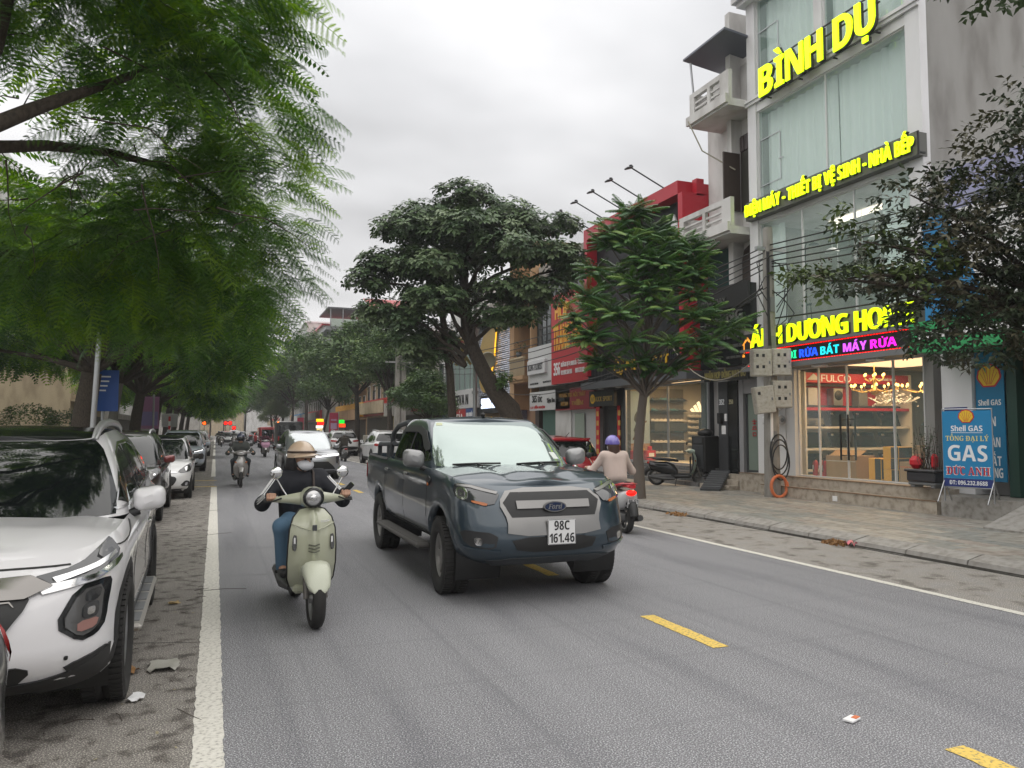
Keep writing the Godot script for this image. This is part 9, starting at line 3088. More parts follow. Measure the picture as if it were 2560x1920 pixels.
	for q in [[8.4, 3.6, -5.6, 0.75], [7.9, 3.9, -6.0, 0.7], [7.5, 4.0, -6.1, 0.5], [8.1, 4.5, -5.8, 0.6], [8.5, 4.3, -5.2, 0.7], [7.5, 3.4, -6.1, 0.65], [7.05, 3.6, -6.25, 0.4], [6.8, 3.2, -6.2, 0.26], [7.2, 2.9, -6.0, 0.5], [7.8, 3.0, -5.9, 0.6], [8.3, 2.9, -5.5, 0.6], [7.0, 2.7, -5.9, 0.2], [7.6, 2.68, -5.7, 0.35], [8.1, 2.65, -5.4, 0.35], [6.5, 3.7, -6.3, 0.25], [6.45, 3.35, -6.3, 0.25], [6.1, 3.25, -6.3, 0.16], [5.85, 3.22, -6.28, 0.12], [8.9, 3.6, -4.6, 0.9], [9.2, 4.4, -4.4, 0.9], [9.6, 3.4, -4.0, 0.8], [7.1, 4.25, -6.2, 0.3], [8.2, 3.9, -5.3, 0.8], [8.0, 4.9, -5.3, 0.5], [8.7, 4.9, -5.0, 0.6], [8.5, 3.2, -5.2, 0.7], [8.3, 2.55, -5.1, 0.5]]:
		var c := V(q[0], q[1], q[2])
		bl.append([c, Vector3.ONE * q[3], 330 * q[3] * q[3] + 6])
		limb(lm, V(8.75, 2.9, -5.45) + base, c + base, 0.05, 0.008, 0.07)
	stuff(obj("limbs", lm, bark(), t))
	var spm := [leaf_mat("myrtle_dark", lin(0.024, 0.036, 0.018), Color(0.05, 0.08, 0.01), 0.4), leaf_mat("myrtle_mid", lin(0.04, 0.055, 0.028), Color(0.07, 0.11, 0.01), 0.36), leaf_mat("myrtle_warm", lin(0.075, 0.07, 0.042), Color(0.09, 0.1, 0.02), 0.42)]
	var spr := [sprig_mesh(1), sprig_mesh(2)]
	crown(t, bl, spr, spm, Vector2(0.85, 1.25), "frond", 61, 0.4, -0.2)
	crown(t, [[V(6.0, 3.24, -6.28), V(0.5, 0.14, 0.2), 26], [V(6.6, 3.9, -6.3), V(0.4, 0.25, 0.2), 20], [V(6.9, 3.35, -5.9), V(0.3, 0.25, 0.2), 24]], spr, [leaf_mat("myrtle_fresh", lin(0.06, 0.09, 0.02), Color(0.1, 0.14, 0.02))], Vector2(0.9, 1.3), "frond", 62, 0.4)
	var sh := N()
	for k in 26:
		var b: Array = bl[rng.randi() % bl.size()]
		var c: Vector3 = b[0] + V(rnd(-0.5, 0.5), 1.0, rnd(-0.5, 0.5)).normalized() * (b[1] as Vector3) * 1.15 + base
		for j in 14:
			sh.sphere(c + V(rnd(-0.03, 0.03), rnd(-0.08, 0.08), rnd(-0.03, 0.03)), Vector3.ONE * 0.009, Basis.IDENTITY, 5, 3)
	stuff(obj("seed_heads", sh, mat("seed_brown", lin(0.07, 0.05, 0.035), 0.8), t))
	t = thing("overhead_tree", "fresh green leaf spray hanging into the top right corner", "tree", V(6.6, 0.13, -1.6))
	base = -t.position
	tr = N()
	tr.tube([V(6.6, 0.1, -1.6) + base, V(6.5, 3.0, -1.8) + base, V(6.2, 5.0, -2.6) + base, V(5.6, 5.6, -3.6) + base], [0.14, 0.12, 0.08, 0.02], 8)
	obj("trunk", tr, bark(), t)
	crown(t, [[V(5.25, 4.98, -3.7), V(0.42, 0.2, 0.3), 46], [V(5.5, 5.5, -3.2), V(0.8, 0.5, 0.8), 90]], spr, [leaf_mat("spray_green", lin(0.035, 0.06, 0.02), Color(0.08, 0.12, 0.02)), leaf_mat("myrtle_mid", lin(0.022, 0.03, 0.02), Color(0.03, 0.05, 0.01), 0.38)], Vector2(0.8, 1.1), "frond", 63, 0.4)
	var dk := [leaf_mat("row_dark", lin(0.045, 0.085, 0.03), Color(0.1, 0.16, 0.02)), leaf_mat("row_mid", lin(0.075, 0.13, 0.04), Color(0.15, 0.24, 0.02)), leaf_mat("row_light", lin(0.12, 0.18, 0.05), Color(0.2, 0.28, 0.03))]
	var yl := [leaf_mat("pale_tree", lin(0.12, 0.16, 0.05), Color(0.16, 0.2, 0.04)), leaf_mat("row_light", lin(0.062, 0.1, 0.034), Color(0.1, 0.15, 0.03))]
	var tf := [tuft_mesh(1), tuft_mesh(2)]
	for q in [
		[9.2, -35.5, 4.6, 1.5, 0.09, "small bright green tree beside the mid street concrete post", dk],
		[9.0, -52.5, 9.2, 3.6, 0.22, "round crowned tree with twisted limbs left of the broad leaved tree", dk],
		[9.4, -44.0, 8.0, 2.2, 0.2, "dark stemmed tree between the mid street concrete post and the round crowned tree", dk],
		[8.6, -66.0, 7.6, 2.4, 0.16, "umbrella shaped small tree before the tall grey house", dk],
		[8.6, -80.0, 12.0, 4.0, 0.22, "tall loose tree before the far white house", dk],
		[8.4, -94.0, 10.8, 4.0, 0.22, "tree next to the tall loose one, second along the far right row", dk],
		[8.4, -106.0, 10.5, 4.2, 0.22, "tree third along the far right row", dk],
		[8.0, -124.0, 10.5, 4.5, 0.22, "tree last along the far right row, past the crossing", dk],
		[6.9, -98.0, 5.6, 1.7, 0.1, "pale yellow green small tree down the far right row", yl],
		[5.0, -150.0, 11.0, 5.0, 0.2, "far tree closing the street above the signals", dk],
		[-1.0, -165.0, 12.0, 5.0, 0.2, "far tree closing the street at its left", dk],
		[-9.0, -190.0, 11.0, 6.0, 0.2, "far tree closing the street behind the left row", dk],
		[2.0, -205.0, 12.0, 6.5, 0.2, "farthest tree in the middle of the street end", dk],
	]:
		var tt := thing("street_tree", q[5], "tree", V(q[0], 0.13, q[1]), 0, "street trees down the right row")
		rng.seed = 500 + int(-q[1])
		var m := N()
		var H: float = q[2]
		var R: float = q[3]
		var top := V(rnd(-0.3, 0.3), H * 0.42, rnd(-0.3, 0.3))
		m.tube([V(0, -0.1, 0), V(rnd(-0.15, 0.15), H * 0.2, 0), top], [q[4], q[4] * 0.8, q[4] * 0.6], 9)
		obj("trunk", m, bark(), tt)
		var lb := N()
		var bb := []
		for k in 14:
			var a := TAU * k / 14.0 + rnd(-0.3, 0.3)
			var rr := R * (rnd(0.5, 0.85) if k % 3 else rnd(0.0, 0.4))
			var c := V(cos(a) * rr, lerpf(H * 0.88, H * 0.48, pow(rr / R, 1.5)) + rnd(-0.1, 0.1) * R, sin(a) * rr)
			limb(lb, top, c, q[4] * 0.4, 0.02, 0.14)
			bb.append([c + tt.position, V(R * 0.42, R * 0.3, R * 0.42), 110])
		stuff(obj("limbs", lb, bark(), tt))
		var sc := clampf(R / 3.2, 0.6, 1.3)
		crown(tt, bb, tf, q[6], Vector2(0.9, 1.3) * sc, "", 700 + int(-q[1]), 0.4)

func spoked(parent: Node3D, at: Vector3, r: float, w: float, n := 10, rm: Material = null) -> void:
	var o := Node3D.new()
	o.name = "wheel"
	parent.add_child(o, true)
	o.position = at
	var key := "moto%.3f%.3f%d" % [r, w, n]
	if not meshes.has(key):
		var b := Basis(V(0, 0, 1), Vector3.RIGHT, V(0, 1, 0))
		var h := w / 2
		var t := N().lathe([Vector2(r * 0.72, -h * 0.6), Vector2(r * 0.85, -h), Vector2(r * 0.96, -h * 0.75), Vector2(r, -h * 0.2), Vector2(r, h * 0.2), Vector2(r * 0.96, h * 0.75), Vector2(r * 0.85, h), Vector2(r * 0.72, h * 0.6)], Vector3.ZERO, b, 28)
		var d := N().lathe([Vector2(r * 0.73, -h * 0.7), Vector2(r * 0.66, -h * 0.5), Vector2(r * 0.66, h * 0.5), Vector2(r * 0.73, h * 0.7)], Vector3.ZERO, b, 24)
		for i in n:
			var a := TAU * i / n
			var u := V(0, cos(a), sin(a))
			d.cyl(u * r * 0.1, u * r * 0.68, r * (0.025 if n > 8 else 0.06), -1, 5, false)
		d.lathe([Vector2(0, -h * 1.1), Vector2(r * 0.16, -h), Vector2(r * 0.16, h), Vector2(0, h * 1.1)], Vector3.ZERO, b, 12)
		meshes[key] = [t.done(), d.done()]
	obj("tyre", meshes[key][0], mat("tyre", lin(0.022), 0.85), o)
	obj("rim", meshes[key][1], rm if rm else mat("moto_rim", lin(0.2), 0.4, 0.7), o)

func oval_loft(rows: Array, n := 14) -> MB:
	var rings := []
	for q in rows:
		var l := PackedVector3Array()
		for i in n:
			var a := TAU * i / n
			l.append(V(q[2] * signf(cos(a)) * pow(absf(cos(a)), 0.8), q[1] + q[3] * signf(sin(a)) * pow(absf(sin(a)), 0.8), q[0]))
		rings.append(l)
	return N().loft(rings)

func bike(called: String, label: String, at: Vector3, turn: float, p: Material, p2: Material, style: int, group := "") -> Node3D:
	var t := thing(called, label, "motorbike", at, turn, group)
	var wr: float = [0.245, 0.285, 0.25][style]
	var wb: float = [0.67, 0.63, 0.63][style]
	var blk := mat("moto_black", lin(0.025), 0.5)
	var chrome := mat("chrome", lin(0.7), 0.12, 1.0)
	spoked(t, V(0, wr, wb), wr, 0.11 if style != 1 else 0.085, 10 if style == 1 else 6)
	spoked(t, V(0, wr, -wb), wr, 0.115, 10 if style == 1 else 6)
	var top: float = 0.74 if style != 1 else 0.7
	obj("tail_body", oval_loft([[-0.86, top - 0.1, 0.05, 0.05], [-0.8, top - 0.16, 0.13, 0.13], [-0.6, top - 0.21, 0.19 if style == 0 else 0.15, 0.21 if style == 0 else 0.15], [-0.35, top - 0.24, 0.2 if style == 0 else 0.15, 0.2], [-0.12, top - 0.3, 0.15, 0.17], [-0.02, 0.36, 0.12, 0.1]]), p, t)
	obj("seat", oval_loft([[-0.74, top + 0.05, 0.08, 0.03], [-0.6, top + 0.04, 0.14, 0.05], [-0.3, top + 0.02, 0.15, 0.055], [-0.08, top, 0.12, 0.05], [0.0, top - 0.03, 0.05, 0.03]]), blk, t)
	obj("floor_board", N().bbox(V(0, 0.27, 0.12), V(0.3 if style != 1 else 0.14, 0.08, 0.5), 0.025), p2 if style == 0 else blk, t)
	obj("engine", oval_loft([[-0.72, 0.26, 0.06, 0.07], [-0.5, 0.25, 0.13, 0.1], [-0.15, 0.27, 0.12, 0.1], [0.0, 0.27, 0.06, 0.06]]), mat("engine_grey", lin(0.1), 0.5, 0.5), t)
	obj("exhaust", N().tube([V(-0.12, 0.2, -0.1), V(-0.15, 0.2, -0.4), V(-0.16, 0.26, -0.85)], [0.03, 0.055, 0.05], 8), mat("exhaust", lin(0.08), 0.4, 0.6), t)
	obj("rear_guard", N().tube([V(0, 0.5, -0.84), V(0, 0.42, -0.94), V(0, 0.3, -0.98)], [0.09, 0.08, 0.07], 6), blk, t)
	var fk := N()
	for s in [-1, 1]:
		fk.tube([V(0.075 * s, wr, wb), V(0.075 * s, 0.47 if style == 0 else 0.62, wb - (0.09 if style == 0 else 0.13))], 0.026, 8)
	obj("fork", fk, mat("fork_grey", lin(0.14, 0.13, 0.12), 0.5, 0.4), t)
	obj("front_guard", oval_loft([[wb - 0.24, wr + 0.12, 0.1, 0.02], [wb - 0.16, wr + 0.2, 0.118, 0.06], [wb, wr + 0.24, 0.122, 0.075], [wb + 0.1, wr + 0.2, 0.112, 0.08], [wb + 0.19, wr + 0.13, 0.09, 0.05], [wb + 0.22, wr + 0.09, 0.05, 0.015]] if style == 0 else [[wb - 0.26, wr + 0.2, 0.06, 0.01], [wb - 0.1, wr + 0.29, 0.075, 0.025], [wb + 0.1, wr + 0.27, 0.07, 0.03], [wb + 0.22, wr + 0.17, 0.05, 0.02]]), mat("guard_cream", lin(0.5, 0.52, 0.42), 0.3) if style == 0 else p2, t)
	var sh := N()
	var rw := []
	var prof: Array = [[0.28, 0.17, 0.27, 0.06], [0.36, 0.2, 0.34, 0.08], [0.5, 0.208, 0.4, 0.09], [0.66, 0.205, 0.43, 0.09], [0.8, 0.195, 0.44, 0.08], [0.9, 0.165, 0.42, 0.06], [0.965, 0.11, 0.39, 0.03], [0.98, 0.05, 0.38, 0.0]]
	if style == 1:
		prof = [[0.3, 0.14, 0.3, 0.05], [0.42, 0.2, 0.36, 0.12], [0.6, 0.21, 0.4, 0.14], [0.72, 0.17, 0.42, 0.12], [0.84, 0.1, 0.42, 0.06], [0.92, 0.07, 0.38, 0.03]]
	for q in prof:
		var l := PackedVector3Array()
		for i in 21:
			var u := (i - 10) / 10.0
			l.append(V(q[1] * u, q[0], q[2] + q[3] * (1.0 - pow(absf(u), 2.4)) + (0.05 * exp(-u * u * 40.0) if style == 0 else 0.0)))
		rw.append(l)
	sh.grid(rw)
	obj("leg_shield", sh, p, t)
	var ed := N()
	for s in [0, 20]:
		var path := []
		for l in rw:
			path.append(l[s])
		ed.tube(path, 0.008, 5)
	obj("shield_edge", ed, M["black"], t)
	obj("shield_back", N().bbox(V(0, 0.6, 0.34), V(0.28, 0.5, 0.05), 0.02), blk, t)
	var hy := 1.05 if style == 0 else 1.0
	obj("handlebar", N().tube([V(-0.31, hy - 0.01, 0.2), V(-0.2, hy, 0.28), V(0, hy + 0.01, 0.36), V(0.2, hy, 0.28), V(0.31, hy - 0.01, 0.2)], [0.022, 0.04, 0.075, 0.04, 0.022] if style == 0 else [0.016, 0.03, 0.06, 0.03, 0.016], 10), p, t)
	obj("headset", oval_loft([[0.3, hy, 0.11, 0.08], [0.4, hy + 0.02, 0.105, 0.095], [0.45, hy + 0.02, 0.09, 0.085]] if style == 0 else [[0.26, hy, 0.15, 0.06], [0.38, hy, 0.16, 0.07], [0.47, hy - 0.02, 0.1, 0.05]]), p, t)
	var gp := N()
	for s in [-1, 1]:
		gp.cyl(V(0.3 * s, hy - 0.01, 0.205), V(0.385 * s, hy - 0.02, 0.15), 0.019, -1, 8)
		gp.tube([V(0.25 * s, hy + 0.01, 0.29), V(0.32 * s, hy - 0.02, 0.25), V(0.39 * s, hy - 0.03, 0.19)], 0.007, 5)
	obj("grips", gp, blk, t)
	for s in [-1.0, 1.0]:
		var mi := Node3D.new()
		mi.name = "mirror"
		t.add_child(mi, true)
		mi.position = V(0.29 * s, hy + 0.23, 0.24)
		obj("mirror_head", N().sphere(Vector3.ZERO, V(0.055, 0.055, 0.022), Basis.IDENTITY, 14, 8), chrome if style == 0 else blk, mi)
		obj("stalk", N().tube([V(0, -0.05, 0), V(-0.05 * s, -0.14, 0.0), V(-0.1 * s, -0.22, 0.02)], 0.007, 6), chrome, mi)
	if style == 0:
		var xf := Transform3D(Basis(), V(0, hy + 0.02, 0.45))
		obj("headlight_ring", N().lathe([Vector2(0.072, 0), Vector2(0.09, 0.004), Vector2(0.09, 0.03), Vector2(0.072, 0.035)], xf.origin, Basis(Vector3.RIGHT, V(0, 0, 1), Vector3.UP), 24), M["black_gloss"], t)
		var hl := N().lathe([Vector2(0.074, 0.02), Vector2(0.05, 0.035), Vector2(0.0, 0.04)], xf.origin, Basis(Vector3.RIGHT, V(0, 0, 1), Vector3.UP), 24)
		obj("headlight", hl, mat("headlight_facets", lin(0.55), 0.15, 0.7), t)
		obj("lamp_core", N().lathe([Vector2(0.03, 0.036), Vector2(0.02, 0.045), Vector2(0, 0.046)], xf.origin, Basis(Vector3.RIGHT, V(0, 0, 1), Vector3.UP), 14), mat("lamp_chrome", lin(0.7), 0.12, 0.95), t)
		for s in [-1.0, 1.0]:
			obj("corner_lamp", N().prism(chaikin(pv([-0.02, 0.06, 0.016, 0.07, 0.024, -0.06, -0.012, -0.075]), 1), 0, 0.014, Transform3D(Basis(Vector3.UP, 0.45 * s).scaled(V(s, 1, 1)), V(0.158 * s, 0.69, 0.482))), mat("lamp_smoke", lin(0.1), 0.06, 0.3, 0.8), t)
			obj("lamp_dash", N().box(V(0.158 * s, 0.71, 0.5), V(0.014, 0.05, 0.006), Basis(Vector3.UP, 0.45 * s)), mat("white", lin(0.75), 0.5), t)
			obj("shield_crease", N().tube([V(0.03 * s, 0.8, 0.55), V(0.1 * s, 0.82, 0.512), V(0.18 * s, 0.85, 0.45)], 0.005, 5), p, t)
		for i in 3:
			obj("horn_slot", N().tube([V(-0.045, 0.675 - i * 0.028, 0.545), V(0, 0.668 - i * 0.028, 0.578), V(0.045, 0.675 - i * 0.028, 0.545)], 0.006, 5), mat("slot_dark", lin(0.09, 0.095, 0.07), 0.6), t)
		obj("badge", N().bbox(V(0, 0.82, 0.565), V(0.04, 0.05, 0.012), 0.004), M["dark_grey"], t)
		var sc := N()
		letters(sc, "Vinona", Transform3D(Basis(Vector3.UP, 0.42) * Basis(V(0, 0, 1), 0.12), V(0.06, 0.855, 0.515)), 0.085, 0.024, 0.004, "serifthin")
		obj("script", sc, M["white"], t)
		obj("foot_rest", N().bbox(V(-0.2, 0.36, -0.1), V(0.12, 0.03, 0.08), 0.01), blk, t)
	else:
		obj("headlight", N().sphere(V(0, hy - 0.01, 0.42), V(0.1, 0.045, 0.06), Basis.IDENTITY, 14, 8), mat("headlight_facets", lin(0.55), 0.15, 0.7), t)
		for s in [-1.0, 1.0]:
			obj("indicator", N().sphere(V(0.14 * s, 0.72, 0.47), V(0.045, 0.02, 0.03), Basis(V(0, 0, 1), 0.5 * s), 10, 6), mat("amber", lin(0.4, 0.12, 0.03), 0.2), t)
	obj("tail_lamp", N().sphere(V(0, top - 0.08, -0.86), V(0.09, 0.045, 0.05), Basis.IDENTITY, 12, 7), glow("brake_glow", Color(1, 0.07, 0.03), 1.6) if label.contains("lit") else mat("tail_red", lin(0.3, 0.01, 0.01), 0.15), t)
	obj("grab_rail", N().tube([V(0.13, top + 0.02, -0.5), V(0.12, top + 0.06, -0.8), V(0, top + 0.06, -0.9), V(-0.12, top + 0.06, -0.8), V(-0.13, top + 0.02, -0.5)], 0.015, 6), p2, t)
	return t

var arm := [[], []]

func rider(label: String, at: Vector3, turn: float, seat: Vector3, hands: Array, feet: Array, jacket: Material, legs: Material, helmet: Material, cell := 0.02, o := {}) -> Node3D:
	var t := thing("person", label, "person", at, turn, o.get("group", ""))
	var k := 0.018
	var hip := seat + V(0, 0.1, 0)
	var lean: float = o.get("lean", 0.1)
	var chest := hip + V(0, 0.3, lean * 0.75)
	var neck := hip + V(0, 0.435, lean)
	var head := neck + V(0.0, 0.14, 0.035)
	var yaw: float = o.get("look", 0.0)
	var skin := mat("skin", lin(0.42, 0.24, 0.16), 0.6)
	var body := []
	var coat := []
	var trou := []
	for s in [0, 1]:
		var sg: float = -1.0 if s == 0 else 1.0
		var sho := chest + V(0.175 * sg, 0.1, 0.0)
		var hand: Vector3 = hands[s]
		var wr: Vector3 = hand + V(0, 0.015, -0.07)
		var mid := (sho + wr) * 0.5
		var reach := sho.distance_to(wr)
		var elb: Vector3 = mid + V(0.55 * sg, -0.75, -0.15).normalized() * sqrt(maxf(0.0, 0.275 * 0.275 - reach * reach * 0.25))
		arm[s] = [sho, elb, wr]
		body += [[sho, elb, 0.045, 0.035], [elb, wr, 0.035, 0.025], [wr, hand, 0.028, 0.03]]
		coat += [[sho, elb, 0.068, 0.058], [elb, wr, 0.058, 0.042]]
		var hj := hip + V(0.09 * sg, -0.01, 0.02)
		var foot: Vector3 = feet[s]
		var ank: Vector3 = foot + V(0, 0.07, -0.06)
		var m2 := (hj + ank) * 0.5
		var r2 := hj.distance_to(ank)
		var kn: Vector3 = m2 + V(0.22 * sg, 0.55, 0.8).normalized() * sqrt(maxf(0.0, 0.41 * 0.41 - r2 * r2 * 0.25))
		body += [[hj, kn, 0.075, 0.05], [kn, ank, 0.05, 0.035], [ank, foot + V(0, 0.03, 0.1), 0.035, 0.03]]
		trou += [[hip + V(0.06 * sg, 0.0, 0), kn, 0.1, 0.068], [kn, ank, 0.066, 0.056]]
		coat += [[hip + V(0.07 * sg, 0.05, 0), chest + V(0.09 * sg, 0.03, 0), 0.12, 0.125], [chest + V(0.06 * sg, 0.08, 0), sho, 0.1, 0.075]]
		var fb := N()
		flesh(fb, [[foot + V(0, 0.035, -0.08), foot + V(0, 0.03, 0.13), 0.045, 0.038]], cell * 0.7, 0.01)
		obj("shoe", fb, M["black"], t)
		if cell < 0.019:
			var hb := N()
			var cs := [[wr, hand + V(0, 0.012, -0.02), 0.026, 0.03]]
			for i in 4:
				var x := (i - 1.5) * 0.021
				var a := hand + V(x, 0.022, 0.01)
				var l: float = [0.9, 1.05, 1.0, 0.8][i]
				cs += [[a, a + V(0, 0.012, 0.035) * l, 0.0105, 0.0095], [a + V(0, 0.012, 0.035) * l, a + V(0, -0.022, 0.052) * l, 0.0095, 0.009], [a + V(0, -0.022, 0.052) * l, a + V(0, -0.045, 0.03) * l, 0.009, 0.008]]
			cs += [[hand + V(-0.03 * sg, 0.0, -0.02), hand + V(-0.045 * sg, -0.012, 0.015), 0.013, 0.011], [hand + V(-0.045 * sg, -0.012, 0.015), hand + V(-0.035 * sg, -0.02, 0.04), 0.011, 0.009]]
			flesh(hb, cs, 0.005, 0.004)
			obj("hand", hb, skin if not o.has("gloves") else o.gloves, t)
	var hf := Basis(Vector3.UP, yaw)
	body += [[hip, chest, 0.075, 0.08], [chest, neck, 0.075, 0.05], [neck, head - V(0, 0.02, 0), 0.052, 0.055], [head + hf * V(0, 0.03, -0.015), head + hf * V(0, -0.045, 0.03), 0.085, 0.068], [head + hf * V(0, -0.005, 0.09), head + hf * V(0, -0.03, 0.1), 0.01, 0.014]]
	coat += [[neck + V(0, -0.05, 0), neck + V(0, 0.02, 0.005), 0.09, 0.066]]
	var mb := N()
	flesh(mb, body, cell, k * 0.6)
	obj("body", mb, skin, t)
	mb = N()
	flesh(mb, coat, cell, k)
	obj("jacket", mb, jacket, t)
	mb = N()
	flesh(mb, trou, cell, k)
	obj("trousers", mb, legs, t)
	var he := Node3D.new()
	he.name = "helmet"
	t.add_child(he)
	he.position = head + V(0, 0.035, 0)
	he.rotation.y = yaw
	var full: bool = o.get("full", false)
	obj("helmet_shell", N().sphere(V(0, 0.0, -0.01), V(0.125, 0.14, 0.145), Basis(Vector3.RIGHT, 0.0 if not full else 0.2), 20, 10, -0.15 if not full else -0.7, PI / 2), helmet, he)
	if o.has("peak"):
		var pk := []
		for i in 3:
			var l := PackedVector3Array()
			for j in 13:
				var a := lerpf(-1.15, 1.15, j / 12.0)
				var r: float = [0.13, 0.17, 0.2][i]
				l.append(V(sin(a) * r * 0.92, 0.03 - i * 0.012 - 0.02 * absf(sin(a)), cos(a) * r * 1.02 - 0.01))
			pk.append(l)
		obj("peak", N().grid(pk), helmet, he)
		var bd := []
		for j in 17:
			var a := lerpf(-1.9, 1.9, j / 16.0)
			bd.append(V(sin(a) * 0.128, 0.034, cos(a) * 0.146 - 0.01))
		obj("band", N().tube(bd, 0.011, 6, false), o.peak, he)
	if full:
		obj("visor", N().sphere(V(0, -0.02, 0.0), V(0.127, 0.1, 0.148), Basis.IDENTITY, 20, 6, -0.6, 0.5), M["black_gloss"], he)
	else:
		for s in [-1.0, 1.0]:
			obj("eye", N().sphere(V(0.033 * s, -0.035, 0.085), V(0.015, 0.009, 0.01), Basis.IDENTITY, 8, 5), M["black"], he)
			obj("chin_strap", N().tube([V(0.11 * s, -0.01, 0.01), V(0.092 * s, -0.09, 0.03), V(0.03 * s, -0.15, 0.06)], 0.009, 5), M["black"], he)
		if o.get("mask", true):
			obj("face_mask", N().sphere(V(0, -0.085, 0.045), V(0.085, 0.058, 0.08), Basis(Vector3.RIGHT, 0.15), 14, 8), mat("mask_white", lin(0.66, 0.67, 0.7), 0.8), he)
	if o.has("hair"):
		var hr := N()
		var hc := head + V(0, -0.02, 0)
		var back := hf * V(0, 0, -1)
		flesh(hr, [[hc + back * 0.06, hc + back * 0.08 - V(0, o.hair, 0), 0.09, 0.075], [hc + back * 0.07 + V(0.05, 0, 0), hc + back * 0.09 + V(0.06, -(o.hair as float), 0), 0.05, 0.045], [hc + back * 0.07 - V(0.05, 0, 0), hc + back * 0.09 + V(-0.06, -(o.hair as float), 0), 0.05, 0.045]], 0.014, 0.012)
		obj("hair", hr, mat("hair_%d" % int((o.hair as float) * 100), o.get("hair_colour", lin(0.012, 0.01, 0.01)), 0.5), t)
	return t

func bikes() -> void:
	var olive := paint("scooter_olive", lin(0.42, 0.43, 0.32))
	var b := bike("retro_scooter", "pale olive retro scooter with round headlight driving towards the camera", V(0.8, 0, -7.4), 0.03, olive, olive, 0)
	var hands := [V(-0.33, 1.055, 0.17), V(0.33, 1.07, 0.17)]
	var feet := [V(-0.2, 0.34, 0.02), V(0.13, 0.31, 0.14)]
	var navy := mat("jacket_black", lin(0.011, 0.012, 0.018), 0.75)
	var jean := mat("jeans", lin(0.09, 0.17, 0.26), 0.8)
	var r := rider("person in black striped jacket, beige peaked helmet and white mask riding the olive scooter", V(0.8, 0, -7.4), 0.03, V(-0.02, 0.71, -0.28), hands, feet, navy, jean, paint("helmet_beige", lin(0.56, 0.42, 0.3)), 0.013, {"look": 0.62, "peak": mat("band_brown", lin(0.06, 0.04, 0.03), 0.5), "hair": 0.12, "lean": 0.08})
	var st := N()
	for s in 2:
		var sg := -1.0 if s == 0 else 1.0
		for k in 3:
			var path := []
			for q in [[0, 0.15, 0.069], [0, 0.5, 0.066], [0, 0.9, 0.063], [1, 0.15, 0.06], [1, 0.55, 0.053], [1, 0.95, 0.046]]:
				var a: Vector3 = arm[s][q[0]]
				var b2: Vector3 = arm[s][q[0] + 1]
				var ax := (b2 - a).normalized()
				var o := V(sg * 0.8, 0.25, 0.55)
				o = (o - ax * o.dot(ax)).normalized().rotated(ax, (k - 1) * 0.33)
				path.append(a.lerp(b2, q[1]) + o * q[2])
			st.tube(path, 0.006, 5)
	stuff(obj("sleeve_stripes", st, M["white"], r))
	obj("bag_strap", N().tube([V(0.07, 1.3, -0.24), V(0.08, 1.26, -0.11), V(0.08, 1.12, -0.06), V(0.1, 0.9, -0.1)], 0.012, 6), mat("strap_brown", lin(0.06, 0.045, 0.04), 0.6), r)
	var ph := thing("phone", "black phone held in the olive scooter rider's raised hand", "phone", V(1.16, 1.13, -7.2), 0.2)
	obj("case", N().bbox(Vector3.ZERO, V(0.05, 0.11, 0.016), 0.006, Basis(V(0, 0, 1), -0.8)), M["black_gloss"], ph)
	var silver := paint("moto_silver", lin(0.3, 0.29, 0.28), 0.4)
	var mb := bike("motorbike", "silver underbone motorbike coming towards the camera behind the olive scooter", V(0.72, 0, -24.3), 0.0, silver, silver, 1, "")
	var drk := mat("trousers_dark", lin(0.02, 0.025, 0.03), 0.8)
	var h2 := [V(-0.34, 1.0, 0.17), V(0.34, 1.0, 0.17)]
	var f2 := [V(-0.2, 0.28, 0.05), V(0.2, 0.28, 0.05)]
	var gr := rider("person in dark grey jacket and dark full helmet riding the silver motorbike", V(0.72, 0, -24.3), 0.0, V(0, 0.72, -0.3), h2, f2, mat("jacket_grey", lin(0.05, 0.055, 0.05), 0.8), drk, paint("helmet_navy", lin(0.03, 0.035, 0.07)), 0.022, {"full": true})
	var rw := bike("scooter", "red and white scooter with lit tail lamp, ridden away by the woman in pink", V(6.28, 0, -11.65), PI - 0.1, paint("scooter_white", lin(0.55, 0.55, 0.55)), paint("scooter_red", lin(0.32, 0.01, 0.02)), 2)
	plate(rw, V(0, 0.5, -0.92), PI, 0.19, 0.14, [["99-G1", 0.8], ["550.04", 0.86]], 0.25)
	obj("red_tail_cover", oval_loft([[-0.9, 0.76, 0.06, 0.03], [-0.7, 0.79, 0.15, 0.03], [-0.4, 0.74, 0.17, 0.03]]), M["red"], rw)
	rider("woman in pale pink jacket and violet helmet seen from behind on the red scooter", V(6.28, 0, -11.65), PI - 0.1, V(0, 0.73, -0.25), h2, [V(-0.14, 0.31, 0.14), V(0.14, 0.31, 0.14)], mat("jacket_pink", lin(0.52, 0.42, 0.37), 0.85), drk, paint("helmet_violet", lin(0.16, 0.13, 0.45)), 0.017, {"hair": 0.2, "hair_colour": lin(0.05, 0.022, 0.012), "lean": 0.12})
	var gb := bike("scooter", "grey scooter going away past the white parked cars", V(6.45, 0, -41.9), PI, silver, silver, 2)
	plate(gb, V(0, 0.5, -0.92), PI, 0.19, 0.14, [["99-D1", 0.8], ["216.38", 0.86]], 0.25)
	var bj := rider("person in dark brown jacket and grey helmet riding away on the grey scooter", V(6.45, 0, -41.9), PI, V(0, 0.73, -0.3), h2, f2, mat("jacket_brown", lin(0.025, 0.02, 0.014), 0.8), mat("trousers_olive", lin(0.06, 0.055, 0.045), 0.8), paint("helmet_grey", lin(0.25, 0.26, 0.26)), 0.024, {"full": true})
	dup(mb, V(1.75, 0, -57.5), 0.0, "white fronted motorbike far behind the grey jacketed rider, left of two")
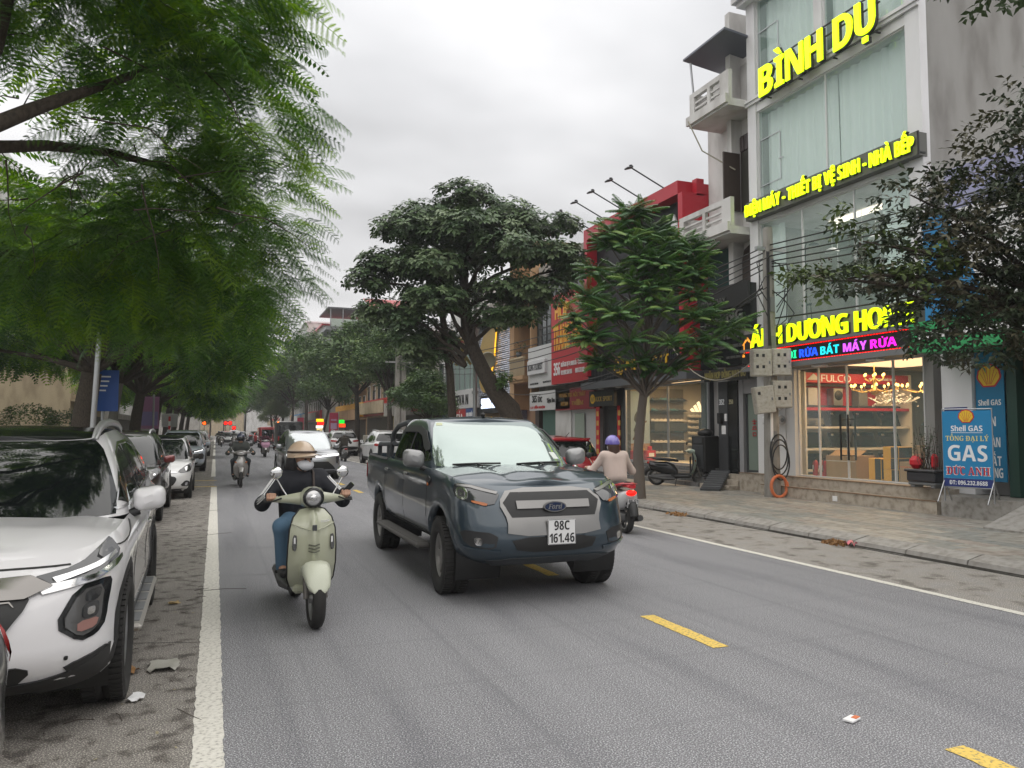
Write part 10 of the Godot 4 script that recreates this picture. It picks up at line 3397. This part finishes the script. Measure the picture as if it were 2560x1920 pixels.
	dup(gr, V(1.75, 0, -57.5), 0.0, "person in black on the white fronted motorbike far behind the grey jacket")
	dup(mb, V(2.9, 0, -50.0), 0.0, "motorbike with a pink cover far behind the grey jacketed rider, right of two")
	var pk := dup(gr, V(2.9, 0, -50.0), 0.0, "person in maroon top on the motorbike with the pink cover")
	pk.get_node("jacket").material_override = mat("jacket_maroon", lin(0.07, 0.015, 0.03), 0.8)
	var ap := thing("pink_cover", "pink leg cover draped over the motorbike of the maroon rider", "cover", V(2.9, 0, -50.0))
	obj("cloth", oval_loft([[0.3, 0.8, 0.28, 0.14], [0.45, 0.75, 0.26, 0.16], [0.55, 0.68, 0.18, 0.1]]), mat("cloth_pink", lin(0.45, 0.25, 0.35), 0.8), ap)
	dup(gb, V(4.9, 0, -70.0), PI, "delivery motorbike carrying a red box, going away")
	dup(bj, V(4.9, 0, -70.0), PI, "person riding the delivery motorbike behind the red box")
	var bxr := thing("delivery_box", "red insulated box strapped on the delivery motorbike", "box", V(4.9, 0.82, -69.2))
	obj("box", N().bbox(V(0, 0.25, 0), V(0.6, 0.5, 0.5), 0.03), mat("box_red", lin(0.5, 0.02, 0.03), 0.5), bxr)
	var far := [[0.6, -82.0, 0.0, "nearest"], [1.9, -88.0, 0.0, "second"], [0.4, -97.0, 0.0, "third"], [2.2, -110.0, 0.0, "last"]]
	for q in far:
		dup(mb, V(q[0], 0, q[1]), q[2], "motorbike in the far group coming from the signals, %s of the group" % q[3], "far motorbikes")
		dup(gr, V(q[0], 0, q[1]), q[2], "rider in the far group coming from the signals, %s of the group" % q[3], "far riders")
	var e := bike("electric_moped", "black and mint electric moped parked side on before the shoe shop", V(12.0, 0.13, -18.3), 0.98, mat("mint", lin(0.42, 0.5, 0.42), 0.3), mat("moto_black", lin(0.025), 0.5), 2)
	e.scale = V(0.95, 0.95, 0.95)
	for n in ["tail_body", "seat"]:
		e.get_node(n).material_override = M["black_gloss"]
	obj("side_stand", N().cyl(V(-0.08, 0.26, -0.05), V(-0.2, 0.0, -0.1), 0.012, -1, 6), M["black"], e)
	obj("battery_box", N().bbox(V(0, 0.3, 0.05), V(0.24, 0.16, 0.6), 0.04), M["black"], e)

func build_all() -> void:
	ground()
	appliance_shop()
	gas_shop()
	white_house()
	shoe_shop()
	middle_row()
	far_right()
	left_side()
	street_things()
	near_tree()
	left_trees()
	right_trees()
	pickup()
	santa()
	traffic()
	bikes()
